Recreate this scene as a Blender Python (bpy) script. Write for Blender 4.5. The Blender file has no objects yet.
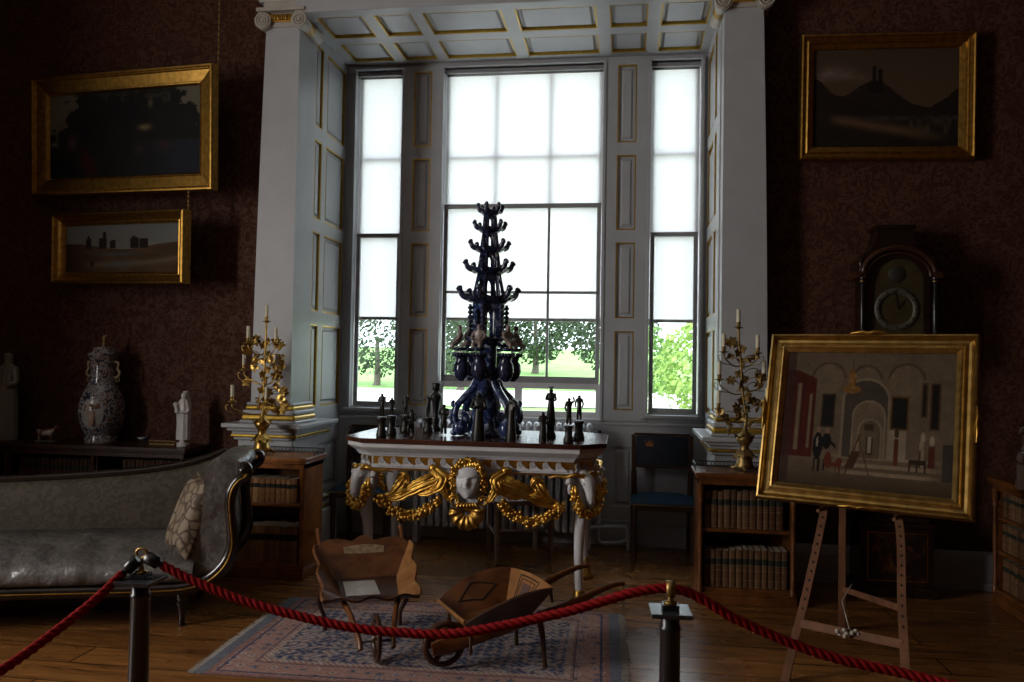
import bpy, math, random
from mathutils import Vector, Matrix
PI = math.pi
R = math.radians
S = bpy.context.scene
COL = S.collection

# ---------------------------------------------------------------- camera
cam_data = bpy.data.cameras.new('camera')
cam = bpy.data.objects.new('camera', cam_data)
COL.objects.link(cam)
cam_data.sensor_width = 36.0
cam_data.lens = 815.0 / 1024.0 * 36.0
cam_data.clip_start = 0.05
cam_data.clip_end = 300
yaw, pit, rol = R(8.06), R(1.575), R(0.995)
fw = Vector((-math.sin(yaw) * math.cos(pit), math.cos(yaw) * math.cos(pit), math.sin(pit)))
rt = Vector((math.cos(yaw), math.sin(yaw), 0))
up = rt.cross(fw)
r2 = rt * math.cos(rol) + up * math.sin(rol)
u2 = up * math.cos(rol) - rt * math.sin(rol)
M = Matrix((r2, u2, -fw)).transposed().to_4x4()
M.translation = Vector((0, 0, 1.45))
cam.matrix_world = M
S.camera = cam

# ---------------------------------------------------------------- sky, lamps, exposure
S.view_settings.view_transform = 'Standard'
S.view_settings.look = 'None'
S.view_settings.gamma = 1.0
S.view_settings.use_curve_mapping = False
S.view_settings.exposure = 0.0
S.cycles.max_bounces = 10
S.cycles.diffuse_bounces = 5
S.cycles.sample_clamp_indirect = 4.0
S.cycles.caustics_reflective = False
S.cycles.caustics_refractive = False
w = bpy.data.worlds.new('sky')
S.world = w
w.use_nodes = True
bg = w.node_tree.nodes['Background']
bg.inputs['Color'].default_value = (0.84, 0.91, 1.0, 1)
bg.inputs['Strength'].default_value = 4.7


def area(name, loc, target, sx, sy, power, col):
    l = bpy.data.lights.new(name, 'AREA')
    l.shape = 'RECTANGLE'
    l.size, l.size_y = sx, sy
    l.energy = power
    l.color = col
    o = bpy.data.objects.new(name, l)
    COL.objects.link(o)
    o.location = loc
    o.rotation_euler = (Vector(target) - Vector(loc)).to_track_quat('-Z', 'Y').to_euler()
    return o


# daylight entering by the tall window in the left-hand wall
area('side_window_daylight', (-5.62, 1.3, 2.3), (0, 1.3, 2.0), 1.36, 2.7, 215, (1.0, 0.93, 0.87))


# ---------------------------------------------------------------- mesh helpers
class MB:
    """collects shapes and links them as one mesh object"""

    def __init__(s, mi=0):
        s.v, s.f, s.m, s.s = [], [], [], []
        s.M = Matrix.Identity(4)
        s.mi = mi

    def add(s, vs, fs, smooth=False, mi=None):
        o = len(s.v)
        flip = s.M.determinant() < 0
        for p in vs:
            s.v.append(tuple(s.M @ Vector(p)))
        for k in fs:
            t = tuple(i + o for i in k)
            s.f.append(t[::-1] if flip else t)
            s.m.append(s.mi if mi is None else mi)
            s.s.append(smooth)

    def box(s, x0, x1, y0, y1, z0, z1, mi=None):
        s.add([(x0, y0, z0), (x1, y0, z0), (x1, y1, z0), (x0, y1, z0), (x0, y0, z1), (x1, y0, z1), (x1, y1, z1), (x0, y1, z1)],
              [(0, 3, 2, 1), (4, 5, 6, 7), (0, 1, 5, 4), (1, 2, 6, 5), (2, 3, 7, 6), (3, 0, 4, 7)], False, mi)

    def bar(s, a, b, w, h, mi=None, upv=(0, 0, 1), w2=None, h2=None):
        a, b = Vector(a), Vector(b)
        d = (b - a).normalized()
        side = d.cross(Vector(upv))
        if side.length < 1e-4:
            side = d.cross(Vector((0, 1, 0)))
        side.normalize()
        n = side.cross(d)
        w2 = w if w2 is None else w2
        h2 = h if h2 is None else h2
        vs = []
        for p, ww, hh in ((a, w, h), (b, w2, h2)):
            for i, j in ((-1, -1), (1, -1), (1, 1), (-1, 1)):
                vs.append(p + side * ww * i / 2 + n * hh * j / 2)
        s.add(vs, [(0, 1, 2, 3), (7, 6, 5, 4), (0, 4, 5, 1), (1, 5, 6, 2), (2, 6, 7, 3), (3, 7, 4, 0)], False, mi)

    def prism(s, pts, y0, y1, mi=None, smooth=False):
        """polygon in x-z (counter clockwise seen from -y), front at y0"""
        n = len(pts)
        vs = [(p[0], y0, p[1]) for p in pts] + [(p[0], y1, p[1]) for p in pts]
        s.add(vs, [tuple(range(n)), tuple(range(2 * n - 1, n - 1, -1))], False, mi)
        s.add(vs, [(i, i + n, (i + 1) % n + n, (i + 1) % n) for i in range(n)], smooth, mi)

    def tube(s, path, r, n=8, mi=None, closed=False, flat=None, smooth=True):
        P = [Vector(p) for p in path]
        m = len(P)
        rs = r if isinstance(r, list) else [r] * m
        vs, fs = [], []
        nrm = None
        for i in range(m):
            if closed:
                t = P[(i + 1) % m] - P[i - 1]
            else:
                t = P[min(i + 1, m - 1)] - P[max(i - 1, 0)]
            if t.length < 1e-9:
                t = Vector((0, 0, 1))
            t.normalize()
            if nrm is None:
                nrm = t.orthogonal().normalized() if flat is None else (Vector(flat) - t * t.dot(Vector(flat))).normalized()
            else:
                nrm = nrm - t * nrm.dot(t)
                nrm = nrm.normalized() if nrm.length > 1e-6 else t.orthogonal().normalized()
            b = t.cross(nrm)
            rr = rs[i]
            ra, rb = rr if isinstance(rr, (list, tuple)) else (rr, rr)
            for k in range(n):
                a = 2 * PI * k / n
                vs.append(P[i] + nrm * math.cos(a) * ra + b * math.sin(a) * rb)
        for i in range(m if closed else m - 1):
            j = (i + 1) % m
            for k in range(n):
                l = (k + 1) % n
                fs.append((i * n + k, i * n + l, j * n + l, j * n + k))
        s.add(vs, fs, smooth, mi)
        if not closed:
            s.add(vs, [tuple(range(n - 1, -1, -1)), tuple(range((m - 1) * n, m * n))], False, mi)

    def lathe(s, prof, n=16, c=(0, 0, 0), mi=None, sx=1.0, sy=1.0, smooth=True, caps=True):
        vs, fs = [], []
        m = len(prof)
        for r, z in prof:
            for k in range(n):
                a = 2 * PI * k / n
                vs.append((c[0] + r * math.cos(a) * sx, c[1] + r * math.sin(a) * sy, c[2] + z))
        for i in range(m - 1):
            for k in range(n):
                l = (k + 1) % n
                fs.append((i * n + k, i * n + l, (i + 1) * n + l, (i + 1) * n + k))
        s.add(vs, fs, smooth, mi)
        if caps:
            s.add(vs, [tuple(range(n - 1, -1, -1)), tuple(range((m - 1) * n, m * n))], False, mi)

    def ball(s, c, r, n=8, mi=None):
        rx, ry, rz = r if isinstance(r, (list, tuple)) else (r, r, r)
        h = max(4, n // 2 + 1)
        vs = [(c[0], c[1], c[2] - rz)]
        for i in range(1, h):
            a = -PI / 2 + PI * i / h
            for k in range(n):
                b = 2 * PI * k / n
                vs.append((c[0] + rx * math.cos(a) * math.cos(b), c[1] + ry * math.cos(a) * math.sin(b), c[2] + rz * math.sin(a)))
        vs.append((c[0], c[1], c[2] + rz))
        fs = [(0, 1 + (k + 1) % n, 1 + k) for k in range(n)]
        for i in range(h - 2):
            for k in range(n):
                l = (k + 1) % n
                fs.append((1 + i * n + k, 1 + i * n + l, 1 + (i + 1) * n + l, 1 + (i + 1) * n + k))
        t = len(vs) - 1
        o = 1 + (h - 2) * n
        fs += [(o + k, o + (k + 1) % n, t) for k in range(n)]
        s.add(vs, fs, True, mi)

    def sheet(s, rows, mi=None, smooth=True, thick=0.0, nrm=None):
        """grid of points; optionally given a thickness along nrm"""
        m, n = len(rows), len(rows[0])
        vs = [Vector(p) for r in rows for p in r]
        fs = [(i * n + j, i * n + j + 1, (i + 1) * n + j + 1, (i + 1) * n + j) for i in range(m - 1) for j in range(n - 1)]
        if not thick:
            s.add(vs, fs, smooth, mi)
            return
        d = Vector(nrm).normalized() * thick
        N = len(vs)
        vs2 = vs + [p - d for p in vs]
        s.add(vs2, fs, smooth, mi)
        s.add(vs2, [tuple(i + N for i in f[::-1]) for f in fs], smooth, mi)
        rim = [j for j in range(n)] + [i * n + n - 1 for i in range(1, m)] + [(m - 1) * n + j for j in range(n - 2, -1, -1)] + [i * n for i in range(m - 2, 0, -1)]
        s.add(vs2, [(rim[i], rim[i] + N, rim[(i + 1) % len(rim)] + N, rim[(i + 1) % len(rim)]) for i in range(len(rim))], False, mi)

    def plate(s, x0, x1, z0, z1, holes, t, mi=None):
        """board in x-z, front at y=0, back at y=t, with rectangular holes"""
        xs = sorted({x0, x1, *[h[0] for h in holes], *[h[1] for h in holes]})
        zs = sorted({z0, z1, *[h[2] for h in holes], *[h[3] for h in holes]})
        nx, nz = len(xs) - 1, len(zs) - 1

        def solid(i, j):
            if not (0 <= i < nx and 0 <= j < nz):
                return False
            cx, cz = (xs[i] + xs[i + 1]) / 2, (zs[j] + zs[j + 1]) / 2
            return not any(h[0] < cx < h[1] and h[2] < cz < h[3] for h in holes)
        for i in range(nx):
            for j in range(nz):
                if not solid(i, j):
                    continue
                a, b, c, d = xs[i], xs[i + 1], zs[j], zs[j + 1]
                s.add([(a, 0, c), (b, 0, c), (b, 0, d), (a, 0, d)], [(0, 1, 2, 3)], False, mi)
                s.add([(a, t, c), (b, t, c), (b, t, d), (a, t, d)], [(3, 2, 1, 0)], False, mi)
                if not solid(i - 1, j):
                    s.add([(a, 0, c), (a, 0, d), (a, t, d), (a, t, c)], [(0, 1, 2, 3)], False, mi)
                if not solid(i + 1, j):
                    s.add([(b, 0, c), (b, 0, d), (b, t, d), (b, t, c)], [(3, 2, 1, 0)], False, mi)
                if not solid(i, j - 1):
                    s.add([(a, 0, c), (b, 0, c), (b, t, c), (a, t, c)], [(3, 2, 1, 0)], False, mi)
                if not solid(i, j + 1):
                    s.add([(a, 0, d), (b, 0, d), (b, t, d), (a, t, d)], [(0, 1, 2, 3)], False, mi)

    def ring(s, x0, x1, z0, z1, w, y0, y1, mi=None):
        """mitred rectangular ring in x-z, outer rect given, bar width w, from y0 (front) to y1"""
        o = [(x0, z0), (x1, z0), (x1, z1), (x0, z1)]
        i_ = [(x0 + w, z0 + w), (x1 - w, z0 + w), (x1 - w, z1 - w), (x0 + w, z1 - w)]
        vs = [(p[0], y0, p[1]) for p in o] + [(p[0], y0, p[1]) for p in i_] + [(p[0], y1, p[1]) for p in o] + [(p[0], y1, p[1]) for p in i_]
        fs = []
        for k in range(4):
            l = (k + 1) % 4
            fs += [(k, l, l + 4, k + 4), (k + 8, k + 12, l + 12, l + 8), (k, k + 8, l + 8, l), (k + 4, l + 4, l + 12, k + 12)]
        s.add(vs, fs, False, mi)

    def frame(s, w, h, prof, mi=None, smooth=False):
        """picture frame: prof = [(inset, y)] section from outer back to inner, swept round a mitred rectangle centred at 0"""
        vs, fs = [], []
        n = len(prof)
        for sx, sz in ((-1, -1), (1, -1), (1, 1), (-1, 1)):
            for ins, y in prof:
                vs.append((sx * (w / 2 - ins), y, sz * (h / 2 - ins)))
        for k in range(4):
            l = (k + 1) % 4
            for i in range(n - 1):
                fs.append((k * n + i, l * n + i, l * n + i + 1, k * n + i + 1))
        s.add(vs, fs, smooth, mi)

    def obj(s, name, mats, parent=None, bevel=0.0, loc=None, rot=None, segs=2):
        me = bpy.data.meshes.new(name)
        me.from_pydata(s.v, [], s.f)
        for m in (mats if isinstance(mats, (list, tuple)) else [mats]):
            me.materials.append(m)
        me.polygons.foreach_set('material_index', s.m)
        me.polygons.foreach_set('use_smooth', s.s)
        me.update()
        o = bpy.data.objects.new(name, me)
        COL.objects.link(o)
        if parent:
            o.parent = parent
        if loc is not None:
            o.location = loc
        if rot is not None:
            o.rotation_euler = rot
        if bevel:
            b = o.modifiers.new('bevel', 'BEVEL')
            b.width = bevel
            b.segments = segs
            b.limit_method = 'ANGLE'
            b.angle_limit = R(40)
        return o


def axes(o, ax, ay, az):
    m = Matrix((Vector(ax), Vector(ay), Vector(az))).transposed().to_4x4()
    m.translation = Vector(o)
    return m


def spline(pts, n=6):
    """Catmull-Rom through the points"""
    P = [Vector(p) for p in pts]
    P = [P[0] * 2 - P[1]] + P + [P[-1] * 2 - P[-2]]
    out = []
    for i in range(1, len(P) - 2):
        a, b, c, d = P[i - 1:i + 3]
        for k in range(n):
            t = k / n
            out.append(0.5 * ((2 * b) + (c - a) * t + (2 * a - 5 * b + 4 * c - d) * t * t + (3 * b - a - 3 * c + d) * t ** 3))
    out.append(P[-2])
    return out


def lerp_list(vals, n):
    out = []
    for i in range(n):
        t = i / (n - 1) * (len(vals) - 1)
        k = min(int(t), len(vals) - 2)
        out.append(vals[k] + (vals[k + 1] - vals[k]) * (t - k))
    return out


def tag(o, label=None, cat=None, group=None, kind=None):
    if label:
        o['label'] = label
    if cat:
        o['category'] = cat
    if group:
        o['group'] = group
    if kind:
        o['kind'] = kind
    return o


def thing(name, label, cat, loc=(0, 0, 0), rz=0.0, group=None):
    o = bpy.data.objects.new(name, None)
    o.empty_display_size = 0.1
    COL.objects.link(o)
    o.location = loc
    o.rotation_euler = (0, 0, rz)
    return tag(o, label, cat, group)


def struct(o):
    o['kind'] = 'structure'
    return o


def copy_thing(root, loc=None, rz=None):
    c = root.copy()
    COL.objects.link(c)
    if loc is not None:
        c.location = loc
    if rz is not None:
        c.rotation_euler = (0, 0, rz)
    for ch in list(root.children):
        d = ch.copy()
        COL.objects.link(d)
        d.parent = c
        for g in list(ch.children):
            e = g.copy()
            COL.objects.link(e)
            e.parent = d
    return c


def skin(name, mat, joints, bones, parent=None, levels=2, loc=None, rot=None):
    """one continuous skinned body: joints {name:(pos, radius or (rx,ry))}, first joint is the root"""
    me = bpy.data.meshes.new(name)
    keys = list(joints)
    me.from_pydata([joints[k][0] for k in keys], [(keys.index(a), keys.index(b)) for a, b in bones], [])
    me.materials.append(mat)
    o = bpy.data.objects.new(name, me)
    COL.objects.link(o)
    m = o.modifiers.new('skin', 'SKIN')
    m.use_smooth_shade = True
    for i, k in enumerate(keys):
        r = joints[k][1]
        me.skin_vertices[0].data[i].radius = r if isinstance(r, tuple) else (r, r)
        me.skin_vertices[0].data[i].use_root = (i == 0)
    sb = o.modifiers.new('subsurf', 'SUBSURF')
    sb.levels = levels
    sb.render_levels = levels
    if parent:
        o.parent = parent
    if loc is not None:
        o.location = loc
    if rot is not None:
        o.rotation_euler = rot
    return o


# ---------------------------------------------------------------- materials
class NT:
    def __init__(s, name):
        s.mat = bpy.data.materials.new(name)
        s.mat.use_nodes = True
        s.t = s.mat.node_tree
        s.b = s.t.nodes['Principled BSDF']

    def n(s, kind, **kw):
        x = s.t.nodes.new('ShaderNode' + kind)
        for k, v in kw.items():
            if k in x.inputs:
                x.inputs[k].default_value = v
            else:
                setattr(x, k, v)
        return x

    def l(s, a, b):
        s.t.links.new(a, b)

    def ramp(s, fac, stops, interp='LINEAR'):
        r = s.t.nodes.new('ShaderNodeValToRGB')
        r.color_ramp.interpolation = interp
        e = r.color_ramp.elements
        while len(e) < len(stops):
            e.new(0.5)
        for k, (p, c) in enumerate(stops):
            e[k].position = p
            e[k].color = (*c, 1)
        s.l(fac, r.inputs['Fac'])
        return r.outputs['Color']

    def coords(s, scale=(1, 1, 1), rot=(0, 0, 0)):
        tc = s.n('TexCoord')
        mp = s.n('Mapping')
        mp.inputs['Scale'].default_value = scale
        mp.inputs['Rotation'].default_value = rot
        s.l(tc.outputs['Object'], mp.inputs['Vector'])
        return mp.outputs['Vector']

    def mix(s, fac, a, b, mode='MIX'):
        m = s.n('MixRGB', blend_type=mode)
        for sock, v in (('Fac', fac), ('Color1', a), ('Color2', b)):
            if isinstance(v, (int, float)):
                m.inputs[sock].default_value = v
            elif isinstance(v, tuple):
                m.inputs[sock].default_value = (*v, 1)
            else:
                s.l(v, m.inputs[sock])
        return m.outputs['Color']

    def bump(s, h, dist=0.002, strength=0.5):
        b = s.n('Bump')
        b.inputs['Distance'].default_value = dist
        b.inputs['Strength'].default_value = strength
        s.l(h, b.inputs['Height'])
        s.l(b.outputs['Normal'], s.b.inputs['Normal'])

    def set(s, col=None, rough=None, metal=None, spec=None, coat=None):
        for k, v in (('Base Color', col), ('Roughness', rough), ('Metallic', metal), ('Specular IOR Level', spec), ('Coat Weight', coat)):
            if v is None:
                continue
            if isinstance(v, (int, float)):
                s.b.inputs[k].default_value = v
            elif isinstance(v, tuple):
                s.b.inputs[k].default_value = (*v, 1)
            else:
                s.l(v, s.b.inputs[k])
        return s.mat


def simple(name, c, rough=0.5, metal=0.0, var=0.15, scale=12.0, spec=0.5, coat=0.0, bump=0.0):
    """plain material whose colour drifts a little with procedural noise"""
    t = NT(name)
    nz = t.n('TexNoise', Scale=scale, Detail=4.0)
    t.l(t.coords(), nz.inputs['Vector'])
    lo = tuple(max(0, x * (1 - var)) for x in c)
    hi = tuple(min(1, x * (1 + var)) for x in c)
    if bump:
        t.bump(nz.outputs['Fac'], bump)
    return t.set(t.ramp(nz.outputs['Fac'], [(0.3, lo), (0.7, hi)]), rough, metal, spec, coat)


def wood(name, dark, light, scale=(3, 30, 30), rough=0.35, coat=0.2, rot=(0, 0, 0)):
    t = NT(name)
    v = t.coords(scale, rot)
    nz = t.n('TexNoise', Scale=1.0, Detail=6.0, Roughness=0.6, Distortion=0.6)
    t.l(v, nz.inputs['Vector'])
    return t.set(t.ramp(nz.outputs['Fac'], [(0.3, dark), (0.72, light)]), rough, 0, 0.3, coat)


PAINT = simple('grey_paint', (0.40, 0.41, 0.42), 0.42, var=0.05, scale=6)
GOLD = simple('gilding', (0.62, 0.36, 0.07), 0.32, 1.0, var=0.25, scale=25)
GOLDD = simple('old_gilding', (0.42, 0.235, 0.05), 0.36, 1.0, var=0.3, scale=30)
GOLDP = simple('gold_paint', (0.52, 0.33, 0.05), 0.35, 0.75, var=0.15, scale=30)
WHITE = simple('white_enamel', (0.62, 0.62, 0.63), 0.3, var=0.06, scale=9)
BLACK = simple('black_lacquer', (0.012, 0.012, 0.013), 0.25, var=0.3, scale=20)
BRASS = simple('brass', (0.30, 0.19, 0.06), 0.4, 0.9, var=0.2, scale=30)
BRONZE = simple('dark_bronze', (0.018, 0.017, 0.014), 0.38, 0.3, var=0.35, scale=40)
# ================================================================ THE ROOM
# floor boards running along x
t = NT('oak_boards')
tc = t.coords()
br = t.n('TexBrick', offset=0.4, offset_frequency=2, squash=1.0)
br.inputs['Color1'].default_value = (0.9, 0.9, 0.9, 1)
br.inputs['Color2'].default_value = (0.45, 0.45, 0.45, 1)
br.inputs['Mortar'].default_value = (0.02, 0.02, 0.02, 1)
br.inputs['Scale'].default_value = 1.0
br.inputs['Mortar Size'].default_value = 0.006
br.inputs['Brick Width'].default_value = 2.6
br.inputs['Row Height'].default_value = 0.21
t.l(tc, br.inputs['Vector'])
nz = t.n('TexNoise', Scale=1.0, Detail=8.0, Roughness=0.62, Distortion=1.2)
t.l(t.coords((2.2, 22, 1)), nz.inputs['Vector'])
grain = t.ramp(nz.outputs['Fac'], [(0.28, (0.12, 0.042, 0.010)), (0.75, (0.43, 0.19, 0.052))])
nz2 = t.n('TexNoise', Scale=2.2, Detail=4.0)
t.l(tc, nz2.inputs['Vector'])
col = t.mix(0.75, grain, br.outputs['Color'], 'MULTIPLY')
wear = t.ramp(nz2.outputs['Fac'], [(0.35, (0.20, 0.20, 0.20)), (0.7, (0.34, 0.34, 0.34))])
t.bump(br.outputs['Color'], 0.004, 0.4)
FLOOR = t.set(col, wear, 0, 0.5, 0.08)

# dark red damask wallpaper
t = NT('damask_paper')
tc = t.coords((1, 1, 1))
vo = t.n('TexVoronoi', Scale=9.0, feature='SMOOTH_F1')
nzd = t.n('TexNoise', Scale=7.0, Detail=3.0)
t.l(tc, nzd.inputs['Vector'])
mixv = t.mix(0.22, tc, nzd.outputs['Color'])
t.l(mixv, vo.inputs['Vector'])
wv = t.n('TexNoise', Scale=15.0, Detail=5.0, Roughness=0.65, Distortion=2.4)
t.l(tc, wv.inputs['Vector'])
pat = t.ramp(wv.outputs['Fac'], [(0.46, (0, 0, 0)), (0.53, (1, 1, 1))])
pat2 = t.ramp(vo.outputs['Distance'], [(0.25, (0, 0, 0)), (0.36, (1, 1, 1))])
pp = t.mix(0.5, pat, pat2, 'MULTIPLY')
col = t.mix(pp, (0.050, 0.020, 0.0135), (0.088, 0.041, 0.026))
rgh = t.ramp(pp, [(0, (0.75, 0.75, 0.75)), (1, (0.5, 0.5, 0.5))])
PAPER = t.set(col, rgh, 0, 0.06)
CEILP = simple('ceiling_plaster', (0.5, 0.48, 0.45), 0.8, var=0.05)

XL, XR, YB, YW, ZC = -5.3, 2.64, -3.6, 5.84, 5.2
m = MB()
m.box(XL - 0.2, XR + 0.2, YB - 0.2, 6.95, -0.12, 0)
struct(m.obj('floor', FLOOR))
m = MB()
m.box(XL - 0.2, XR + 0.2, YB - 0.2, YW + 0.2, ZC, ZC + 0.15)
struct(m.obj('ceiling', CEILP))
# wall with the bay: paper either side and above the opening
m = MB()
m.M = axes((0, YW, 0), (1, 0, 0), (0, 1, 0), (0, 0, 1))
m.plate(XL, XR, 0, ZC, [(-2.55, 0.77, 0, 4.2)], 0.2)
struct(m.obj('wall_front', PAPER))
m = MB()
m.M = axes((XL, 0, 0), (0, 1, 0), (-1, 0, 0), (0, 0, 1))
m.plate(YB, YW + 0.2, 0, ZC, [(0.6, 2.0, 0.9, 3.7)], 0.42)
struct(m.obj('wall_left', PAPER))
m = MB()
m.box(XR, XR + 0.2, YB, YW + 0.2, 0, ZC)
struct(m.obj('wall_right', PAPER))
m = MB()
m.box(XL - 0.2, XR + 0.2, YB - 0.2, YB, 0, ZC)
struct(m.obj('wall_back', PAPER))
m = MB()
m.M = axes((XL - 0.36, 1.3, 2.3), (0, 1, 0), (-1, 0, 0), (0, 0, 1))
m.ring(-0.75, 0.75, -1.45, 1.45, 0.07, -0.04, 0.10)
m.box(-0.68, 0.68, 0.04, 0.08, -0.02, 0.02)
m.box(-0.015, 0.015, 0.04, 0.08, -1.38, 1.38)
m.box(-0.70, 0.70, -0.36, 0.0, -1.40, -1.37)
struct(m.obj('window_4', PAINT))

# skirting of the papered walls
SKIRT = simple('skirting_paint', (0.30, 0.30, 0.31), 0.5, var=0.08)


def skirting(name, x0, x1):
    m = MB()
    m.box(x0, x1, YW - 0.035, YW, 0, 0.2)
    m.box(x0, x1, YW - 0.045, YW, 0, 0.05)
    pts = [(YW - 0.035, 0.2), (YW - 0.025, 0.235), (YW, 0.255), (YW, 0.2)]
    m.add([(x0, p[0], p[1]) for p in pts] + [(x1, p[0], p[1]) for p in pts], [(0, 1, 5, 4), (1, 2, 6, 5), (0, 3, 2, 1), (4, 5, 6, 7)])
    struct(m.obj(name, SKIRT, bevel=0.004))


skirting('baseboard_left', XL, -2.95)
skirting('baseboard_right', 1.15, XR)

# ---------------------------------------------------------------- the window wall of the bay
CX = -0.895                      # centre of the bay
JL, JR = -2.42, 0.62             # jamb planes
WY = 6.70                        # face of the window wall
ZS = 3.99                        # bay ceiling
WIN = [(-2.345, -1.910), (-1.578, -0.208), (0.155, 0.578)]
HOLES = [(WIN[0][0], WIN[0][1], 1.045, 3.945), (WIN[1][0], WIN[1][1], 0.985, 3.945), (WIN[2][0], WIN[2][1], 1.045, 3.945)]
m = MB()
m.M = axes((0, WY, 0), (1, 0, 0), (0, 1, 0), (0, 0, 1))
m.plate(JL - 0.2, JR + 0.2, 0, ZS + 0.4, HOLES, 0.22)
struct(m.obj('wall_bay', PAINT))

ROWS = [(3.272, 3.915), (2.552, 3.17), (1.832, 2.452), (1.085, 1.728)]


def panelled(M4, x0, x1, z0, z1, holes, beads, fields, t=0.022):
    """stiles and rails in front of a wall plane, gilt bead round each recess, raised field"""
    fr = MB()
    fr.M = M4
    fr.plate(x0, x1, z0, z1, holes, t)
    for h in holes:
        beads.M = M4
        w = 0.011
        beads.ring(h[0], h[1], h[2], h[3], w, 0.002, t)
        fields.M = M4
        a, b, c, d = h[0] + 0.032, h[1] - 0.032, h[2] + 0.032, h[3] - 0.032
        if b - a > 0.02:
            e = 0.016 if b - a > 0.07 else 0.006
            vs = [(a, t, c), (b, t, c), (b, t, d), (a, t, d), (a + e, t * 0.45, c + e), (b - e, t * 0.45, c + e), (b - e, t * 0.45, d - e), (a + e, t * 0.45, d - e)]
            fields.add(vs, [(4, 5, 6, 7), (0, 1, 5, 4), (1, 2, 6, 5), (2, 3, 7, 6), (3, 0, 4, 7)])
    return fr


beads, fields = MB(), MB()
MULL = [(WIN[0][1], WIN[1][0]), (WIN[1][1], WIN[2][0])]
k = 0
for a, b in MULL:
    c = (a + b) / 2
    fr = panelled(axes((0, WY - 0.022, 0), (1, 0, 0), (0, 1, 0), (0, 0, 1)), a + 0.004, b - 0.004, 1.0, ZS - 0.03,
                  [(c - 0.078, c + 0.078, r0, r1) for r0, r1 in ROWS], beads, fields)
    k += 1
    struct(fr.obj('trim_%d' % k, PAINT, bevel=0.003))
# dado under the windows, with its rail
pb, pf = MB(), MB()
fr = panelled(axes((0, WY - 0.022, 0), (1, 0, 0), (0, 1, 0), (0, 0, 1)), JL, JR, 0.2, 0.965,
              [(-2.30, -1.93, 0.3, 0.80), (MULL[0][0] + 0.09, MULL[0][1] - 0.09, 0.3, 0.8), (-1.5, -0.28, 0.3, 0.8), (MULL[1][0] + 0.09, MULL[1][1] - 0.09, 0.3, 0.8), (0.19, 0.55, 0.3, 0.80)], pb, fields)

struct(fr.obj('trim_3', PAINT, bevel=0.003))
m = MB()
m.box(JL, JR, WY - 0.04, WY, 0.965, 0.985)
m.box(JL, JR, WY - 0.05, WY, 0, 0.17)
m.box(JL, JR, WY - 0.036, WY, 0.17, 0.2)
for a, b in (WIN[0], WIN[2]):
    m.box(a - 0.04, b + 0.04, WY - 0.05, WY + 0.05, 1.025, 1.055)
m.box(WIN[1][0] - 0.0, WIN[1][1] + 0.0, WY - 0.045, WY + 0.05, 0.985, 1.01)
struct(m.obj('baseboard_bay', PAINT, bevel=0.005))
# moulded edges standing round each window
m = MB()
m.M = axes((0, WY, 0), (1, 0, 0), (0, 1, 0), (0, 0, 1))
for (a, b), h in zip(WIN, HOLES):
    for x in (a, b):
        m.box(x - 0.013, x + 0.013, -0.034, 0.02, h[2], 3.955)
    m.box(a, b, -0.030, 0.02, 3.945, 3.965)
struct(m.obj('trim_4', PAINT, bevel=0.004))

# ---------------------------------------------------------------- panelled jambs
for side, X, kname in ((1, JL, 'left'), (-1, JR, 'right')):
    Y0, Y1 = 5.64, WY
    if side == 1:
        M4 = axes((X - 0.022 + 0.022, 0, 0), (0, 1, 0), (-1, 0, 0), (0, 0, 1))
        f = lambda y: y
    else:
        M4 = axes((X, 0, 0), (0, -1, 0), (1, 0, 0), (0, 0, 1))
        f = lambda y: -y
    def rc(y0, y1, z0, z1):
        a, b = sorted((f(y0), f(y1)))
        return (a, b, z0, z1)
    hl = []
    for r0, r1 in ROWS:
        hl += [rc(6.0, 6.15, r0, r1), rc(6.235, 6.655, r0, r1)]
    a, b = sorted((f(5.80), f(Y1)))
    fr = panelled(M4, a, b, 0.9, ZS, hl, beads, fields)
    f2 = panelled(M4, a, b, 0, 0.9, [rc(6.13, 6.64, 0.42, 0.80)], pb, fields)
    struct(f2.obj('trim_%d' % (12 if side == 1 else 13), PAINT, bevel=0.003))
    struct(fr.obj('trim_%d' % (5 if side == 1 else 6), PAINT, bevel=0.003))
    m = MB()
    x0, x1 = sorted((X - side * 0.022, X - side * 0.30))
    m.box(x0, x1, 5.80, WY + 0.2, 0, ZS + 0.3)
    struct(m.obj('wall_jamb_' + kname, PAINT))

# ---------------------------------------------------------------- coffered ceiling of the bay
cols = [(-2.325, -1.972), (-1.886, -1.60), (-1.518, -0.933), (-0.838, -0.253), (-0.158, 0.117), (0.21, 0.553)]
hl = []
for x0, x1 in cols:
    hl += [(x0, x1, -6.115, -5.72), (x0, x1, -6.615, -6.232)]
M4 = axes((0, 0, ZS), (1, 0, 0), (0, 0, 1), (0, -1, 0))
fr = panelled(M4, JL - 0.02, JR + 0.02, -6.72, -5.63, hl, beads, fields, 0.03)
fr.M = Matrix.Identity(4)
fr.box(JL - 0.02, JR + 0.02, 5.63, 6.75, ZS + 0.03, ZS + 0.1)
struct(fr.obj('ceiling_bay', PAINT, bevel=0.003))
struct(pb.obj('trim_11', PAINT))
struct(beads.obj('trim_7', GOLDP))
struct(fields.obj('trim_8', PAINT))

# ---------------------------------------------------------------- entablature over the opening
m = MB()
m.box(JL - 0.30, JR + 0.30, 5.60, YW + 0.1, 4.075, 4.36)
m.box(JL - 0.02, JR + 0.02, 5.60, 5.63, ZS - 0.004, 4.08)
m.box(JL - 0.33, JR + 0.33, 5.575, YW + 0.1, 4.12, 4.36)
struct(m.obj('trim_9', PAINT, bevel=0.006))
m = MB()
m.box(JL - 0.335, JR + 0.335, 5.570, 5.62, 4.095, 4.115)
struct(m.obj('trim_10', GOLDP, bevel=0.006))

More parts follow.
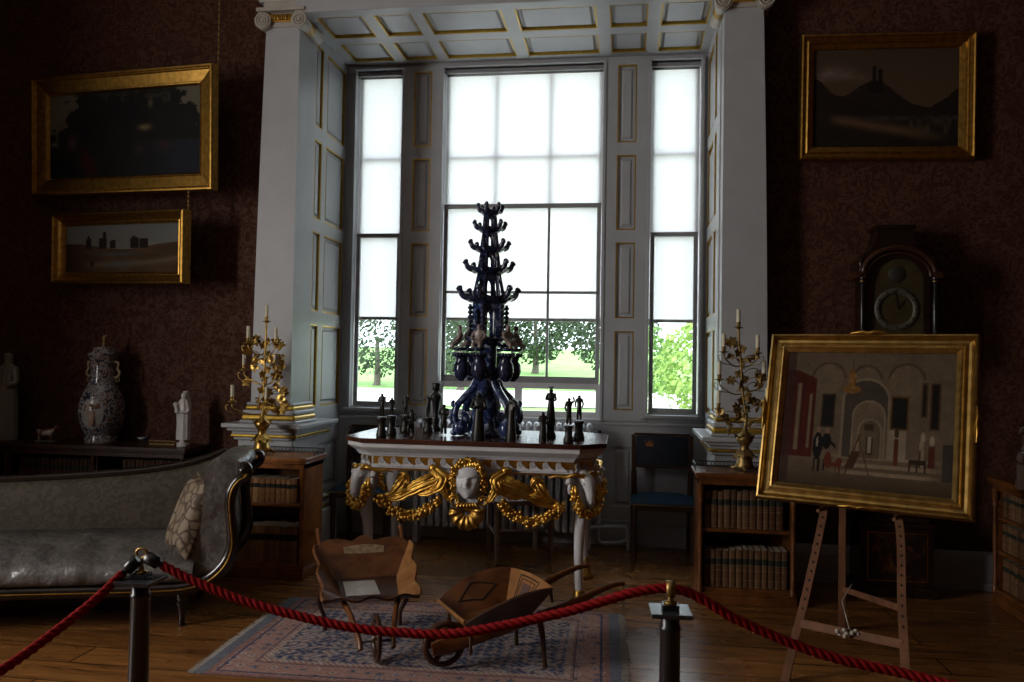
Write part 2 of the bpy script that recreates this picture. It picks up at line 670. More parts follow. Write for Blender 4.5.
# ---------------------------------------------------------------- pilasters with Ionic capitals on panelled pedestals
for side, kname in ((-1, 'left'), (1, 'right')):
    # built for the right side about the bay centre, mirrored for the left
    MM = Matrix.Translation((CX, 0, 0)) @ Matrix.Diagonal((side, 1, 1, 1))
    j = JR - CX                      # inner face
    YF = 5.65
    root = thing('pilaster', 'painted Ionic pilaster on a gilt-lined pedestal, %s of the bay window' % ('left' if side < 0 else 'right'), 'pilaster', (CX, YF, 0))
    root['kind'] = 'structure'
    MM = Matrix.Translation((0, -YF, 0)) @ Matrix.Diagonal((side, 1, 1, 1))
    m = MB()
    m.M = MM
    z0, z1 = 1.10, 3.90
    n = 10
    rows = []
    for i in range(n + 1):
        tt = i / n
        wdt = 0.312 - 0.045 * tt ** 1.6
        z = z0 + (z1 - z0) * tt
        rows.append([(j + 0.008 - 0.012 * 0, YF, z), (j + wdt, YF, z), (j + wdt, YW + 0.05, z), (j + 0.008, YW + 0.13, z)])
    vs = [p for r in rows for p in r]
    m.add(vs, [(i * 4 + k, i * 4 + (k + 1) % 4, i * 4 + 4 + (k + 1) % 4, i * 4 + 4 + k) for i in range(n) for k in range(4)] + [(3, 2, 1, 0), (n * 4, n * 4 + 1, n * 4 + 2, n * 4 + 3)])
    m.obj('shaft', PAINT, root)

    def band(mb, x0, x1, yf, z0, z1, mi=None, back=6.0):
        mb.box(j + x0, j + x1, yf, back if x0 <= 0.0 else YW + 0.05, z0, z1, mi)
    # base mouldings: two gilt rolls and hollows
    m, g = MB(), MB()
    m.M = g.M = MM
    band(m, -0.045, 0.355, 5.60, 1.045, 1.08)
    band(g, -0.05, 0.36, 5.595, 1.008, 1.045)
    band(m, -0.025, 0.335, 5.62, 1.112, 1.135)
    band(g, -0.03, 0.34, 5.615, 1.08, 1.112)
    band(m, -0.062, 0.372, 5.585, 0.985, 1.008)
    b = m.obj('base', PAINT, root, bevel=0.012)
    g.obj('gilt_roll', GOLDP, b, bevel=0.014)
    # pedestal: ledge, die and stepped plinth, running back into the dado
    m, g = MB(), MB()
    m.M = g.M = MM
    band(m, -0.125, 0.475, 5.52, 0.955, 0.985, None, 6.30)
    band(m, -0.095, 0.445, 5.55, 0.93, 0.955, None, 6.28)
    band(m, -0.068, 0.418, 5.575, 0.905, 0.93, None, 6.26)
    band(g, -0.074, 0.424, 5.569, 0.885, 0.905, None, 6.26)
    band(m, -0.058, 0.408, 5.585, 0.865, 0.885, None, 6.24)
    led = m.obj('ledge', PAINT, root, bevel=0.006)
    g.obj('gilt_line', GOLDP, led, bevel=0.006)
    m, g = MB(), MB()
    m.M = g.M = MM
    band(m, -0.035, 0.385, 5.61, 0.0, 0.865, None, 6.1)
    band(m, -0.115, 0.45, 5.53, 0.0, 0.30, None, 6.34)
    band(m, -0.085, 0.43, 5.555, 0.30, 0.345, None, 6.32)
    band(g, -0.095, 0.435, 5.545, 0.315, 0.335, None, 6.33)
    band(m, -0.055, 0.405, 5.585, 0.345, 0.385, None, 6.30)
    band(g, -0.066, 0.412, 5.576, 0.362, 0.378, None, 6.31)
    ped = m.obj('pedestal', PAINT, root, bevel=0.006)
    g.obj('gilt_line', GOLDP, ped, bevel=0.005)
    # Ionic capital
    m, g = MB(), MB()
    m.M = g.M = MM
    band(m, -0.05, 0.32, 5.58, 4.0, 4.026, None, 5.99)
    band(m, 0.0, 0.272, 5.61, 4.026, 4.09, None, 5.9)
    band(m, 0.0, 0.267, 5.635, 3.90, 4.012, None, 5.9)
    cx = [j - 0.005, j + 0.275]
    for q, x in enumerate(cx):
        sgn = -1 if q == 0 else 1
        # spiral volute on the front
        sp = []
        for i in range(41):
            a = i / 40 * 2.6 * 2 * PI
            rr = 0.058 * (1 - i / 40 * 0.88)
            sp.append((x + sgn * rr * math.sin(a), 5.60 - 0.006 * (i / 40), 3.935 + rr * math.cos(a)))
        m.tube(sp, [0.011 * (1 - 0.5 * i / 40) for i in range(41)], 6)
        m.M = MM @ axes((x, 5.60, 3.935), (1, 0, 0), (0, 0, 1), (0, -1, 0))
        m.lathe([(0.0, -0.012), (0.06, -0.012), (0.062, 0), (0.062, -0.004)], 20)
        m.lathe([(0.0, 0.012), (0.014, 0.01), (0.016, 0), (0.016, -0.005)], 12)
        # bolster running back from the volute
        m.lathe([(0.062, 0.0), (0.058, -0.05), (0.048, -0.12), (0.045, -0.17), (0.048, -0.22), (0.058, -0.30), (0.06, -0.345), (0.045, -0.35)], 20)
        g.M = MM @ axes((x, 5.60, 3.935), (1, 0, 0), (0, 0, 1), (0, -1, 0))
        for zz in (-0.135, -0.165, -0.195):
            g.lathe([(0.044, zz - 0.006), (0.052, zz), (0.044, zz + 0.006)], 18)
        m.M = g.M = MM
    cap = m.obj('capital', simple('capital_stone', (0.42, 0.39, 0.33), 0.5, var=0.1), root, bevel=0.004)
    for i in range(7):                # egg and dart
        x = j + 0.05 + i * 0.028
        g.ball((x, 5.62, 3.965), (0.009, 0.012, 0.026), 8)
        g.box(x + 0.012, x + 0.016, 5.612, 5.63, 3.945, 3.985)
    band(g, 0.03, 0.24, 5.622, 3.932, 3.942, None, 5.64)
    g.obj('gilt_ornament', GOLD, cap)

# ---------------------------------------------------------------- windows
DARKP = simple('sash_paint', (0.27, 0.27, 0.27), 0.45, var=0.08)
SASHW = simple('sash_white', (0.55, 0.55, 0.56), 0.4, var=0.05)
t = NT('window_glass')
tr = t.n('BsdfTransparent', Color=(0.93, 0.96, 0.95, 1))
gl = t.n('BsdfGlossy', Roughness=0.02)
mx = t.n('MixShader', Fac=0.02)
t.l(tr.outputs[0], mx.inputs[1])
t.l(gl.outputs[0], mx.inputs[2])
t.l(mx.outputs[0], t.t.nodes['Material Output'].inputs['Surface'])
GLASS = t.mat

t = NT('blind_cloth')
nzb = t.n('TexNoise', Scale=60.0, Detail=3.0)
t.l(t.coords((1, 1, 1)), nzb.inputs['Vector'])
cb = t.ramp(nzb.outputs['Fac'], [(0.3, (0.84, 0.82, 0.83)), (0.7, (0.90, 0.88, 0.89))])
tl = t.n('BsdfTranslucent')
df = t.n('BsdfDiffuse')
t.l(cb, tl.inputs['Color'])
t.l(cb, df.inputs['Color'])
mx = t.n('MixShader', Fac=0.25)
t.l(tl.outputs[0], mx.inputs[1])
t.l(df.outputs[0], mx.inputs[2])
t.l(mx.outputs[0], t.t.nodes['Material Output'].inputs['Surface'])
BLIND = t.mat

for wi, (a, b) in enumerate(WIN):
    c = (a + b) / 2
    root = thing('window_%d' % (wi + 1), None, None, (c, WY, 0))
    root['kind'] = 'structure'
    hw = (b - a) / 2
    zb = HOLES[wi][2]
    mid = wi == 1
    rail = 2.775 if mid else 2.53
    bot = 1.325 if mid else 1.085
    bars = [-0.232, 0.232] if mid else []
    m = MB()
    m.ring(-hw - 0.012, hw + 0.012, zb, 3.955, 0.022, 0.02, 0.16)
    m.box(-hw, hw, 0.02, 0.05, 3.905, 3.95)
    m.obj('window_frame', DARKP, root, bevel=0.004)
    # upper sash, outer
    f, p = MB(), MB()
    f.ring(-hw + 0.02, hw - 0.02, rail - 0.02, 3.935, 0.03, 0.10, 0.13)
    for x in bars:
        f.box(x - 0.012, x + 0.012, 0.10, 0.13, rail, 3.9)
    f.box(-hw + 0.03, hw - 0.03, 0.10, 0.13, 3.185, 3.21)
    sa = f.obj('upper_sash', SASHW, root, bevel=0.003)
    p.box(-hw + 0.04, hw - 0.04, 0.112, 0.116, rail, 3.9)
    p.obj('pane', GLASS, sa)
    # lower sash, inner
    f, p = MB(), MB()
    f.box(-hw + 0.02, hw - 0.02, 0.04, 0.07, rail - 0.018, rail + 0.016)
    f.ring(-hw + 0.02, hw - 0.02, bot - 0.03, rail + 0.016, 0.034, 0.042, 0.07)
    f.box(-hw + 0.02, hw - 0.02, 0.04, 0.07, bot - 0.04, bot + 0.022)
    for x in bars:
        f.box(x - 0.010, x + 0.010, 0.042, 0.07, bot, rail)
    if mid:
        f.box(-hw + 0.03, hw - 0.03, 0.042, 0.07, 2.035, 2.057)
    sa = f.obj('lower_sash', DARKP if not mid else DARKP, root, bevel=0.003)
    p.box(-hw + 0.04, hw - 0.04, 0.054, 0.058, bot, rail - 0.02)
    p.obj('pane', GLASS, sa)
    if mid:
        p = MB()
        f2 = MB()
        f2.M = Matrix.Translation((0, 0.03, 0))
        f2.plate(-hw + 0.005, hw - 0.005, zb + 0.002, bot - 0.032, [(-hw + 0.045, -0.03, 1.06, 1.245), (0.03, hw - 0.045, 1.06, 1.245)], 0.04)
        hp = f2.obj('hopper_light', SASHW, root, bevel=0.003)
        p.box(-hw + 0.03, hw - 0.03, 0.048, 0.052, 1.05, 1.25)
        p.obj('pane', GLASS, hp)
    # roller blind hanging between the two sashes
    bl = thing('roller_blind', ['white translucent roller blind on the narrow window left of the pagoda', 'wide white translucent roller blind behind the blue pagoda', 'white translucent roller blind on the narrow window above the blue chair'][wi],
               'blind', (c, WY + 0.085, 0), 0, 'white roller blinds')
    m = MB()
    m.box(-hw + 0.014, hw - 0.014, -0.0008, 0.0008, 1.83, 3.905)
    m.obj('cloth', BLIND, bl)
    m = MB()
    m.box(-hw + 0.016, hw - 0.016, -0.006, 0.006, 1.805, 1.832)
    m.obj('bottom_bar', simple('bar_%d' % wi, (0.42, 0.40, 0.38), 0.5), bl, bevel=0.003)
    m = MB()
    m.M = axes((0, 0, 3.915), (0, 0, 1), (0, 1, 0), (-1, 0, 0))
    m.lathe([(0.0, -hw + 0.02), (0.016, -hw + 0.02), (0.016, hw - 0.02), (0.0, hw - 0.02)], 14)
    m.obj('roller', DARKP, bl)
# ================================================================ OUTSIDE THE WINDOWS
t = NT('lawn')
nz = t.n('TexNoise', Scale=0.9, Detail=6.0)
t.l(t.coords(), nz.inputs['Vector'])
LAWN = t.set(t.ramp(nz.outputs['Fac'], [(0.3, (0.16, 0.33, 0.07)), (0.7, (0.33, 0.55, 0.16))]), 0.9)
GRAVEL = simple('pale_gravel', (0.78, 0.74, 0.66), 0.95, var=0.08, scale=30)


def gz(y):
    return -0.5 if y < 12 else -0.5 + (y - 12) * 0.055


m = MB()
ys = [6.95, 9, 12, 16, 22, 30, 45, 70]
m.sheet([[(x, y, gz(y)) for x in (-60, -30, -10, 0, 10, 30, 60)] for y in ys])
struct(m.obj('lawn', LAWN))
m = MB()
m.sheet([[(x, y, gz(y) + 0.02) for x in (-30, 0, 30)] for y in (6.96, 9, 11.9)])
struct(m.obj('unseen_bounce_gravel', GRAVEL))  # unseen gravel added so less green bounces from the lawn into the bay
m = MB()
for y0, y1 in ((13.0, 21.0), (24.0, 29.5)):
    m.sheet([[(x, y0 + (y1 - y0) * i / 6 + 0.06 * x, gz(y0 + (y1 - y0) * i / 6 + 0.06 * x) + 0.03) for x in (-24, -18, -12, -6, 0, 6, 12)] for i in range(7)])
struct(m.obj('garden_path', GRAVEL))
FOL = [simple('foliage_%d' % i, c, 0.85, var=0.35, scale=3) for i, c in enumerate(((0.055, 0.085, 0.04), (0.17, 0.30, 0.08), (0.28, 0.42, 0.10)))]
BARK = simple('bark', (0.16, 0.13, 0.11), 0.9)
random.seed(5)


def shrub(name, label, x, y, r, h, mi, trunk=0.6, n=420):
    z = gz(y)
    root = thing(name, label, 'tree' if 'tree' in name else 'shrub', (x, y, z), 0, 'garden greenery')
    m = MB()
    for i in range(n * 4):
        a, b = random.uniform(0, 2 * PI), random.uniform(-1, 1)
        q = random.uniform(0.35, 1) ** 0.5
        cx, cy, cz = r * q * math.cos(a) * math.sqrt(1 - b * b), r * q * math.sin(a) * math.sqrt(1 - b * b), trunk + h / 2 + h / 2 * q * b
        s = random.uniform(0.05, 0.12) * max(1, r * 0.6)
        d = Vector((random.gauss(0, 1), random.gauss(0, 1), random.gauss(0, 1))).normalized()
        e = d.orthogonal().normalized()
        g = d.cross(e)
        c = Vector((cx, cy, cz))
        m.add([c - e * s, c - g * s * 0.6 + d * s * 0.2, c + e * s, c + g * s * 0.6 + d * s * 0.2], [(0, 1, 2, 3)])
    m.obj('foliage', FOL[mi], root)
    m = MB()
    m.tube([(0, 0, -0.1), (0.05, 0, trunk * 0.6), (0, 0.05, trunk + h * 0.5)], [r * 0.10, r * 0.08, r * 0.04], 8)
    m.obj('trunk', BARK, root)


shrub('garden_tree', 'dark leafy tree seen low through the left narrow window', -9.6, 30.5, 1.7, 3.2, 0, 0.3, 500)
shrub('garden_tree', 'bluish green tree at the right edge of the left narrow window', -7.0, 33, 1.9, 2.8, 0, 0.2, 500)
shrub('garden_tree', 'tall dark tree with bare trunk behind the middle window', -0.6, 31, 1.9, 4.2, 0, 0.6, 1000)
shrub('garden_tree', 'dark tree beside the pagoda in the middle window', -4.4, 39, 2.0, 4.4, 0, 0.4, 1000)
shrub('garden_shrub', 'dark shrub seen left of the pagoda in the middle window', -6.0, 29, 1.6, 2.6, 0, 0.2, 400)
shrub('garden_shrub', 'bright green shrub filling the right narrow window', 2.0, 21, 1.35, 2.6, 2, 0.1, 520)
shrub('garden_shrub', 'mid green shrub at the right edge of the right narrow window', 4.6, 22.5, 1.3, 2.8, 1, 0.1, 460)
shrub('garden_shrub', 'mid green shrub between the middle and right windows', 0.3, 25, 1.2, 2.5, 1, 0.1, 400)
# ================================================================ THE GILT CONSOLE TABLE
MAHOG = wood('mahogany_top', (0.035, 0.012, 0.008), (0.085, 0.030, 0.018), (2, 20, 20), 0.24, 0.1)
SHADEW = simple('white_gesso', (0.56, 0.55, 0.54), 0.4, var=0.08, scale=20)
random.seed(11)


def blobs(mb, path, r, jit, step=0.011, n=6, flat=1.0):
    """berries and buds crowded along a path"""
    pts = [Vector(p) for p in path]
    for a, b in zip(pts, pts[1:]):
        k = max(1, int((b - a).length / step))
        for i in range(k):
            c = a.lerp(b, (i + random.random()) / k)
            d = Vector((random.gauss(0, 1), random.gauss(0, 1), random.gauss(0, 1))).normalized() * jit * random.random() ** 0.5
            q = r * random.uniform(0.6, 1.25)
            mb.ball(c + d, (q, q * flat, q), n)


def swag(a, b, drop, n=14):
    a, b = Vector(a), Vector(b)
    return [a.lerp(b, i / n) - Vector((0, 0, drop * 4 * (i / n) * (1 - i / n))) for i in range(n + 1)]


def acanthus(mb, path, w, lobes=7, flat=(0, -1, 0), thick=0.35):
    """fluted plume leaf along a path, scalloped and curled at its edges"""
    P = spline(path, 10)
    m = len(P)
    N = Vector(flat).normalized()
    rows = []
    for i in range(m):
        t_ = i / (m - 1)
        d = (P[min(i + 1, m - 1)] - P[max(i - 1, 0)]).normalized()
        s_ = d.cross(N).normalized()
        ww = w * (0.45 + 0.62 * math.sin(PI * min(1, t_ * 0.95 + 0.1))) * (0.78 + 0.30 * abs(math.sin(lobes * PI * t_)))
        if t_ > 0.9:
            ww *= 1 - 0.6 * (t_ - 0.9) / 0.1
        row = []
        for j in range(13):
            u = -1 + 2 * j / 12
            lift = 0.55 * (1 - u * u) + 0.16 * math.cos(u * 3 * PI) - 0.25 * max(0, abs(u) - 0.75)
            row.append(P[i] + s_ * u * ww + N * w * lift - d * abs(u) * ww * 0.35)
        rows.append(row)
    mb.sheet(rows, thick=0.004, nrm=N)
    mb.tube([p + N * w * 0.62 for p in P], [w * 0.16 * (1.1 - 0.7 * i / (m - 1)) for i in range(m)], 6)


tbl = thing('console_table', 'white and gold carved console table with ram heads, face mask and dark octagonal top', 'table', (-0.94, 5.31, 0))
HX, Y0, Y1, CH = 0.822, -0.465, 0.46, 0.145


def octo(ins, chn=None):
    c = CH if chn is None else chn
    x, a, b = HX - ins, Y0 + ins, Y1 - ins
    c = c - ins * 0.4
    return [(-x + c, a), (x - c, a), (x, a + c), (x, b - c), (x - c, b), (-x + c, b), (-x, b - c), (-x, a + c)]


def oct_stack(mb, levels, mi=None):
    """levels [(inset, z)] bottom to top"""
    vs, fs = [], []
    for ins, z in levels:
        vs += [(x, y, z) for x, y in octo(ins)]
    for i in range(len(levels) - 1):
        for k in range(8):
            l = (k + 1) % 8
            fs.append((i * 8 + k, i * 8 + l, i * 8 + 8 + l, i * 8 + 8 + k))
    fs += [tuple(range(7, -1, -1)), tuple(range(len(vs) - 8, len(vs)))]
    mb.add(vs, fs, False, mi)


m = MB()
oct_stack(m, [(0.004, 0.946), (0, 0.95), (0, 0.971), (0.004, 0.975)])
top = m.obj('tabletop', MAHOG, tbl)
m = MB()
oct_stack(m, [(0.075, 0.862), (0.075, 0.876), (0.062, 0.884), (0.050, 0.893), (0.036, 0.903), (0.018, 0.916), (0.014, 0.922), (0.014, 0.944)])
cor = m.obj('cornice', WHITE, tbl)
d = MB()
O = octo(0.066)
for k in range(8):
    a, b = Vector((*O[k], 0)), Vector((*O[(k + 1) % 8], 0))
    n = max(2, int((b - a).length / 0.016))
    for i in range(n):
        c = a.lerp(b, (i + 0.5) / n)
        d.bar(c + Vector((0, 0, 0.874)), c + Vector((0, 0, 0.886)), 0.009, 0.014, upv=(b - a))
d.obj('dentil', simple('dentil_grey', (0.42, 0.42, 0.44), 0.5), cor)
m = MB()
oct_stack(m, [(0.088, 0.790), (0.088, 0.863)])
oct_stack(m, [(0.082, 0.778), (0.080, 0.79), (0.084, 0.794)])
fr = m.obj('frieze', [WHITE], tbl)
# gold ground and white running scroll on the front and the cants
g, s_, e_ = MB(), MB(), MB()
O = octo(0.088)
for k in (7, 0, 1, 2, 6):
    a, b = Vector((*O[k], 0)), Vector((*O[(k + 1) % 8], 0))
    L = (b - a).length
    ax = (b - a).normalized()
    ay = Vector((-ax.y, ax.x, 0))
    F = axes(a, ax, ay, (0, 0, 1))
    g.M = s_.M = e_.M = F
    g.box(0.006, L - 0.006, -0.004, 0.01, 0.814, 0.860)
    p = 0.079 if L > 0.5 else 0.062
    n = max(1, int(L / p))
    x = (L - n * p) / 2
    for i in range(n):
        x0 = x + i * p
        # wave: body rising to a round curl
        cxw, czw, rw = x0 + p * 0.40, 0.834, 0.0235
        pts = [(x0, 0.800), (x0 + p, 0.800), (x0 + p, 0.812)]
        for q in range(9):
            u = q / 8
            pts.append((x0 + p - (p * 0.62 - 0.004) * u, 0.812 + 0.045 * (u ** 2.0)))
        for q in range(8):
            aa = 1.75 + q / 7 * 2.1
            pts.append((cxw + rw * math.cos(aa), czw + rw * math.sin(aa)))
        pts.append((x0 + p * 0.10, 0.813))
        s_.prism(pts, -0.010, 0.006)
        sp = []
        for q in range(19):
            aa = q / 18 * 1.75 * 2 * PI
            rr = 0.0185 * (1 - 0.8 * q / 18)
            sp.append((x0 + p * 0.40 + rr * math.cos(aa + PI * 0.5), -0.0105, 0.834 + rr * math.sin(aa + PI * 0.5)))
        e_.tube(sp, 0.0019, 5)
    nb = int(L / 0.0125)
    g.M = F @ Matrix.Identity(4)
    for i in range(nb):
        xx = (i + 0.5) * L / nb
        g.bar((xx - 0.005, -0.010, 0.777), (xx + 0.005, -0.010, 0.789), 0.008, 0.008)
g.obj('gilt_ground', GOLD, fr)
s_.obj('wave_scroll', WHITE, fr)
e_.obj('scroll_line', simple('scroll_line_grey', (0.2, 0.19, 0.18), 0.6), fr)  # grey spiral line drawn on each curl


def ram(parent, cx, cy, ang, front=True):
    """leg with ram head: local -y of the frame points outward"""
    F = Matrix.Translation((cx, cy, 0)) @ Matrix.Rotation(ang, 4, 'Z')
    leg = MB()
    leg.M = F
    zs = [0.785, 0.70, 0.62, 0.54, 0.44, 0.32, 0.20, 0.10, 0.05]
    ys = [0.02, 0.01, -0.01, -0.005, 0.012, 0.02, 0.018, 0.012, 0.006]
    rs = [0.062, 0.066, 0.056, 0.043, 0.034, 0.029, 0.026, 0.025, 0.027]
    P = spline([(0, y, z) for y, z in zip(ys, zs)], 4)
    leg.tube(P, lerp_list(rs, len(P)), 14)
    lo = leg.obj('leg', WHITE, parent)
    ft = MB()
    ft.M = F
    ft.lathe([(0.0, 0.0), (0.056, 0.0), (0.06, 0.012), (0.055, 0.028), (0.044, 0.036), (0.036, 0.05), (0.034, 0.075), (0.027, 0.085)], 16, (0, 0.008, 0))
    if not front:
        for i in range(60):
            a = random.uniform(0, 2 * PI)
            z = random.uniform(0.06, 0.13)
            rr = 0.045 - (z - 0.06) * 0.2
            ft.tube([(rr * 0.7 * math.cos(a), 0.008 + rr * 0.7 * math.sin(a), z + 0.02), (rr * math.cos(a), 0.008 + rr * math.sin(a), z - 0.02)], [0.006, 0.002], 5)
    ft.obj('foot', GOLDD, lo)
    # head: brow, long muzzle turned down
    hd = MB()
    hd.M = F
    P = spline([(0, 0.03, 0.770), (0, -0.022, 0.766), (0, -0.060, 0.735), (0, -0.078, 0.68), (0, -0.082, 0.63), (0, -0.076, 0.603)], 5)
    hd.tube(P, [(a_, b_) for a_, b_ in zip(lerp_list([0.042, 0.045, 0.042, 0.034, 0.028, 0.017], len(P)), lerp_list([0.052, 0.053, 0.042, 0.030, 0.027, 0.019], len(P)))], 14, flat=(0, 0, 1))
    for sx in (-1, 1):
        hd.ball((sx * 0.037, -0.062, 0.735), (0.011, 0.014, 0.012), 8)     # brow over the eye
        hd.ball((sx * 0.012, -0.103, 0.625), (0.009, 0.009, 0.007), 8)     # nostril
        sp = []
        for q in range(30):                    # white ridged horn curling beside the head
            a = 0.4 + q / 29 * 2 * PI * 1.35
            rr = 0.052 * (1 - 0.62 * q / 29)
            sp.append((sx * (0.088 + 0.004 * q / 29 + rr * math.cos(a) * 0.75), -0.004 - rr * math.cos(a) * 0.45 - 0.012 * q / 29, 0.712 + rr * math.sin(a)))
        hd.tube(sp, [0.019 * (1 - 0.55 * q / 29) * (1 + 0.10 * (q % 2)) for q in range(30)], 9)
    h = hd.obj('ram_head', WHITE, lo)
    go = MB()
    go.M = F
    for sx in (-1, 1):
        acanthus(go, [(sx * 0.085, -0.035, 0.725), (sx * 0.092, -0.050, 0.69), (sx * 0.080, -0.058, 0.64), (sx * 0.075, -0.05, 0.60)], 0.024, 4, (sx * 0.3, -1, 0))
    for sx in (-1, 1):                        # long wavy horn lying under the frieze
        go.tube(spline([(sx * 0.03, -0.055, 0.775), (sx * 0.085, -0.045, 0.790), (sx * 0.125, 0.0, 0.772), (sx * 0.165, 0.04, 0.776), (sx * 0.195, 0.075, 0.764)], 5), lerp_list([0.014, 0.013, 0.011, 0.008, 0.004], 21), 8)
    for i in range(46):                       # woolly forelock
        a, u = random.uniform(0, 2 * PI), random.random()
        go.ball((0.055 * math.cos(a) * u, -0.030 + 0.05 * math.sin(a) * u, 0.785 + 0.012 * random.random()), random.uniform(0.009, 0.015), 6)
    go.obj('gilt_horns', GOLD, lo)
    gl = MB()
    gl.M = F
    P = [Vector((0.088 * math.sin(t_), -0.012 - 0.085 * math.sin(abs(t_)) ** 2 * 0 - 0.07 * math.cos(t_ * 0.5), 0.555 + 0.12 * (abs(t_) / 1.9) ** 2.0)) for t_ in [(-1.9 + 3.8 * i / 16) for i in range(17)]]
    blobs(gl, P, 0.0135, 0.033, 0.0020)
    gl.obj('garland', GOLD, lo)


for sx in (-1, 1):
    ram(tbl, sx * (HX - 0.145), Y0 + 0.145, sx * R(42))
for sx in (-1, 1):
    ram(tbl, sx * (HX - 0.145), Y1 - 0.145, sx * R(138), False)

# carved apron on the front
YF = Y0 + 0.075
ap = MB()
blobs(ap, swag((-0.565, YF - 0.02, 0.60), (-0.195, YF - 0.03, 0.60), 0.095), 0.0135, 0.036, 0.0020)
ap.obj('garland', GOLD, tbl)
ap = MB()
blobs(ap, swag((0.195, YF - 0.03, 0.60), (0.565, YF - 0.02, 0.60), 0.095), 0.0135, 0.036, 0.0020)
ap.obj('garland', GOLD, tbl)
ap = MB()
for sx in (-1, 1):
    X = lambda x: sx * x
    acanthus(ap, [(X(0.235), YF, 0.80), (X(0.20), YF - 0.03, 0.735), (X(0.27), YF - 0.03, 0.70), (X(0.36), YF - 0.02, 0.655), (X(0.46), YF - 0.01, 0.605), (X(0.55), YF, 0.60)], 0.034, 6)
    acanthus(ap, [(X(0.21), YF - 0.02, 0.775), (X(0.27), YF - 0.035, 0.735), (X(0.34), YF - 0.03, 0.705), (X(0.40), YF - 0.02, 0.66)], 0.024, 5)
    acanthus(ap, [(X(0.36), YF - 0.02, 0.66), (X(0.42), YF - 0.03, 0.655), (X(0.475), YF - 0.02, 0.635), (X(0.54), YF - 0.01, 0.625)], 0.022, 5)
    acanthus(ap, [(X(0.20), YF - 0.03, 0.735), (X(0.22), YF - 0.04, 0.67), (X(0.27), YF - 0.035, 0.645), (X(0.32), YF - 0.02, 0.635)], 0.022, 4)
    acanthus(ap, [(X(0.225), YF - 0.02, 0.79), (X(0.165), YF - 0.04, 0.745), (X(0.185), YF - 0.05, 0.69), (X(0.235), YF - 0.03, 0.66)], 0.040, 4)
    acanthus(ap, [(X(0.40), YF, 0.745), (X(0.43), YF - 0.02, 0.70), (X(0.47), YF - 0.02, 0.65), (X(0.51), YF - 0.01, 0.62)], 0.036, 4)
    acanthus(ap, [(X(0.45), YF, 0.735), (X(0.41), YF - 0.035, 0.755), (X(0.385), YF - 0.03, 0.72), (X(0.41), YF - 0.03, 0.70)], 0.02, 3)
    acanthus(ap, [(X(0.155), YF - 0.01, 0.775), (X(0.165), YF - 0.04, 0.71), (X(0.14), YF - 0.04, 0.64), (X(0.105), YF - 0.03, 0.60)], 0.028, 6)
    blobs(ap, [(X(0.30), YF - 0.01, 0.70), (X(0.42), YF - 0.01, 0.655)], 0.012, 0.02, 0.008)
    ap.ball((X(0.225), YF - 0.02, 0.80), (0.035, 0.025, 0.025), 10)
    sp = []
    for q in range(22):
        a = q / 21 * 1.6 * 2 * PI
        rr = 0.036 * (1 - 0.7 * q / 21)
        sp.append((X(0.088 + rr * math.cos(a)), YF - 0.045, 0.613 + rr * math.sin(a)))
    ap.tube(sp, 0.006, 6)
ap.obj('acanthus_scroll', GOLD, tbl)
wv = MB()
for sx in (-1, 1):
    wv.M = axes((sx * 0.088, YF - 0.03, 0.613), (1, 0, 0), (0, 0, 1), (0, -1, 0))
    wv.lathe([(0, -0.02), (0.031, -0.02), (0.031, 0.004), (0.02, 0.006), (0.0, 0.008)], 16)
wv.M = Matrix.Identity(4)
wv.prism([(-0.16, 0.64), (-0.09, 0.60), (0.09, 0.60), (0.16, 0.64), (0.16, 0.785), (-0.16, 0.785)], YF - 0.012, YF + 0.02)
wv.obj('apron_board', WHITE, tbl, bevel=0.004)
# mask: one shaped head
mk = MB()
rows = []
NU, NV = 32, 30
for i in range(NV + 1):
    v = -1 + 2 * i / NV                    # chin -1, brow +1
    row = []
    for j in range(NU + 1):
        u = -1 + 2 * j / NU
        hw = 0.078 * (1 - 0.22 * max(0, v) ** 2) * (1 - 0.62 * max(0, -v - 0.0) ** 2.0)
        x = hw * math.sin(u * PI / 2)
        y = -0.075 * math.cos(u * PI / 2) ** 0.75 * (1 - 0.45 * abs(v) ** 2.6)
        ax_ = abs(x)
        gss = lambda a, b, s1, s2: math.exp(-((ax_ - a) / s1) ** 2 - ((v - b) / s2) ** 2)
        y -= 0.026 * math.exp(-(x / 0.012) ** 2) * max(0, 1 - abs((v - 0.05) / 0.42)) * (1.35 - (v + 0.15))      # nose
        y -= 0.010 * gss(0.010, -0.26, 0.010, 0.07)                       # nostrils
        y += 0.013 * gss(0.030, 0.22, 0.016, 0.10)                        # eye sockets
        y -= 0.008 * gss(0.030, 0.20, 0.010, 0.045)                       # eyelids
        y -= 0.009 * gss(0.032, 0.42, 0.024, 0.06)                        # brows
        y -= 0.010 * gss(0.046, -0.18, 0.018, 0.22)                       # cheeks
        y -= 0.008 * math.exp(-(x / 0.022) ** 2 - ((v + 0.46) / 0.05) ** 2)   # upper lip
        y -= 0.009 * math.exp(-(x / 0.017) ** 2 - ((v + 0.61) / 0.05) ** 2)   # lower lip
        y += 0.008 * math.exp(-(x / 0.026) ** 2 - ((v + 0.535) / 0.022) ** 2)  # mouth line
        y -= 0.012 * math.exp(-(x / 0.02) ** 2 - ((v + 0.88) / 0.12) ** 2)    # chin
        row.append((x, YF - 0.035 + y, 0.728 + 0.098 * v))
    rows.append(row)
mk.sheet(rows)
mo = mk.obj('mask_face', WHITE, tbl)
hr = MB()
for i in range(150):
    a = random.uniform(-0.45, PI + 0.45)
    u = random.uniform(0.92, 1.32)
    c = (0.085 * math.cos(a) * u, YF - 0.03 - random.uniform(0, 0.045), 0.735 + 0.098 * math.sin(a) * u * (1.0 if a > 0 else 1))
    hr.ball(c, (random.uniform(0.009, 0.017), 0.015, random.uniform(0.009, 0.017)), 6)
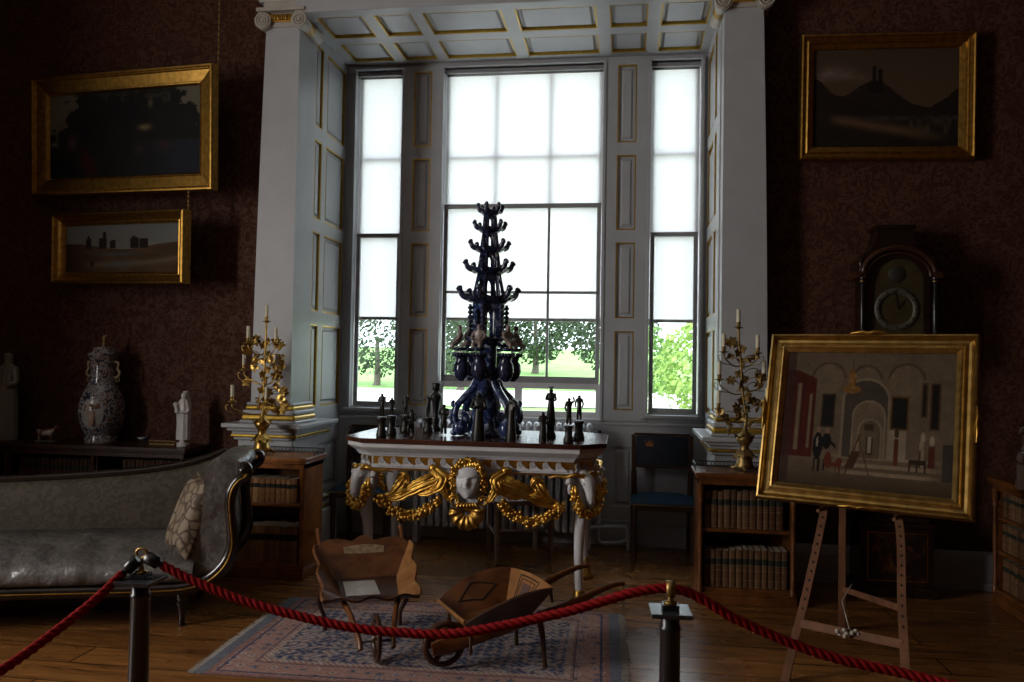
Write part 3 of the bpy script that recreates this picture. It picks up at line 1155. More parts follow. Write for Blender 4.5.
for sx in (-1, 1):
    blobs(hr, [(sx * 0.086, YF - 0.03, 0.72), (sx * 0.092, YF - 0.035, 0.66), (sx * 0.07, YF - 0.03, 0.62)], 0.010, 0.012, 0.006)
for i in range(110):
    a = random.uniform(0.25, PI - 0.25)
    u = random.uniform(1.0, 1.36)
    hr.ball((0.085 * math.cos(a) * u, YF - 0.03 - random.uniform(0, 0.055), 0.738 + 0.098 * math.sin(a) * u), (random.uniform(0.010, 0.017), 0.016, random.uniform(0.010, 0.017)), 6)
for i in range(9):
    x = -0.06 + 0.12 * i / 8
    hr.tube([(x * 0.6, YF - 0.05, 0.835), (x * 1.1, YF - 0.085, 0.842), (x * 1.5, YF - 0.07, 0.81)], [0.010, 0.013, 0.006], 6)
hr.obj('mask_hair', GOLD, mo)
# scallop shell hanging under the mask
sh = MB()
rows = []
for i in range(9):
    q = 0.25 + 0.75 * i / 8
    row = []
    for j in range(53):
        a = -0.12 + (PI + 0.24) * j / 52
        rib = math.cos(a * 13) * 0.006 * q
        rr = 0.112 * q * (1 + 0.03 * math.cos(a * 13) * q)
        row.append((rr * math.cos(a) * 0.98, YF - 0.055 + 0.05 * (1 - q) ** 1.0 * 0 - 0.05 * math.sin(q * PI * 0.75) - rib, 0.565 - rr * math.sin(a) * 1.08))
    rows.append(row)
sh.sheet(rows, thick=0.008, nrm=(0, -1, 0))
for i in range(7):
    x = -0.06 + 0.02 * i
    sh.tube([(x * 0.7, YF - 0.06, 0.605), (x, YF - 0.075, 0.585), (x * 1.3, YF - 0.06, 0.57)], [0.006, 0.012, 0.004], 6)
sh.ball((0, YF - 0.05, 0.575), (0.06, 0.02, 0.03), 10)
sh.obj('shell', GOLDD, tbl)

# ================================================================ RADIATOR
RADP = simple('radiator_paint', (0.52, 0.53, 0.56), 0.35, var=0.05)
rad = thing('radiator', 'white cast iron column radiator under the middle window', 'radiator', (-0.98, 6.52, 0))
for i in range(24):
    x = -0.70 + i * 0.0605
    m = MB()
    for y in (-0.05, 0.05):
        m.tube([(x, y, 0.13), (x, y, 0.3), (x, y, 0.6), (x, y, 0.93), (x, y * 0.7, 0.972)], [(0.022, 0.03)] * 4 + [(0.012, 0.02)], 8, flat=(1, 0, 0))
    m.tube([(x, -0.06, 0.945), (x, 0, 0.96), (x, 0.06, 0.945)], [0.018, 0.027, 0.018], 8)
    m.tube([(x, -0.06, 0.155), (x, 0, 0.15), (x, 0.06, 0.155)], [0.018, 0.027, 0.018], 8)
    if i in (0, 23):
        m.box(x - 0.02, x + 0.02, -0.06, -0.03, 0, 0.14)
        m.box(x - 0.02, x + 0.02, 0.03, 0.06, 0, 0.14)
    m.obj('section', RADP, rad)
m = MB()
m.M = axes((0, 0, 0.88), (0, 0, 1), (0, 1, 0), (-1, 0, 0))
m.lathe([(0.0, -0.73), (0.016, -0.73), (0.016, -0.70)], 10)
m.M = Matrix.Identity(4)
m.tube([(0.70, 0, 0.90), (0.76, 0, 0.90)], 0.022, 10)
m.tube([(0.755, 0, 0.90), (0.80, 0, 0.90)], 0.012, 8)
m.tube([(0.80, -0.03, 0.90), (0.80, 0.03, 0.90)], 0.010, 8)
m.tube([(0.775, 0, 0.875), (0.775, 0, 0.93)], 0.012, 8)
m.obj('valve', BLACK, rad)
m = MB()
m.tube(spline([(0.775, 0, 0.88), (0.775, 0, 0.5), (0.775, 0, 0.12), (0.79, 0, 0.05), (0.86, 0, 0.045), (0.95, 0.05, 0.045), (0.99, 0.14, 0.045)], 4), 0.017, 8)
m.tube(spline([(0.70, 0, 0.16), (0.80, 0, 0.17), (0.95, 0.02, 0.17), (1.0, 0.02, 0.15), (1.01, 0.02, 0.0)], 4), 0.017, 8)
m.obj('pipe', RADP, rad)

# ================================================================ CHAIRS IN THE BAY
DARKW = wood('dark_walnut', (0.030, 0.014, 0.008), (0.085, 0.040, 0.020), (8, 8, 30), 0.4)
BLUE = simple('blue_velvet', (0.007, 0.026, 0.045), 0.85, var=0.25, scale=15, spec=0.12)
NAVY = simple('navy_back_cloth', (0.012, 0.018, 0.028), 0.8, var=0.2, scale=18)
TAN = simple('tan_braid', (0.24, 0.17, 0.09), 0.6)
PALEW = wood('limed_wood', (0.16, 0.11, 0.09), (0.30, 0.22, 0.18), (10, 10, 30), 0.55, 0)


def bay_chair(label, x, y, rz, emblem=True):
    root = thing('side_chair', label, 'chair', (x, y, 0), rz, 'blue side chairs in the bay')
    for sx in (-1, 1):
        m = MB()
        m.bar((sx * 0.215, -0.175, 0.0), (sx * 0.22, -0.18, 0.42), 0.028, 0.028, w2=0.040, h2=0.040)
        m.obj('leg', DARKW, root, bevel=0.003)
        m = MB()
        P = [(sx * 0.21, 0.215, 0.0), (sx * 0.215, 0.18, 0.42), (sx * 0.222, 0.19, 0.62), (sx * 0.225, 0.235, 0.90)]
        for a, b in zip(P, P[1:]):
            m.bar(a, b, 0.034, 0.036)
        m.obj('leg', DARKW, root, bevel=0.003)
    m = MB()
    m.box(-0.235, 0.235, -0.20, 0.20, 0.37, 0.42)
    m.obj('seat_rail', DARKW, root, bevel=0.004)
    m = MB()
    NN = 10
    rows = []
    for i in range(NN + 1):
        v = -1 + 2 * i / NN
        rows.append([((-1 + 2 * j / NN) * 0.245, v * 0.215, 0.428 + 0.045 * (1 - abs(v) ** 3.5) * (1 - abs(-1 + 2 * j / NN) ** 4)) for j in range(NN + 1)])
    m.sheet(rows, thick=0.012, nrm=(0, 0, 1))
    st = m.obj('seat', BLUE, root)
    m = MB()
    m.M = axes((0, 0, 0.418), (1, 0, 0), (0, 0, 1), (0, -1, 0))
    m.ring(-0.247, 0.247, -0.217, 0.217, 0.01, -0.006, 0.006)
    m.obj('braid', TAN, st)
    m = MB()
    m.bar((-0.22, 0.235, 0.905), (0.22, 0.235, 0.905), 0.03, 0.02)
    m.obj('back_rail', DARKW, root, bevel=0.003)
    m = MB()
    m.bar((-0.22, 0.19, 0.655), (0.22, 0.19, 0.655), 0.03, 0.02)
    m.obj('back_rail', DARKW, root, bevel=0.003)
    m = MB()
    m.add([(-0.205, 0.185, 0.665), (0.205, 0.185, 0.665), (0.205, 0.222, 0.895), (-0.205, 0.222, 0.895), (-0.205, 0.205, 0.66), (0.205, 0.205, 0.66), (0.205, 0.242, 0.89), (-0.205, 0.242, 0.89)],
          [(0, 1, 2, 3), (7, 6, 5, 4), (0, 4, 5, 1), (1, 5, 6, 2), (2, 6, 7, 3), (3, 7, 4, 0)])
    bk = m.obj('back_pad', NAVY, root, bevel=0.006)
    if emblem:
        m = MB()
        m.M = axes((-0.10, 0.210, 0.845), (1, 0, 0), (0, 1, 0), (0, 0.158, 0.987))
        m.prism([(-0.028, -0.035), (0.028, -0.035), (0.034, 0.0), (0.018, -0.012), (0.010, 0.016), (0, 0.0), (-0.010, 0.016), (-0.018, -0.012), (-0.034, 0.0)], -0.006, 0.002)
        for q in (-0.033, -0.011, 0.011, 0.033):
            m.ball((q, -0.004, 0.012 if abs(q) < 0.02 else 0.004), 0.006, 6)
        m.obj('emblem', simple('emblem_orange', (0.30, 0.11, 0.03), 0.6), bk)
    return root


bay_chair('blue-seated chair with orange crest on its back, right of the console table', 0.285, 6.37, 0)
bay_chair('blue-seated chair half hidden behind the left end of the console table', -2.065, 6.38, 0, False)
# pale framed chair standing between the table and the radiator
root = thing('side_chair', 'pale wooden chair standing behind the console table in front of the radiator', 'chair', (-0.79, 6.10, 0), R(20))
for sx in (-1, 1):
    m = MB()
    m.lathe([(0.008, 0), (0.011, 0.02), (0.02, 0.10), (0.023, 0.3), (0.018, 0.34), (0.024, 0.37), (0.024, 0.43)], 10, (sx * 0.2, -0.19, 0))
    m.obj('leg', PALEW, root)
    m = MB()
    for a, b in zip([(sx * 0.185, 0.23, 0), (sx * 0.185, 0.19, 0.43), (sx * 0.185, 0.235, 0.88)], [(sx * 0.185, 0.19, 0.43), (sx * 0.185, 0.235, 0.88)]):
        m.bar(a, b, 0.03, 0.03)
    m.obj('leg', PALEW, root, bevel=0.004)
    m = MB()
    m.bar((sx * 0.2, -0.18, 0.2), (sx * 0.187, 0.2, 0.2), 0.018, 0.018)
    m.obj('stretcher', PALEW, root, bevel=0.003)
m = MB()
m.bar((-0.19, 0.0, 0.2), (0.19, 0.0, 0.2), 0.018, 0.018)
m.obj('stretcher', PALEW, root, bevel=0.003)
m = MB()
m.box(-0.225, 0.225, -0.215, 0.21, 0.42, 0.455)
m.obj('seat', PALEW, root, bevel=0.01)
m = MB()
m.bar((-0.185, 0.232, 0.84), (0.185, 0.232, 0.84), 0.02, 0.07)
m.obj('back_rail', PALEW, root, bevel=0.004)
m = MB()
m.bar((-0.185, 0.208, 0.62), (0.185, 0.208, 0.62), 0.02, 0.05)
m.obj('back_rail', PALEW, root, bevel=0.004)
# ================================================================ THE DELFT FLOWER PYRAMID
t = NT('delft_glaze')
tc = t.coords()
n1 = t.n('TexNoise', Scale=22.0, Detail=5.0, Roughness=0.6, Distortion=0.8)
t.l(tc, n1.inputs['Vector'])
t.set(t.ramp(n1.outputs['Fac'], [(0.42, (0.012, 0.022, 0.075)), (0.56, (0.05, 0.08, 0.20)), (0.66, (0.40, 0.44, 0.50))]), 0.12, 0, 0.5, 0.4)
DELFT = t.mat
t = NT('navy_glaze')
n1 = t.n('TexNoise', Scale=30.0, Detail=4.0)
t.l(t.coords(), n1.inputs['Vector'])
NAVYG = t.set(t.ramp(n1.outputs['Fac'], [(0.35, (0.008, 0.011, 0.030)), (0.7, (0.030, 0.040, 0.090))]), 0.15, 0, 0.5, 0.4)
FIGW = simple('delft_figure_glaze', (0.24, 0.19, 0.17), 0.3, var=0.4, scale=30)

pg = thing('flower_pyramid', 'tall blue and white pagoda flower pyramid standing on the console table', 'vase', (-0.905, 5.27, 0.975))
A0 = R(22)                      # turn of the hexagon


def arch_wall(mb, a, b, c, d, hw=0.30, h=0.74, th=0.006):
    """wall a-b (bottom) c-d (top, c over a) with an arched opening"""
    a, b, c, d = map(Vector, (a, b, c, d))
    n = (b - a).cross(c - a).normalized()
    pt = lambda u, v: (a.lerp(b, u)).lerp(c.lerp(d, u), v)
    us = [0.5 - hw] + [0.5 - hw * math.cos(PI * i / 8) for i in range(1, 8)] + [0.5 + hw]
    vs_ = [h - 0.22 + 0.22 * math.sin(PI * i / 8) for i in range(9)]
    for off, fl in ((0, False), (-th, True)):
        q = []
        q.append([pt(0, 0), pt(0.5 - hw, 0), pt(0.5 - hw, vs_[0]), pt(0, vs_[0])])
        q.append([pt(0.5 + hw, 0), pt(1, 0), pt(1, vs_[0]), pt(0.5 + hw, vs_[0])])
        q.append([pt(0, vs_[0]), pt(0.5 - hw, vs_[0]), pt(0.5 - hw, 1), pt(0, 1)])
        q.append([pt(0.5 + hw, vs_[0]), pt(1, vs_[0]), pt(1, 1), pt(0.5 + hw, 1)])
        for i in range(8):
            q.append([pt(us[i], vs_[i]), pt(us[i + 1], vs_[i + 1]), pt(us[i + 1], 1), pt(us[i], 1)])
        for k in q:
            k = [p + n * off for p in k]
            mb.add(k[::-1] if fl else k, [(0, 1, 2, 3)])
    ed = [(0.5 - hw, 0)] + list(zip(us, vs_)) + [(0.5 + hw, 0)]
    for p, q in zip(ed, ed[1:]):
        x, y = pt(*p), pt(*q)
        mb.add([x, y, y - n * th, x - n * th], [(0, 1, 2, 3)])


def hexp(r, z, k):
    return (r * math.cos(A0 + k * PI / 3), r * math.sin(A0 + k * PI / 3), z)


# roofs: (tip radius, tip z, bottom z, neck radius)
Zt = 0.975
ROOFS = [(0.198, 1.943, 1.832, 0.115), (0.160, 2.117, 2.026, 0.080), (0.130, 2.252, 2.170, 0.063), (0.105, 2.381, 2.303, 0.050), (0.083, 2.494, 2.416, 0.042)]
for i, (rt_, zt, zb, rn) in enumerate(ROOFS):
    zt, zb = zt - Zt, zb - Zt
    m = MB()
    h = zt - zb
    N = 48
    rows = []
    for lay in ((0.35, 0.22, 0), (0.62, 0.18, 0.0), (0.80, 0.34, 0.35), (1.0, 0.42, 1.0)):
        row = []
        for k in range(N + 1):
            a = 2 * PI * k / N
            c = abs(math.cos(3 * a)) ** 5
            r = rt_ * lay[0] * (0.84 + 0.12 * c * lay[2])
            row.append((r * math.cos(a + A0), r * math.sin(a + A0), zb + h * (lay[1] + 0.30 * c * lay[2])))
        rows.append(row)
    low = []
    for lay in ((1.0, 0.34, 1.0), (0.80, 0.16, 0.4), (0.60, 0.0, 0.0), (0.35, 0.0, 0)):
        row = []
        for k in range(N + 1):
            a = 2 * PI * k / N
            c = abs(math.cos(3 * a)) ** 5
            r = rt_ * lay[0] * (0.84 + 0.12 * c * lay[2])
            row.append((r * math.cos(a + A0), r * math.sin(a + A0), zb + h * (lay[1] + 0.30 * c * lay[2])))
        low.append(row)
    m.sheet(rows + low + [rows[0]])
    ro = m.obj('roof', NAVYG, pg)
    for k in range(6):              # upturned spouts at the corners
        m = MB()
        d = Vector((math.cos(A0 + k * PI / 3), math.sin(A0 + k * PI / 3), 0))
        s_ = rt_ / 0.198
        sq = 0.55 + 0.45 * s_
        p = [d * rt_ * 0.72 + Vector((0, 0, zb + h * 0.42)), d * rt_ * 0.88 + Vector((0, 0, zb + h * 0.52)), d * rt_ * 0.96 + Vector((0, 0, zb + h * 0.78)), d * rt_ * 0.97 + Vector((0, 0, zt - 0.012))]
        m.tube(spline(p, 4), lerp_list([0.026 * sq, 0.021 * sq, 0.017 * sq, 0.017 * sq], 13), 8)
        m.tube([d * rt_ * 0.94 + Vector((0, 0, zt - 0.016)), d * rt_ * 1.03 + Vector((0, 0, zt - 0.012)), d * rt_ * 1.07 + Vector((0, 0, zt - 0.022))], [0.020 * sq, 0.020 * sq, 0.013 * sq], 8)
        m.ball(d * rt_ * 0.97 + Vector((0, 0, zt - 0.004)), 0.016 * sq, 8)
        m.obj('spout', NAVYG, ro)
    # arched lantern above
    m = MB()
    if i < 4:
        z0, z1 = zb + h * 0.20, ROOFS[i + 1][2] - Zt + 0.012
        r0, r1 = rn * 0.98, ROOFS[i + 1][3] * 0.93
        for k in range(6):
            arch_wall(m, hexp(r0, z0, k), hexp(r0, z0, k + 1), hexp(r1, z1, k), hexp(r1, z1, k + 1), 0.30, 0.80)
            m.tube([hexp(r0, z0, k), hexp(r1, z1, k)], [0.006, 0.005], 6)
        m.obj('lantern', NAVYG, pg)
    else:
        m.lathe([(0.02, zb + 0.01), (0.03, zb + 0.03), (0.022, zb + 0.045), (0.0, zb + 0.05)], 12)
        m.obj('top_bowl', NAVYG, pg)
# drum with twisted corner columns
z0, z1 = 1.612 - Zt, 1.842 - Zt
m = MB()
for k in range(6):
    arch_wall(m, hexp(0.108, z0, k), hexp(0.108, z0, k + 1), hexp(0.108, z1, k), hexp(0.108, z1, k + 1), 0.27, 0.82)
dr = m.obj('drum', DELFT, pg)
for k in range(6):
    m = MB()
    c = hexp(0.122, 0, k)
    m.lathe([(0.014 + 0.006 * math.sin(q * 1.57), z0 + 0.01 + (z1 - z0 - 0.02) * q / 28) for q in range(29)], 10, (c[0], c[1], 0))
    m.obj('twisted_column', NAVYG, pg)
m = MB()
vs, fs = [], []
for r, z in ((0.06, 1.590), (0.145, 1.592), (0.158, 1.604), (0.150, 1.618), (0.06, 1.620)):
    vs += [hexp(r, z - Zt, k) for k in range(6)]
for i in range(4):
    fs += [(i * 6 + k, i * 6 + (k + 1) % 6, i * 6 + 6 + (k + 1) % 6, i * 6 + 6 + k) for k in range(6)]
m.add(vs, fs + [tuple(range(5, -1, -1)), tuple(range(24, 30))])
m.obj('gallery', DELFT, pg, bevel=0.003)
# stem
m = MB()
m.lathe([(0.0, 0.0), (0.125, 0.0), (0.12, 0.02), (0.085, 0.07), (0.07, 0.12), (0.085, 0.16), (0.095, 0.20)], 6)
m.lathe([(0.095, 0.20), (0.075, 0.26), (0.062, 0.32), (0.068, 0.37), (0.085, 0.40), (0.07, 0.44)], 20)
m.lathe([(0.055, 0.42), (0.06, 0.50), (0.058, 0.58), (0.085, 0.60), (0.085, 0.622)], 14)
m.obj('stem', DELFT, pg)
figm = fig0 = None
for k in range(6):
    a = A0 + k * PI / 3
    d = Vector((math.cos(a), math.sin(a), 0))
    e = Vector((-d.y, d.x, 0))
    F = axes((0, 0, 0), d, e, (0, 0, 1))
    # scrolled foot
    m = MB()
    m.M = F
    P = spline([(0.07, 0, 0.355), (0.10, 0, 0.30), (0.155, 0, 0.245), (0.200, 0, 0.19), (0.212, 0, 0.13), (0.19, 0, 0.085), (0.15, 0, 0.08), (0.13, 0, 0.11), (0.145, 0, 0.145), (0.165, 0, 0.135)], 5)
    m.tube(P, [(0.027 * (1 - 0.45 * i / len(P)), 0.036 * (1 - 0.5 * i / len(P))) for i in range(len(P))], 10, flat=(0, 0, 1))
    m.tube(spline([(0.19, 0, 0.20), (0.222, 0, 0.195), (0.228, 0, 0.215), (0.214, 0, 0.225)], 4), [0.012] * 9 + [0.010] * 4, 8)
    m.tube(spline([(0.205, 0, 0.19), (0.232, 0, 0.15), (0.232, 0, 0.10), (0.20, 0, 0.06)], 4), [0.007, 0.010, 0.012, 0.013, 0.012, 0.012, 0.012, 0.012, 0.012, 0.012, 0.010, 0.008, 0.008], 7)
    m.ball((0.175, 0, 0.0565), (0.052, 0.042, 0.056), 12)
    m.ball((0.215, 0, 0.022), (0.026, 0.028, 0.022), 10)
    m.ball((0.195, 0.018, 0.075), 0.014, 8)
    m.ball((0.195, -0.018, 0.075), 0.014, 8)
    m.obj('scroll_foot', DELFT, pg)
    # bust with ruffled dish
    m = MB()
    m.M = F
    m.tube([(0.07, 0, 0.40), (0.13, 0, 0.43), (0.165, 0, 0.47)], [0.034, 0.036, 0.04], 10)
    m.lathe([(0.014, 0.355), (0.040, 0.38), (0.055, 0.42), (0.052, 0.465), (0.036, 0.49), (0.044, 0.51)], 12, (0.172, 0, 0))
    m.tube([(0.195, 0, 0.455), (0.213, 0, 0.445), (0.205, 0, 0.425)], [0.010, 0.012, 0.006], 8)     # snout
    for q in range(14):
        b = 2 * PI * q / 14
        m.ball((0.178 + 0.047 * math.cos(b), 0.047 * math.sin(b), 0.528), (0.014, 0.014, 0.013), 7)
        if q % 2:
            m.ball((0.172 + 0.038 * math.cos(b), 0.038 * math.sin(b), 0.455), (0.012, 0.012, 0.018), 6)
    m.lathe([(0.02, 0.505), (0.045, 0.515), (0.05, 0.535), (0.02, 0.538)], 14, (0.178, 0, 0))
    m.obj('bust', NAVYG, pg)
    # seated figure
    J = {'hip': ((0, 0, 0.03), 0.026), 'waist': ((-0.004, 0, 0.062), 0.020), 'chest': ((0, 0, 0.095), 0.025), 'neck': ((0.002, 0, 0.118), 0.010), 'head': ((0.006, 0, 0.140), 0.016), 'crown': ((0.004, 0, 0.158), 0.012),
         'ls': ((0, 0.028, 0.105), 0.011), 'le': ((0.012, 0.042, 0.072), 0.009), 'lh': ((0.035, 0.026, 0.055), 0.007),
         'rs': ((0, -0.028, 0.105), 0.011), 're': ((0.012, -0.042, 0.072), 0.009), 'rh': ((0.035, -0.026, 0.055), 0.007),
         'lk': ((0.045, 0.022, 0.035), 0.014), 'lf': ((0.05, 0.020, 0.0), 0.010), 'rk': ((0.045, -0.022, 0.035), 0.014), 'rf': ((0.05, -0.020, 0.0), 0.010)}
    B = [('hip', 'waist'), ('waist', 'chest'), ('chest', 'neck'), ('neck', 'head'), ('head', 'crown'), ('chest', 'ls'), ('ls', 'le'), ('le', 'lh'), ('chest', 'rs'), ('rs', 're'), ('re', 'rh'), ('hip', 'lk'), ('lk', 'lf'), ('hip', 'rk'), ('rk', 'rf')]
    if fig0 is None:
        fig0 = skin('seated_figure', FIGW, J, B, pg, 1)
        f = fig0
    else:
        f = fig0.copy()
        COL.objects.link(f)
    f.location = d * 0.185 + Vector((0, 0, 0.565))
    f.rotation_euler = (0, 0, a)
    f.scale = (1.12, 1.12, 1.0)
    m = MB()
    m.M = F
    m.lathe([(0.02, 0.55), (0.044, 0.555), (0.048, 0.57), (0.02, 0.575)], 12, (0.185, 0, 0))
    m.tube([(0.10, 0, 0.60), (0.15, 0, 0.575)], 0.012, 7)
    m.obj('bracket', NAVYG, pg)

# ================================================================ BRONZE STATUETTES ON THE TABLE
def statuette(x, y, label, ph, fh, pose='stand', rz=0.0, pr=0.032, robe=False):
    root = thing('statuette', label, 'statuette', (x, y, 0.9755), rz, 'dark statuettes on the console table')
    if ph:
        m = MB()
        m.lathe([(pr * 1.0, 0), (pr * 1.08, 0.006), (pr * 1.08, ph * 0.16), (pr * 0.9, ph * 0.22), (pr * 1.0, ph * 0.30), (pr * 0.78, ph * 0.38), (pr * 0.74, ph * 0.80), (pr * 0.95, ph * 0.88), (pr * 0.95, ph), (0.0, ph)], 18)
        m.obj('pedestal', BRONZE, root)
    h = fh
    P = dict(ls=(0.0, 0.105, 0.82), le=(0.0, 0.15, 0.65), lh=(-0.05, 0.12, 0.50), rs=(0.0, -0.105, 0.82), re=(0.0, -0.15, 0.65), rh=(-0.05, -0.12, 0.50),
             lk=(-0.01, 0.055, 0.27), lf=(0.01, 0.06, 0.03), rk=(-0.02, -0.055, 0.27), rf=(0.01, -0.06, 0.03), head=(-0.01, 0, 0.93), neck=(0, 0, 0.865), hip=(0, 0, 0.50), waist=(0, 0, 0.62), chest=(0, 0, 0.77))
    if pose == 'raise':
        P.update(re=(-0.02, -0.19, 0.86), rh=(0, -0.16, 1.03))
    if pose == 'dance':
        P.update(re=(0, -0.22, 0.80), rh=(0, -0.24, 0.98), le=(0, 0.20, 0.78), lh=(0, 0.30, 0.74), rk=(0.02, -0.02, 0.26), rf=(0.0, 0.0, 0.03))
    if pose == 'hold':
        P.update(le=(-0.05, 0.15, 0.66), lh=(-0.14, 0.03, 0.70), re=(-0.05, -0.15, 0.66), rh=(-0.14, -0.03, 0.62))
    if pose == 'shade':
        P.update(re=(-0.03, -0.20, 0.80), rh=(-0.06, -0.06, 0.93))
    if pose == 'kneel':
        P.update(lk=(-0.18, 0.07, 0.34), lf=(-0.16, 0.07, 0.03), rk=(-0.10, -0.07, 0.06), rf=(0.14, -0.07, 0.04), hip=(0.03, 0, 0.32), waist=(0.03, 0, 0.46), chest=(0.0, 0, 0.64), neck=(-0.02, 0, 0.75), head=(-0.03, 0, 0.86), ls=(0, 0.12, 0.70), rs=(0, -0.12, 0.70), le=(-0.08, 0.17, 0.52), lh=(-0.15, 0.06, 0.44), re=(-0.08, -0.17, 0.52), rh=(-0.15, -0.06, 0.44))
    rad_ = dict(hip=0.075, waist=0.062, chest=0.070, neck=0.030, head=0.066, ls=0.034, le=0.030, lh=0.024, rs=0.034, re=0.030, rh=0.024, lk=0.042, lf=0.032, rk=0.042, rf=0.032)
    J = {k: (tuple(c * h for c in P[k][:2]) + (P[k][2] * h + ph,), rad_[k] * h * 1.3) for k in ('hip', 'waist', 'chest', 'neck', 'head', 'ls', 'le', 'lh', 'rs', 're', 'rh', 'lk', 'lf', 'rk', 'rf')}
    hd = J['head'][0]
    J['crown'] = ((hd[0], hd[1], hd[2] + 0.055 * h), 0.04 * h)
    B = [('hip', 'waist'), ('waist', 'chest'), ('chest', 'neck'), ('neck', 'head'), ('head', 'crown'), ('chest', 'ls'), ('ls', 'le'), ('le', 'lh'), ('chest', 'rs'), ('rs', 're'), ('re', 'rh'), ('hip', 'lk'), ('lk', 'lf'), ('hip', 'rk'), ('rk', 'rf')]
    f = skin('figure', BRONZE, J, B, root, 1)
    if robe:
        m = MB()
        m.lathe([(0.14 * h, ph + 0.0), (0.145 * h, ph + 0.03 * h), (0.12 * h, ph + 0.25 * h), (0.10 * h, ph + 0.48 * h), (0.085 * h, ph + 0.6 * h), (0.05 * h, ph + 0.78 * h)], 14, sx=0.85)
        m.obj('robe', BRONZE, root)
    if robe == 'crown':
        m = MB()
        m.lathe([(0.05 * h, 0), (0.075 * h, 0.05 * h), (0.05 * h, 0.05 * h)], 10, (hd[0], hd[1], hd[2] + 0.05 * h))
        for q in range(5):
            a = 2 * PI * q / 5
            m.tube([(hd[0] + 0.06 * h * math.cos(a), hd[1] + 0.06 * h * math.sin(a), hd[2] + 0.08 * h), (hd[0] + 0.075 * h * math.cos(a), hd[1] + 0.075 * h * math.sin(a), hd[2] + 0.14 * h)], [0.014 * h, 0.004 * h], 5)
        m.obj('crown', BRONZE, root)
    return root


FZ = R(90)        # local -x becomes -y, toward the room
statuette(-1.52, 4.965, 'leftmost dark bronze statuette, armless bust on tall round pedestal', 0.125, 0.15, 'hold', FZ)
statuette(-1.50, 5.115, 'dark bronze figure on pedestal, second from the left end of the table', 0.125, 0.12, 'hold', FZ + 0.5)
statuette(-1.47, 5.34, 'dark bronze figure shading its eyes on pedestal, third from table left end', 0.115, 0.135, 'shade', FZ, 0.036)
statuette(-1.385, 5.19, 'small dark kneeling bronze figure without a pedestal, left of the pagoda', 0.0, 0.19, 'kneel', FZ)
statuette(-1.325, 5.39, 'slim dancing bronze figure with raised arms on a round pedestal', 0.10, 0.155, 'dance', FZ, 0.036)
statuette(-1.175, 5.20, 'dark standing bronze figure without pedestal, directly left of the pagoda foot', 0.0, 0.205, 'hold', FZ, robe=False)
statuette(-0.895, 4.925, 'tall dark robed statuette standing in front of the pagoda', 0.0, 0.30, 'hold', FZ, robe=True)
statuette(-0.705, 5.00, 'dark robed statuette at the right front foot of the pagoda', 0.0, 0.265, 'shade', FZ - 0.5, robe=True)
statuette(-0.480, 5.23, 'tallest right-hand statuette, dark crowned figure on pedestal', 0.10, 0.22, 'hold', FZ, 0.034, 'crown')
statuette(-0.505, 4.99, 'short dark robed statuette in front of the crowned figure', 0.0, 0.185, 'hold', FZ + 0.3, robe=True)
statuette(-0.345, 4.955, 'dark bronze figure with bent arm on pedestal, front one at table right end', 0.105, 0.17, 'raise', FZ + 0.4, 0.030)
statuette(-0.295, 5.16, 'dark bronze figure on pedestal at table right end, behind the bent-armed one', 0.12, 0.165, 'stand', FZ, 0.034)
# candlestick-like columnar piece
root = thing('candlestick', 'dark turned candlestick with urn top standing among the left statuettes', 'candlestick', (-1.315, 5.56, 0.9755))
m = MB()
m.lathe([(0.0, 0.0), (0.045, 0.0), (0.046, 0.015), (0.03, 0.03), (0.024, 0.05), (0.034, 0.075), (0.02, 0.095), (0.018, 0.12)], 16)
m.obj('base', BRONZE, root)
m = MB()
m.lathe([(0.018, 0.12), (0.022, 0.16), (0.028, 0.20), (0.040, 0.235), (0.036, 0.255), (0.018, 0.265), (0.016, 0.275), (0.030, 0.285), (0.026, 0.30), (0.034, 0.325), (0.030, 0.33), (0.0, 0.33)], 16)
m.obj('urn', BRONZE, root)
# ================================================================ BOOKCASES AND BOOKS
BURR = wood('lit_burr_walnut', (0.11, 0.034, 0.007), (0.36, 0.125, 0.026), (9, 9, 9), 0.32, 0.25)  # lighter copy for the left bookcase, its stronger light put into the colour
SHADEDBURR = wood('shaded_burr_walnut', (0.055, 0.018, 0.005), (0.18, 0.064, 0.016), (9, 9, 9), 0.34, 0.2)  # darker copy for the right bookcases, their dimmer light put into the colour
BURRD = wood('shelf_dark_wood', (0.028, 0.011, 0.005), (0.075, 0.030, 0.013), (12, 4, 12), 0.5, 0)
SHADEDWOOD = wood('shaded_wood', (0.014, 0.004, 0.002), (0.050, 0.016, 0.007), (8, 8, 8), 0.4, 0.1)  # wood darkened to paint in the shade behind the sofa
LEATHERS = [simple('calf_%d' % i, c, 0.6, var=0.3, scale=35, spec=0.2) for i, c in enumerate(((0.085, 0.040, 0.018), (0.11, 0.055, 0.026), (0.065, 0.028, 0.013), (0.13, 0.068, 0.034)))]  # leather darkened for the dimmer light on the right bookcases
LABELM = simple('spine_label', (0.016, 0.017, 0.012), 0.6, spec=0.2)
GILTL = simple('spine_gilt', (0.30, 0.19, 0.06), 0.45)
PAGES = simple('book_pages', (0.36, 0.31, 0.23), 0.8)
random.seed(21)
ORD = ['first', 'second', 'third', 'fourth', 'fifth', 'sixth', 'seventh', 'eighth', 'ninth', 'tenth', 'eleventh', 'twelfth', 'thirteenth', 'fourteenth', 'fifteenth', 'sixteenth', 'seventeenth', 'eighteenth', 'nineteenth', 'twentieth']


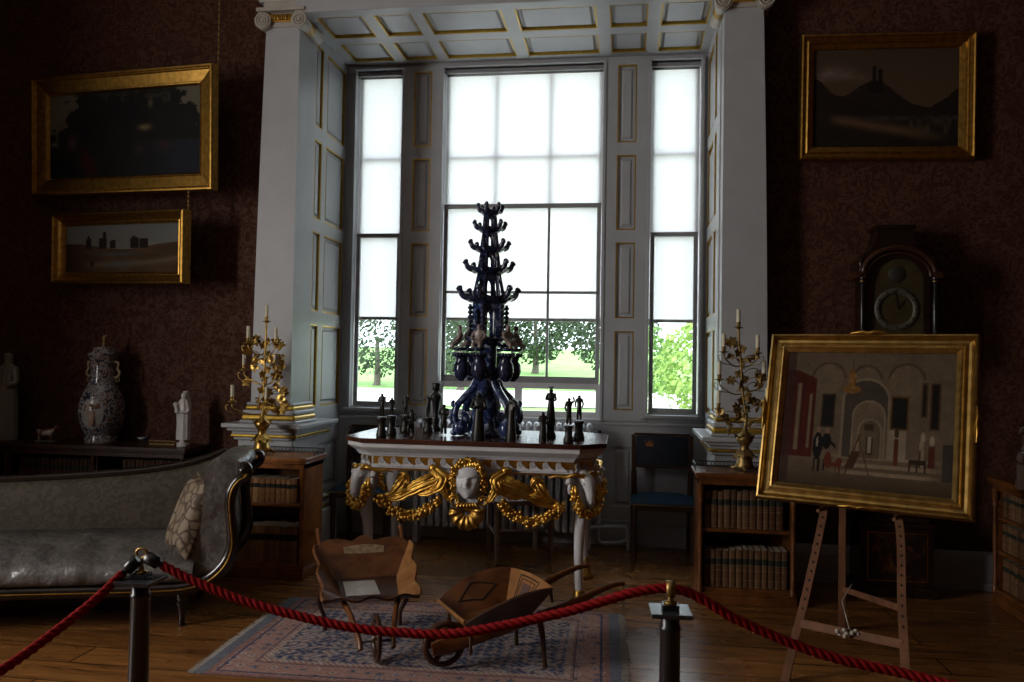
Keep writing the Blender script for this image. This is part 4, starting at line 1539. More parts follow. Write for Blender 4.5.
def bookcase(name, label, loc, rz, W, H, D, shelves, mat, gallery=True, uprights=()):
    """front at local y=0, x from 0 to W, back at y=D"""
    root = thing(name, label, 'bookcase', loc, rz)
    b = MB()
    for x0, x1 in ((0.012, 0.034), (W - 0.034, W - 0.012)):
        b.box(x0, x1, 0.012, D, 0.06, H - 0.03)
    b.box(0.03, W - 0.03, D - 0.015, D, 0.06, H - 0.03)
    b.box(0.03, W - 0.03, 0.02, D, 0.06, 0.095)
    for x in uprights:
        b.box(x - 0.03, x + 0.03, 0.02, D, 0.06, H - 0.03)
    b.box(0.012, W - 0.012, 0.006, D, H - 0.075, H - 0.028)
    b.obj('carcass', mat, root, bevel=0.003)
    p = MB()
    p.box(0, W, 0, D, 0, 0.055)
    p.box(0.006, W - 0.006, 0.006, D, 0.055, 0.07)
    p.obj('plinth', mat, root, bevel=0.006)
    tp = MB()
    tp.box(-0.012, W + 0.012, -0.018, D, H - 0.028, H)
    tp.box(-0.004, W + 0.004, -0.008, D, H - 0.042, H - 0.028)
    tp.obj('top', mat, root, bevel=0.005)
    for z in shelves:
        m = MB()
        m.box(0.034, W - 0.034, 0.025, D - 0.015, z - 0.02, z)
        m.obj('shelf', mat, root, bevel=0.002)
    for x in (0.024, W - 0.024) + tuple(uprights):
        m = MB()
        h = H - 0.15
        m.lathe([(0.020, 0.07), (0.020, 0.10), (0.013, 0.115), (0.019, 0.13), (0.012, 0.16), (0.015, 0.12 + h * 0.5), (0.012, h - 0.04), (0.019, h - 0.015), (0.013, h), (0.021, h + 0.015), (0.021, h + 0.08)], 12, (x, 0.018, 0))
        m.obj('colonnette', mat, root)
    if gallery:
        m = MB()
        z = H + 0.001
        for a, bb in (((0.0, D - 0.01), (W, D - 0.01)), ((0.0, 0.14), (0.0, D - 0.01)), ((W, 0.14), (W, D - 0.01))):
            a, bb = Vector((*a, 0)), Vector((*bb, 0))
            L = (bb - a).length
            n = max(2, int(L / 0.028))
            m.bar(a + Vector((0, 0, z + 0.003)), bb + Vector((0, 0, z + 0.003)), 0.006, 0.006)
            m.bar(a + Vector((0, 0, z + 0.032)), bb + Vector((0, 0, z + 0.032)), 0.006, 0.005)
            dr_ = (bb - a).normalized()
            for i in range(n):
                c = a.lerp(bb, (i + 0.5) / n) + Vector((0, 0, z + 0.017))
                m.tube([c + dr_ * 0.011 * math.cos(q * PI / 4) + Vector((0, 0, 0.013 * math.sin(q * PI / 4))) for q in range(8)], 0.0022, 4, closed=True)
        m.obj('gallery', BRONZE, root)
    return root


def book_mesh(w, h, d, lm):
    m = MB()
    n = 5
    pts = [(w / 2 * -math.cos(PI * i / n), -0.006 * math.sin(PI * i / n)) for i in range(n + 1)]

    def sec(z0, z1, off, mi):
        vs = [(x * (1 + off), y - off * 0.02 if True else y, z) for z in (z0, z1) for x, y in pts]
        m.add(vs, [(i, i + 1, i + n + 2, i + n + 1) for i in range(n)], True, mi)
    for z0, z1, mi in ((0, 0.03, 0), (0.03, 0.034, 2), (0.034, 0.2, 0), (0.2, 0.206, 2), (0.206, 0.46, 0), (0.46, 0.466, 2), (0.466, 0.60, 0), (0.60, 0.606, 2), (0.606, 0.78, 1), (0.78, 0.786, 2), (0.786, 1.0, 0)):
        sec(z0 * h, z1 * h, 0, mi)
    x = w / 2
    m.add([(-x, 0, 0), (-x, d, 0), (-x, d, h), (-x, 0, h), (x, 0, 0), (x, d, 0), (x, d, h), (x, 0, h)], [(0, 3, 2, 1), (4, 5, 6, 7), (1, 2, 6, 5)], False, 0)
    hx = x - 0.003
    m.add([(-hx, 0.0, h - 0.004), (hx, 0.0, h - 0.004), (hx, d - 0.004, h - 0.004), (-hx, d - 0.004, h - 0.004)], [(0, 1, 2, 3)], False, 3)
    m.add([(-x, 0, h), (-hx, 0, h), (-hx, d, h), (-x, d, h), (x, 0, h), (hx, 0, h), (hx, d, h), (x, d, h)], [(0, 1, 2, 3), (7, 6, 5, 4)], False, 0)
    m.add([(p[0], p[1], 0) for p in pts] + [(x, d, 0), (-x, d, 0)], [tuple(range(n + 2, -1, -1))], False, 0)
    m.add([(p[0], p[1], h) for p in pts], [tuple(range(n + 1))], False, 0)
    return m


BOOKS = []
for k in range(6):
    lm = LEATHERS[k % 4]
    o = book_mesh(0.036 + 0.002 * (k % 3), 1.0, 0.16, lm).obj('book', [lm, LABELM, GILTL, PAGES])
    BOOKS.append((o.data, 0.036 + 0.002 * (k % 3)))
    bpy.data.objects.remove(o)


def book_row(root_loc, rz, x0, x1, y, z, h, hv, where, group, wsc=1.0, tilt_last=False):
    """stand books side by side along local x of a bookcase"""
    Rz = Matrix.Rotation(rz, 3, 'Z')
    x, i = x0, 0
    while True:
        me, w_ = random.choice(BOOKS)
        sc = wsc * random.uniform(0.85, 1.15)
        w_ = w_ * sc
        if x + w_ > x1:
            break
        o = bpy.data.objects.new('book', me)
        COL.objects.link(o)
        hh = h * random.uniform(1 - hv, 1)
        o.scale = (sc, 1, hh)
        p = Vector(root_loc) + Rz @ Vector((x + w_ / 2, y + random.uniform(0, 0.008), z + 0.0006))
        o.location = p
        o.rotation_euler = (0, 0, rz)
        tag(o, 'tan leather-bound book %s from left, %s' % (ORD[i], where), 'book', group)
        x += w_ + 0.0008
        i += 1


LITCALF = [simple('lit_calf_%d' % i, c, 0.6, var=0.3, scale=35, spec=0.2) for i, c in enumerate(((0.26, 0.13, 0.052), (0.32, 0.17, 0.075), (0.20, 0.09, 0.036)))]  # leather lightened to paint in the light falling on the left bookcase
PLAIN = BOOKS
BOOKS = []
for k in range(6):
    o = book_mesh(0.036 + 0.002 * (k % 3), 1.0, 0.16, None).obj('book', [LITCALF[k % 3], LABELM, GILTL, PAGES])
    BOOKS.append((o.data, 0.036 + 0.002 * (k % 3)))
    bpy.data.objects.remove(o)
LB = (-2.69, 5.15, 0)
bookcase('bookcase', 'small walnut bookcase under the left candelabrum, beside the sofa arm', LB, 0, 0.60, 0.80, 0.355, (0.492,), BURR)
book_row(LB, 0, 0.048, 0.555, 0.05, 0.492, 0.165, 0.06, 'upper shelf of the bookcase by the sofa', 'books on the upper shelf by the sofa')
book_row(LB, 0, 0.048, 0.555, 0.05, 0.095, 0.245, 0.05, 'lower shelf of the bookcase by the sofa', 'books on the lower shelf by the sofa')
BOOKS = PLAIN
RB = (0.437, 5.15, 0)
bookcase('bookcase', 'small walnut bookcase under the right candelabrum, beside the easel', RB, 0, 0.60, 0.80, 0.355, (0.456,), SHADEDBURR)
book_row(RB, 0, 0.052, 0.555, 0.05, 0.456, 0.235, 0.05, 'upper shelf of bookcase behind the easel', 'books on the upper shelf behind the easel')
book_row(RB, 0, 0.052, 0.555, 0.05, 0.095, 0.235, 0.06, 'lower shelf of bookcase behind the easel', 'books on the lower shelf behind the easel')
# long bookcase against the right wall, end toward the corner
RW = (2.29, 5.56, 0)
bookcase('bookcase', 'brown bookcase against the right wall at the picture edge, three shelves', RW, -PI / 2, 1.15, 0.785, 0.345, (0.335, 0.545), SHADEDBURR, False)
for z, h, nm in ((0.545, 0.16, 'top'), (0.335, 0.17, 'middle'), (0.095, 0.19, 'bottom')):
    book_row(RW, -PI / 2, 0.05, 0.62, 0.05, z, h, 0.06, '%s shelf of the right wall bookcase' % nm, 'books on the %s shelf by the right wall' % nm)
# low bookcase along the dark left wall
BOOKS_TAN = BOOKS
SHADEDCALF = [simple('shaded_calf_%d' % i, c, 0.6, var=0.3, scale=35, spec=0.2) for i, c in enumerate(((0.040, 0.015, 0.007), (0.055, 0.022, 0.010)))]  # book leather darkened to paint in the shade inside the shelves
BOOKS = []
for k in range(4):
    o = book_mesh(0.036 + 0.002 * (k % 3), 1.0, 0.16, None).obj('book', [SHADEDCALF[k % 2], LABELM, SHADEDCALF[1], PAGES])
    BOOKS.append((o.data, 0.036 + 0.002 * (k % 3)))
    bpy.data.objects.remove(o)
BB = (-5.20, 5.46, 0)
bookcase('bookcase', 'long low dark bookcase behind the sofa carrying the porcelain vase', BB, 0, 2.08, 0.80, 0.36, (0.47,), SHADEDWOOD, False, (0.66, 1.36))
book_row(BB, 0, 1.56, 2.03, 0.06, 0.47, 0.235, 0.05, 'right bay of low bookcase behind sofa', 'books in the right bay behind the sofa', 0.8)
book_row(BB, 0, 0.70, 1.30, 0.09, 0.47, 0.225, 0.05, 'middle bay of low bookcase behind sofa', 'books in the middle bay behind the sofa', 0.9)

# ================================================================ CANDELABRA
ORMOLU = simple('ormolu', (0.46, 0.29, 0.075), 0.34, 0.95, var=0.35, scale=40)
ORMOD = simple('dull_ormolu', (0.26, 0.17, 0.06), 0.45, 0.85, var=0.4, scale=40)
WAX = simple('ivory_wax', (0.66, 0.60, 0.44), 0.5, var=0.05)
WICK = simple('wick', (0.03, 0.03, 0.03), 0.9)


def leaf(mb, c, d, s, n=None):
    """five pointed vine leaf, slightly cupped"""
    d = Vector(d).normalized()
    nn = (Vector(n) if n else Vector((0, -1, 0.3)))
    e = d.cross(nn)
    e = e.normalized() if e.length > 1e-4 else d.orthogonal().normalized()
    nn = e.cross(d)
    c = Vector(c)
    prof = [(0, 0), (0.45, -0.12), (0.38, 0.22), (0.72, 0.42), (0.36, 0.58), (0, 1.05)]
    R_ = [c + e * x * s + d * y * s - nn * abs(x) * 0.25 * s for x, y in prof]
    L_ = [c - e * x * s + d * y * s - nn * abs(x) * 0.25 * s for x, y in prof]
    mid = [c + d * y * s + nn * 0.06 * s for y in (0, 0.1, 0.3, 0.5, 0.7, 1.05)]
    for off in (0.0, -0.0025):
        o = nn * off
        for A in (R_, L_):
            mb.sheet([[p + o for p in mid], [p + o for p in A]], smooth=False)


def flower(mb, c, s, n):
    n = Vector(n).normalized()
    e = n.orthogonal().normalized()
    f = n.cross(e)
    c = Vector(c)
    mb.ball(c + n * s * 0.15, s * 0.22, 6)
    for k in range(6):
        a = k * PI / 3
        d = e * math.cos(a) + f * math.sin(a)
        t_ = e * -math.sin(a) + f * math.cos(a)
        rows = [[c + d * s * 0.15 - t_ * s * 0.1, c + d * s * 0.15 + t_ * s * 0.1],
                [c + d * s * 0.6 - t_ * s * 0.32 + n * s * 0.22, c + d * s * 0.6 + t_ * s * 0.32 + n * s * 0.22],
                [c + d * s * 1.0 - t_ * s * 0.2 + n * s * 0.10, c + d * s * 1.0 + t_ * s * 0.2 + n * s * 0.10]]
        mb.sheet(rows, thick=0.002, nrm=n)


def grapes(mb, c, s):
    for i in range(26):
        z = random.random()
        a = random.uniform(0, 2 * PI)
        r = s * 0.42 * (1 - z) ** 0.7 * random.random() ** 0.5
        mb.ball((c[0] + r * math.cos(a), c[1] + r * math.sin(a), c[2] - z * s * 1.25), s * 0.13, 5)


def candelabrum(label, loc, candles, mat, side, seed, roses):
    random.seed(seed)
    root = thing('candelabrum', label, 'candelabrum', loc)
    m = MB()
    for k in range(3):
        a = k * 2 * PI / 3 + 0.4
        m.tube(spline([(0.02 * math.cos(a), 0.02 * math.sin(a), 0.06), (0.05 * math.cos(a), 0.05 * math.sin(a), 0.03), (0.075 * math.cos(a), 0.075 * math.sin(a), 0.008), (0.09 * math.cos(a), 0.09 * math.sin(a), 0.014)], 4), 0.010, 7)
    m.lathe([(0.0, 0.008), (0.055, 0.008), (0.058, 0.03), (0.048, 0.055), (0.046, 0.09), (0.036, 0.12), (0.026, 0.145), (0.034, 0.165), (0.050, 0.185), (0.054, 0.205), (0.040, 0.225), (0.020, 0.24), (0.012, 0.27)], 16)
    for k in range(7):
        a = 2 * PI * k / 7
        leaf(m, (0.03 * math.cos(a), 0.03 * math.sin(a), 0.13), (math.cos(a), math.sin(a), -1.2), 0.07, (math.cos(a), math.sin(a), 0.6))
        leaf(m, (0.03 * math.cos(a), 0.03 * math.sin(a), 0.20), (math.cos(a), math.sin(a), 0.7), 0.05, (-math.cos(a), -math.sin(a), 1))
    m.obj('base', mat, root)
    zt = candles[0][1] - loc[2]
    xt = candles[0][0]
    P = spline([(0, 0, 0.24), (0.006, 0, 0.34), (xt * 0.3, 0.004, 0.48), (xt * 0.6, 0, 0.66), (xt * 0.9, 0, zt - 0.12), (xt, 0, zt - 0.02)], 6)
    m = MB()
    m.tube(P, 0.0075, 8)
    m.obj('stem', mat, root)
    stem_at = lambda z: min(P, key=lambda p: abs(p.z - z))
    for i, (x, z0) in enumerate(candles):
        y = 0.0 if i == 0 else [0.0, -0.05, -0.03, 0.02, 0.02, -0.06, -0.05][i]
        z0 -= loc[2]
        br_ = MB()
        if i:
            s0 = stem_at(z0 - 0.10)
            sg = 1 if x > s0.x else -1
            br_.tube(spline([s0, s0.lerp(Vector((x, y, z0)), 0.4) + Vector((0, 0, -0.045)), (x - sg * 0.012, y, z0 - 0.065), (x, y, z0 - 0.03)], 5), 0.0045, 6)
            br_.tube(spline([s0.lerp(Vector((x, y, z0)), 0.5) + Vector((0, -0.01, -0.05)), (x + sg * 0.01, y - 0.02, z0 - 0.09), (x + sg * 0.035, y - 0.02, z0 - 0.05), (x + sg * 0.02, y - 0.02, z0 - 0.04)], 4), 0.003, 5)
        br_.lathe([(0.006, -0.035), (0.010, -0.028), (0.030, -0.020), (0.031, -0.017), (0.012, -0.015), (0.013, 0.010), (0.016, 0.014), (0.011, 0.014), (0.0, 0.004)], 14, (x, y, z0))
        br_.obj('branch', mat, root)
        c = thing('candle', None, 'candle', (loc[0] + x, loc[1] + y, loc[2] + z0 + 0.005), 0, 'ivory candles in the %s candelabrum' % side)
        c['label'] = '%s ivory candle of the %s candelabrum' % (['topmost central', 'upper left', 'upper right', 'middle left', 'middle right', 'lowest left', 'lowest right'][i], side)
        k = MB()
        k.lathe([(0.0125, 0), (0.0125, 0.087), (0.010, 0.091), (0.0, 0.090)], 12)
        k.obj('wax', WAX, c)
        k = MB()
        k.tube([(0, 0, 0.086), (0.001, 0, 0.096)], 0.001, 5)
        k.obj('wick', WICK, c)
    # flowers, leaves and grapes
    nfl = 0
    pts = []
    for i in range(22):
        p = stem_at(random.uniform(0.28, zt - 0.10))
        a = random.uniform(0, 2 * PI)
        pts.append(p + Vector((random.choice((-1, 1)) * random.uniform(0.03, 0.15) * (1.15 - 0.6 * (p.z - 0.25) / zt), random.uniform(-0.05, 0.05), random.uniform(-0.02, 0.05))))
    for i, c in enumerate(pts):
        s0 = stem_at(c.z - 0.05)
        m = MB()
        m.tube(spline([s0, s0.lerp(c, 0.5) + Vector((0, -0.01, 0.02)), c], 4), 0.0028, 5)
        kind = i % 3 if not roses else (0 if i % 5 < 3 else (1 if i % 5 == 3 else 2))
        if kind == 0:
            flower(m, c, random.uniform(0.034, 0.046) if roses else 0.034, (random.uniform(-0.6, 0.6), -1, random.uniform(-0.2, 0.6)))
            m.obj('flower', mat, root)
        elif kind == 1:
            for q in range(2):
                leaf(m, c, (random.uniform(-1, 1), -0.3, random.uniform(-1, 0.4)), random.uniform(0.05, 0.075) if roses else random.uniform(0.035, 0.055))
            m.obj('leaf', mat, root)
        else:
            grapes(m, c, 0.062)
            m.obj('grape_bunch', mat, root)
    m = MB()
    for i in range(14):
        p = stem_at(0.28 + (zt - 0.4) * i / 14)
        leaf(m, p, (math.cos(i * 2.4), math.sin(i * 2.4) - 0.3, 0.4), 0.05)
    m.obj('foliage', mat, root)
    return root


candelabrum('gilt seven-light candelabrum with roses on the bookcase by the sofa', (-2.499, 5.37, 0.801),
            [(0.012, 1.731), (-0.096, 1.581), (0.097, 1.577), (-0.156, 1.394), (0.089, 1.387), (-0.197, 1.173), (0.046, 1.162)], ORMOLU, 'left', 3, True)
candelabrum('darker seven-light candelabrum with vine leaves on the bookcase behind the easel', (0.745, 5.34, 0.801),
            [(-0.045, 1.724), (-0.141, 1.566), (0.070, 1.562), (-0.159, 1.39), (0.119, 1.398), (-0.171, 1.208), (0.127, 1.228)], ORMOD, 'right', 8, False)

# ================================================================ PORCELAIN ON THE LOW BOOKCASE
t = NT('famille_porcelain')
tc = t.coords()
v1 = t.n('TexVoronoi', Scale=26.0, feature='F1')
n1 = t.n('TexNoise', Scale=30.0, Detail=3.0, Distortion=1.5)
t.l(tc, v1.inputs['Vector'])
t.l(tc, n1.inputs['Vector'])
c1 = t.ramp(n1.outputs['Fac'], [(0.44, (0.025, 0.028, 0.05)), (0.50, (0.26, 0.25, 0.25)), (0.56, (0.28, 0.27, 0.26)), (0.62, (0.12, 0.04, 0.02))])
t.set(c1, 0.15, 0, 0.5, 0.3)
FAM = t.mat
IVORY = simple('ivory_porcelain', (0.20, 0.19, 0.16), 0.3, var=0.08)
vz = thing('porcelain_vase', 'tall lidded blue and white porcelain vase on the low bookcase', 'vase', (-3.90, 5.645, 0.801))
prof = [(0.0, 0.0), (0.112, 0.0), (0.115, 0.01), (0.112, 0.052), (0.104, 0.060), (0.118, 0.075), (0.150, 0.15), (0.165, 0.23), (0.160, 0.30), (0.135, 0.375), (0.105, 0.44), (0.092, 0.50), (0.088, 0.57), (0.092, 0.62), (0.108, 0.655), (0.112, 0.662), (0.085, 0.665)]
m = MB()
m.lathe(prof, 28)
body = m.obj('body', FAM, vz)
m = MB()
m.lathe([(0.115, 0.662), (0.117, 0.668), (0.095, 0.675), (0.080, 0.70), (0.070, 0.718), (0.020, 0.722), (0.012, 0.735)], 26)
lid = m.obj('lid', FAM, vz)
m = MB()
m.lathe([(0.012, 0.735), (0.014, 0.745), (0.008, 0.765), (0.016, 0.785), (0.010, 0.805), (0.0, 0.812)], 10)
m.tube([(0.0, 0, 0.79), (0.02, -0.005, 0.805), (0.028, -0.005, 0.80)], [0.007, 0.008, 0.004], 6)
m.obj('finial', simple('finial_gilt', (0.22, 0.15, 0.06), 0.4), lid)
for sx in (-1, 1):
    m = MB()
    m.tube(spline([(sx * 0.09, 0, 0.61), (sx * 0.125, 0, 0.60), (sx * 0.118, 0, 0.555), (sx * 0.135, 0, 0.53), (sx * 0.12, 0, 0.50), (sx * 0.094, 0, 0.49)], 4), 0.010, 7)
    m.tube([(sx * 0.12 + 0.014 * math.cos(q), 0, 0.475 + 0.014 * math.sin(q)) for q in [k * PI / 5 for k in range(10)]], 0.004, 5, closed=True)
    m.obj('handle', simple('handle_gilt', (0.25, 0.19, 0.10), 0.4), vz)
m = MB()                      # painted reserve with an urn of flowers
rows = []
for i in range(15):
    v = -1 + 2 * i / 14
    z = 0.225 + 0.115 * v
    r = [p for p in zip(prof, prof[1:]) if p[0][1] <= z <= p[1][1]][0]
    rr = r[0][0] + (r[1][0] - r[0][0]) * (z - r[0][1]) / (r[1][1] - r[0][1]) + 0.0012
    hw = 0.52 * math.sqrt(max(0.02, 1 - v * v))
    rows.append([(rr * math.cos(-PI / 2 + 0.15 + hw * q), rr * math.sin(-PI / 2 + 0.15 + hw * q), z) for q in (-1, -0.6, -0.2, 0.2, 0.6, 1)])
m.sheet(rows)
res = m.obj('painted_reserve', simple('reserve_white', (0.28, 0.27, 0.25), 0.2, var=0.1, scale=40), body)
m = MB()
rows = []
for i in range(9):
    v = -1 + 2 * i / 8
    z = 0.195 + 0.055 * v
    rr = 0.1665
    hw = 0.10 + 0.08 * (v + 1) / 2
    rows.append([(rr * math.cos(-PI / 2 + 0.15 + hw * q), rr * math.sin(-PI / 2 + 0.15 + hw * q), z) for q in (-1, 0, 1)])
m.sheet(rows)
for i in range(16):
    a, z = -PI / 2 + 0.15 + random.uniform(-0.35, 0.35), random.uniform(0.255, 0.30)
    m.ball((0.160 * math.cos(a), 0.160 * math.sin(a), z), 0.012, 6)
m.obj('painted_urn', simple('urn_enamel', (0.16, 0.07, 0.03), 0.3, var=0.5, scale=30), res)

# tall pale robed figure at the left edge
fg = thing('porcelain_figure', 'tall pale robed porcelain figure at the left picture edge', 'figurine', (-4.69, 5.645, 0.801))
J = {'hip': ((0, 0, 0.34), 0.068), 'waist': ((0, 0, 0.42), 0.060), 'chest': ((0, 0, 0.52), 0.068), 'neck': ((0, 0, 0.575), 0.026), 'head': ((0, -0.004, 0.63), 0.036), 'crown': ((0, 0, 0.665), 0.030),
     'ls': ((0.06, 0, 0.535), 0.032), 'le': ((0.082, -0.02, 0.43), 0.032), 'lh': ((0.03, -0.065, 0.42), 0.026), 'rs': ((-0.06, 0, 0.535), 0.032), 're': ((-0.082, -0.02, 0.43), 0.032), 'rh': ((-0.03, -0.065, 0.42), 0.026)}
Bn = [('hip', 'waist'), ('waist', 'chest'), ('chest', 'neck'), ('neck', 'head'), ('head', 'crown'), ('chest', 'ls'), ('ls', 'le'), ('le', 'lh'), ('chest', 'rs'), ('rs', 're'), ('re', 'rh')]
skin('figure', IVORY, J, Bn, fg, 2)
m = MB()
N = 40
rows = []
for z, r in ((0.0, 0.085), (0.03, 0.088), (0.15, 0.086), (0.28, 0.080), (0.36, 0.074), (0.46, 0.066), (0.54, 0.05)):
    rows.append([((r + 0.004 * math.sin(q * 2 * PI * 11 / N)) * math.cos(2 * PI * q / N), (r + 0.004 * math.sin(q * 2 * PI * 11 / N)) * math.sin(2 * PI * q / N) * 0.8, z) for q in range(N + 1)])
m.sheet(rows)
m.obj('robe', IVORY, fg)
# madonna with child
fg = thing('porcelain_figure', 'small white madonna and child figurine at the right end of the low bookcase', 'figurine', (-3.215, 5.60, 0.801))
WHT = simple('blanc_de_chine', (0.56, 0.53, 0.50), 0.3, var=0.06)
m = MB()
rows = []
for z, r in ((0.05, 0.05), (0.08, 0.050), (0.16, 0.047), (0.23, 0.050), (0.29, 0.052), (0.325, 0.040), (0.345, 0.022)):
    rows.append([((r + 0.0035 * math.sin(q * 2 * PI * 9 / N)) * math.cos(2 * PI * q / N), (r + 0.0035 * math.sin(q * 2 * PI * 9 / N)) * math.sin(2 * PI * q / N) * 0.8, z) for q in range(N + 1)])
m.sheet(rows)
m.obj('robe', WHT, fg)
J = {'chest': ((0, 0, 0.30), 0.036), 'neck': ((0, -0.002, 0.34), 0.016), 'head': ((-0.003, -0.006, 0.368), 0.022), 'crown': ((-0.002, 0, 0.392), 0.018),
     'ls': ((0.032, 0, 0.315), 0.018), 'le': ((0.044, -0.02, 0.25), 0.016), 'lh': ((-0.01, -0.052, 0.255), 0.012), 'rs': ((-0.032, 0, 0.315), 0.018), 're': ((-0.048, -0.02, 0.26), 0.016), 'rh': ((-0.03, -0.05, 0.25), 0.012)}
Bn = [('chest', 'neck'), ('neck', 'head'), ('head', 'crown'), ('chest', 'ls'), ('ls', 'le'), ('le', 'lh'), ('chest', 'rs'), ('rs', 're'), ('re', 'rh')]
skin('figure', WHT, J, Bn, fg, 2)
J = {'hip': ((-0.03, -0.05, 0.27), 0.015), 'chest': ((-0.032, -0.05, 0.30), 0.016), 'head': ((-0.036, -0.052, 0.328), 0.014), 'leg': ((-0.015, -0.062, 0.245), 0.009), 'arm': ((-0.052, -0.06, 0.315), 0.007)}
skin('child', WHT, J, [('hip', 'chest'), ('chest', 'head'), ('hip', 'leg'), ('chest', 'arm')], fg, 2)
m = MB()
m.tube([(0.0, 0.012, 0.40), (0.0, 0.026, 0.36), (0.0, 0.034, 0.30), (0.0, 0.036, 0.2)], [0.018, 0.028, 0.036, 0.03], 10)
m.obj('veil', WHT, fg)
m = MB()
for i in range(22):
    a = random.uniform(0, 2 * PI)
    r = random.uniform(0.0, 0.035)
    m.ball((r * math.cos(a), r * math.sin(a) * 0.8, random.uniform(0.018, 0.05)), 0.019, 7)
m.lathe([(0.045, 0), (0.048, 0.006), (0.045, 0.03)], 16)
m.obj('cloud_base', WHT, fg)


def beast(label, loc, rz, s, mat, cat='figurine', horns=True):
    root = thing('cow_figurine' if horns else 'animal_figurine', label, cat, loc, rz)
    J = {'rump': ((-0.42, 0, 0.62), 0.17), 'belly': ((0, 0, 0.58), 0.19), 'chest': ((0.36, 0, 0.62), 0.18), 'neck': ((0.52, 0, 0.78), 0.12), 'head': ((0.66, 0, 0.90), 0.10), 'muzzle': ((0.82, 0, 0.80), 0.07),
         'tail': ((-0.58, 0, 0.78), 0.03), 'tail2': ((-0.66, 0, 0.50), 0.025)}
    Bn = [('rump', 'belly'), ('belly', 'chest'), ('chest', 'neck'), ('neck', 'head'), ('head', 'muzzle'), ('rump', 'tail'), ('tail', 'tail2')]
    for nm, x, sy in (('fl', 0.36, 1), ('fr', 0.34, -1), ('bl', -0.44, 1), ('br', -0.40, -1)):
        J[nm + 'u'] = ((x, sy * 0.11, 0.42), 0.075)
        J[nm + 'k'] = ((x - 0.03, sy * 0.11, 0.22), 0.05)
        J[nm + 'f'] = ((x, sy * 0.11, 0.05), 0.05)
        Bn += [('chest' if x > 0 else 'rump', nm + 'u'), (nm + 'u', nm + 'k'), (nm + 'k', nm + 'f')]
    if horns:
        for sy in (1, -1):
            J['horn%d' % sy] = ((0.64, sy * 0.16, 1.05), 0.03)
            Bn.append(('head', 'horn%d' % sy))
    J = {k: (tuple(c * s for c in p), r * s) for k, (p, r) in J.items()}
    order = {'belly': J.pop('belly')}
    order.update(J)
    skin('body', mat, order, Bn, root, 2)
    m = MB()
    m.box(-0.62 * s, 0.62 * s, -0.22 * s, 0.22 * s, 0, 0.06 * s)
    m.obj('plinth', mat if not horns else simple('green_base', (0.12, 0.13, 0.07), 0.5), root, bevel=0.003)
    return root


t = NT('cow_enamel')
n1 = t.n('TexNoise', Scale=24.0, Detail=1.0)
t.l(t.coords(), n1.inputs['Vector'])
COW = t.set(t.ramp(n1.outputs['Fac'], [(0.5, (0.34, 0.29, 0.25)), (0.54, (0.20, 0.06, 0.035))]), 0.3)
beast('small red and white cow figurine on the low bookcase, left of the vase', (-4.335, 5.62, 0.801), R(10), 0.115, COW)
beast('small black animal figurine on the low bookcase, right of the vase', (-3.56, 5.64, 0.801), R(10), 0.075, BLACK, horns=False)
# shallow brass tray
BRASSD = simple('dull_brass', (0.16, 0.10, 0.035), 0.5, 0.6, var=0.3, scale=30)
root = thing('brass_tray', 'low pierced brass tray on the low bookcase beside the madonna', 'tray', (-3.40, 5.68, 0.801))
m = MB()
m.box(-0.10, 0.10, -0.05, 0.05, 0, 0.006)
m.obj('tray_floor', BRASSD, root, bevel=0.002)
m = MB()
for i in range(12):
    x = -0.092 + 0.184 * i / 11
    m.tube([(x + 0.008 * math.cos(q), -0.048, 0.018 + 0.011 * math.sin(q)) for q in [k * PI / 4 for k in range(8)]], 0.0022, 4, closed=True)
m.ring(-0.10, 0.10, 0.006, 0.034, 0.004, -0.051, -0.047)
m.obj('rim', BRASSD, root)

# white crouching figure on plinth, right wall bookcase
fg = thing('marble_figure', 'white seated figurine on a square white plinth at the right picture edge', 'figurine', (2.275, 5.0, 0.786), R(-20))
m = MB()
m.box(-0.075, 0.075, -0.05, 0.05, 0.0, 0.045)
m.box(-0.07, 0.07, -0.046, 0.046, 0.045, 0.14)
m.obj('plinth', WHT, fg, bevel=0.004)
J = {'hip': ((0.0, 0, 0.19), 0.045), 'chest': ((-0.012, 0, 0.25), 0.042), 'neck': ((-0.018, 0, 0.285), 0.018), 'head': ((-0.026, 0, 0.315), 0.032), 'lk': ((-0.05, 0.03, 0.20), 0.022), 'lf': ((-0.055, 0.03, 0.15), 0.017), 'rk': ((-0.05, -0.03, 0.20), 0.022), 'rf': ((-0.055, -0.03, 0.15), 0.017),
     'ls': ((-0.01, 0.045, 0.265), 0.018), 'le': ((-0.02, 0.06, 0.21), 0.015), 'lh': ((-0.055, 0.035, 0.20), 0.012), 'rs': ((-0.01, -0.045, 0.265), 0.018), 're': ((-0.02, -0.06, 0.21), 0.015), 'rh': ((-0.055, -0.035, 0.20), 0.012)}
Bn = [('hip', 'chest'), ('chest', 'neck'), ('neck', 'head'), ('hip', 'lk'), ('lk', 'lf'), ('hip', 'rk'), ('rk', 'rf'), ('chest', 'ls'), ('ls', 'le'), ('le', 'lh'), ('chest', 'rs'), ('rs', 're'), ('re', 'rh')]
skin('figure', WHT, J, Bn, fg, 2)
m = MB()
for i in range(26):
    a, b = random.uniform(0, 2 * PI), random.uniform(-0.1, 1)
    m.ball((-0.022 + 0.032 * math.cos(a) * math.sqrt(max(0, 1 - b * b)), 0.032 * math.sin(a) * math.sqrt(max(0, 1 - b * b)), 0.322 + 0.030 * b), 0.009, 6)
m.obj('curls', WHT, fg)
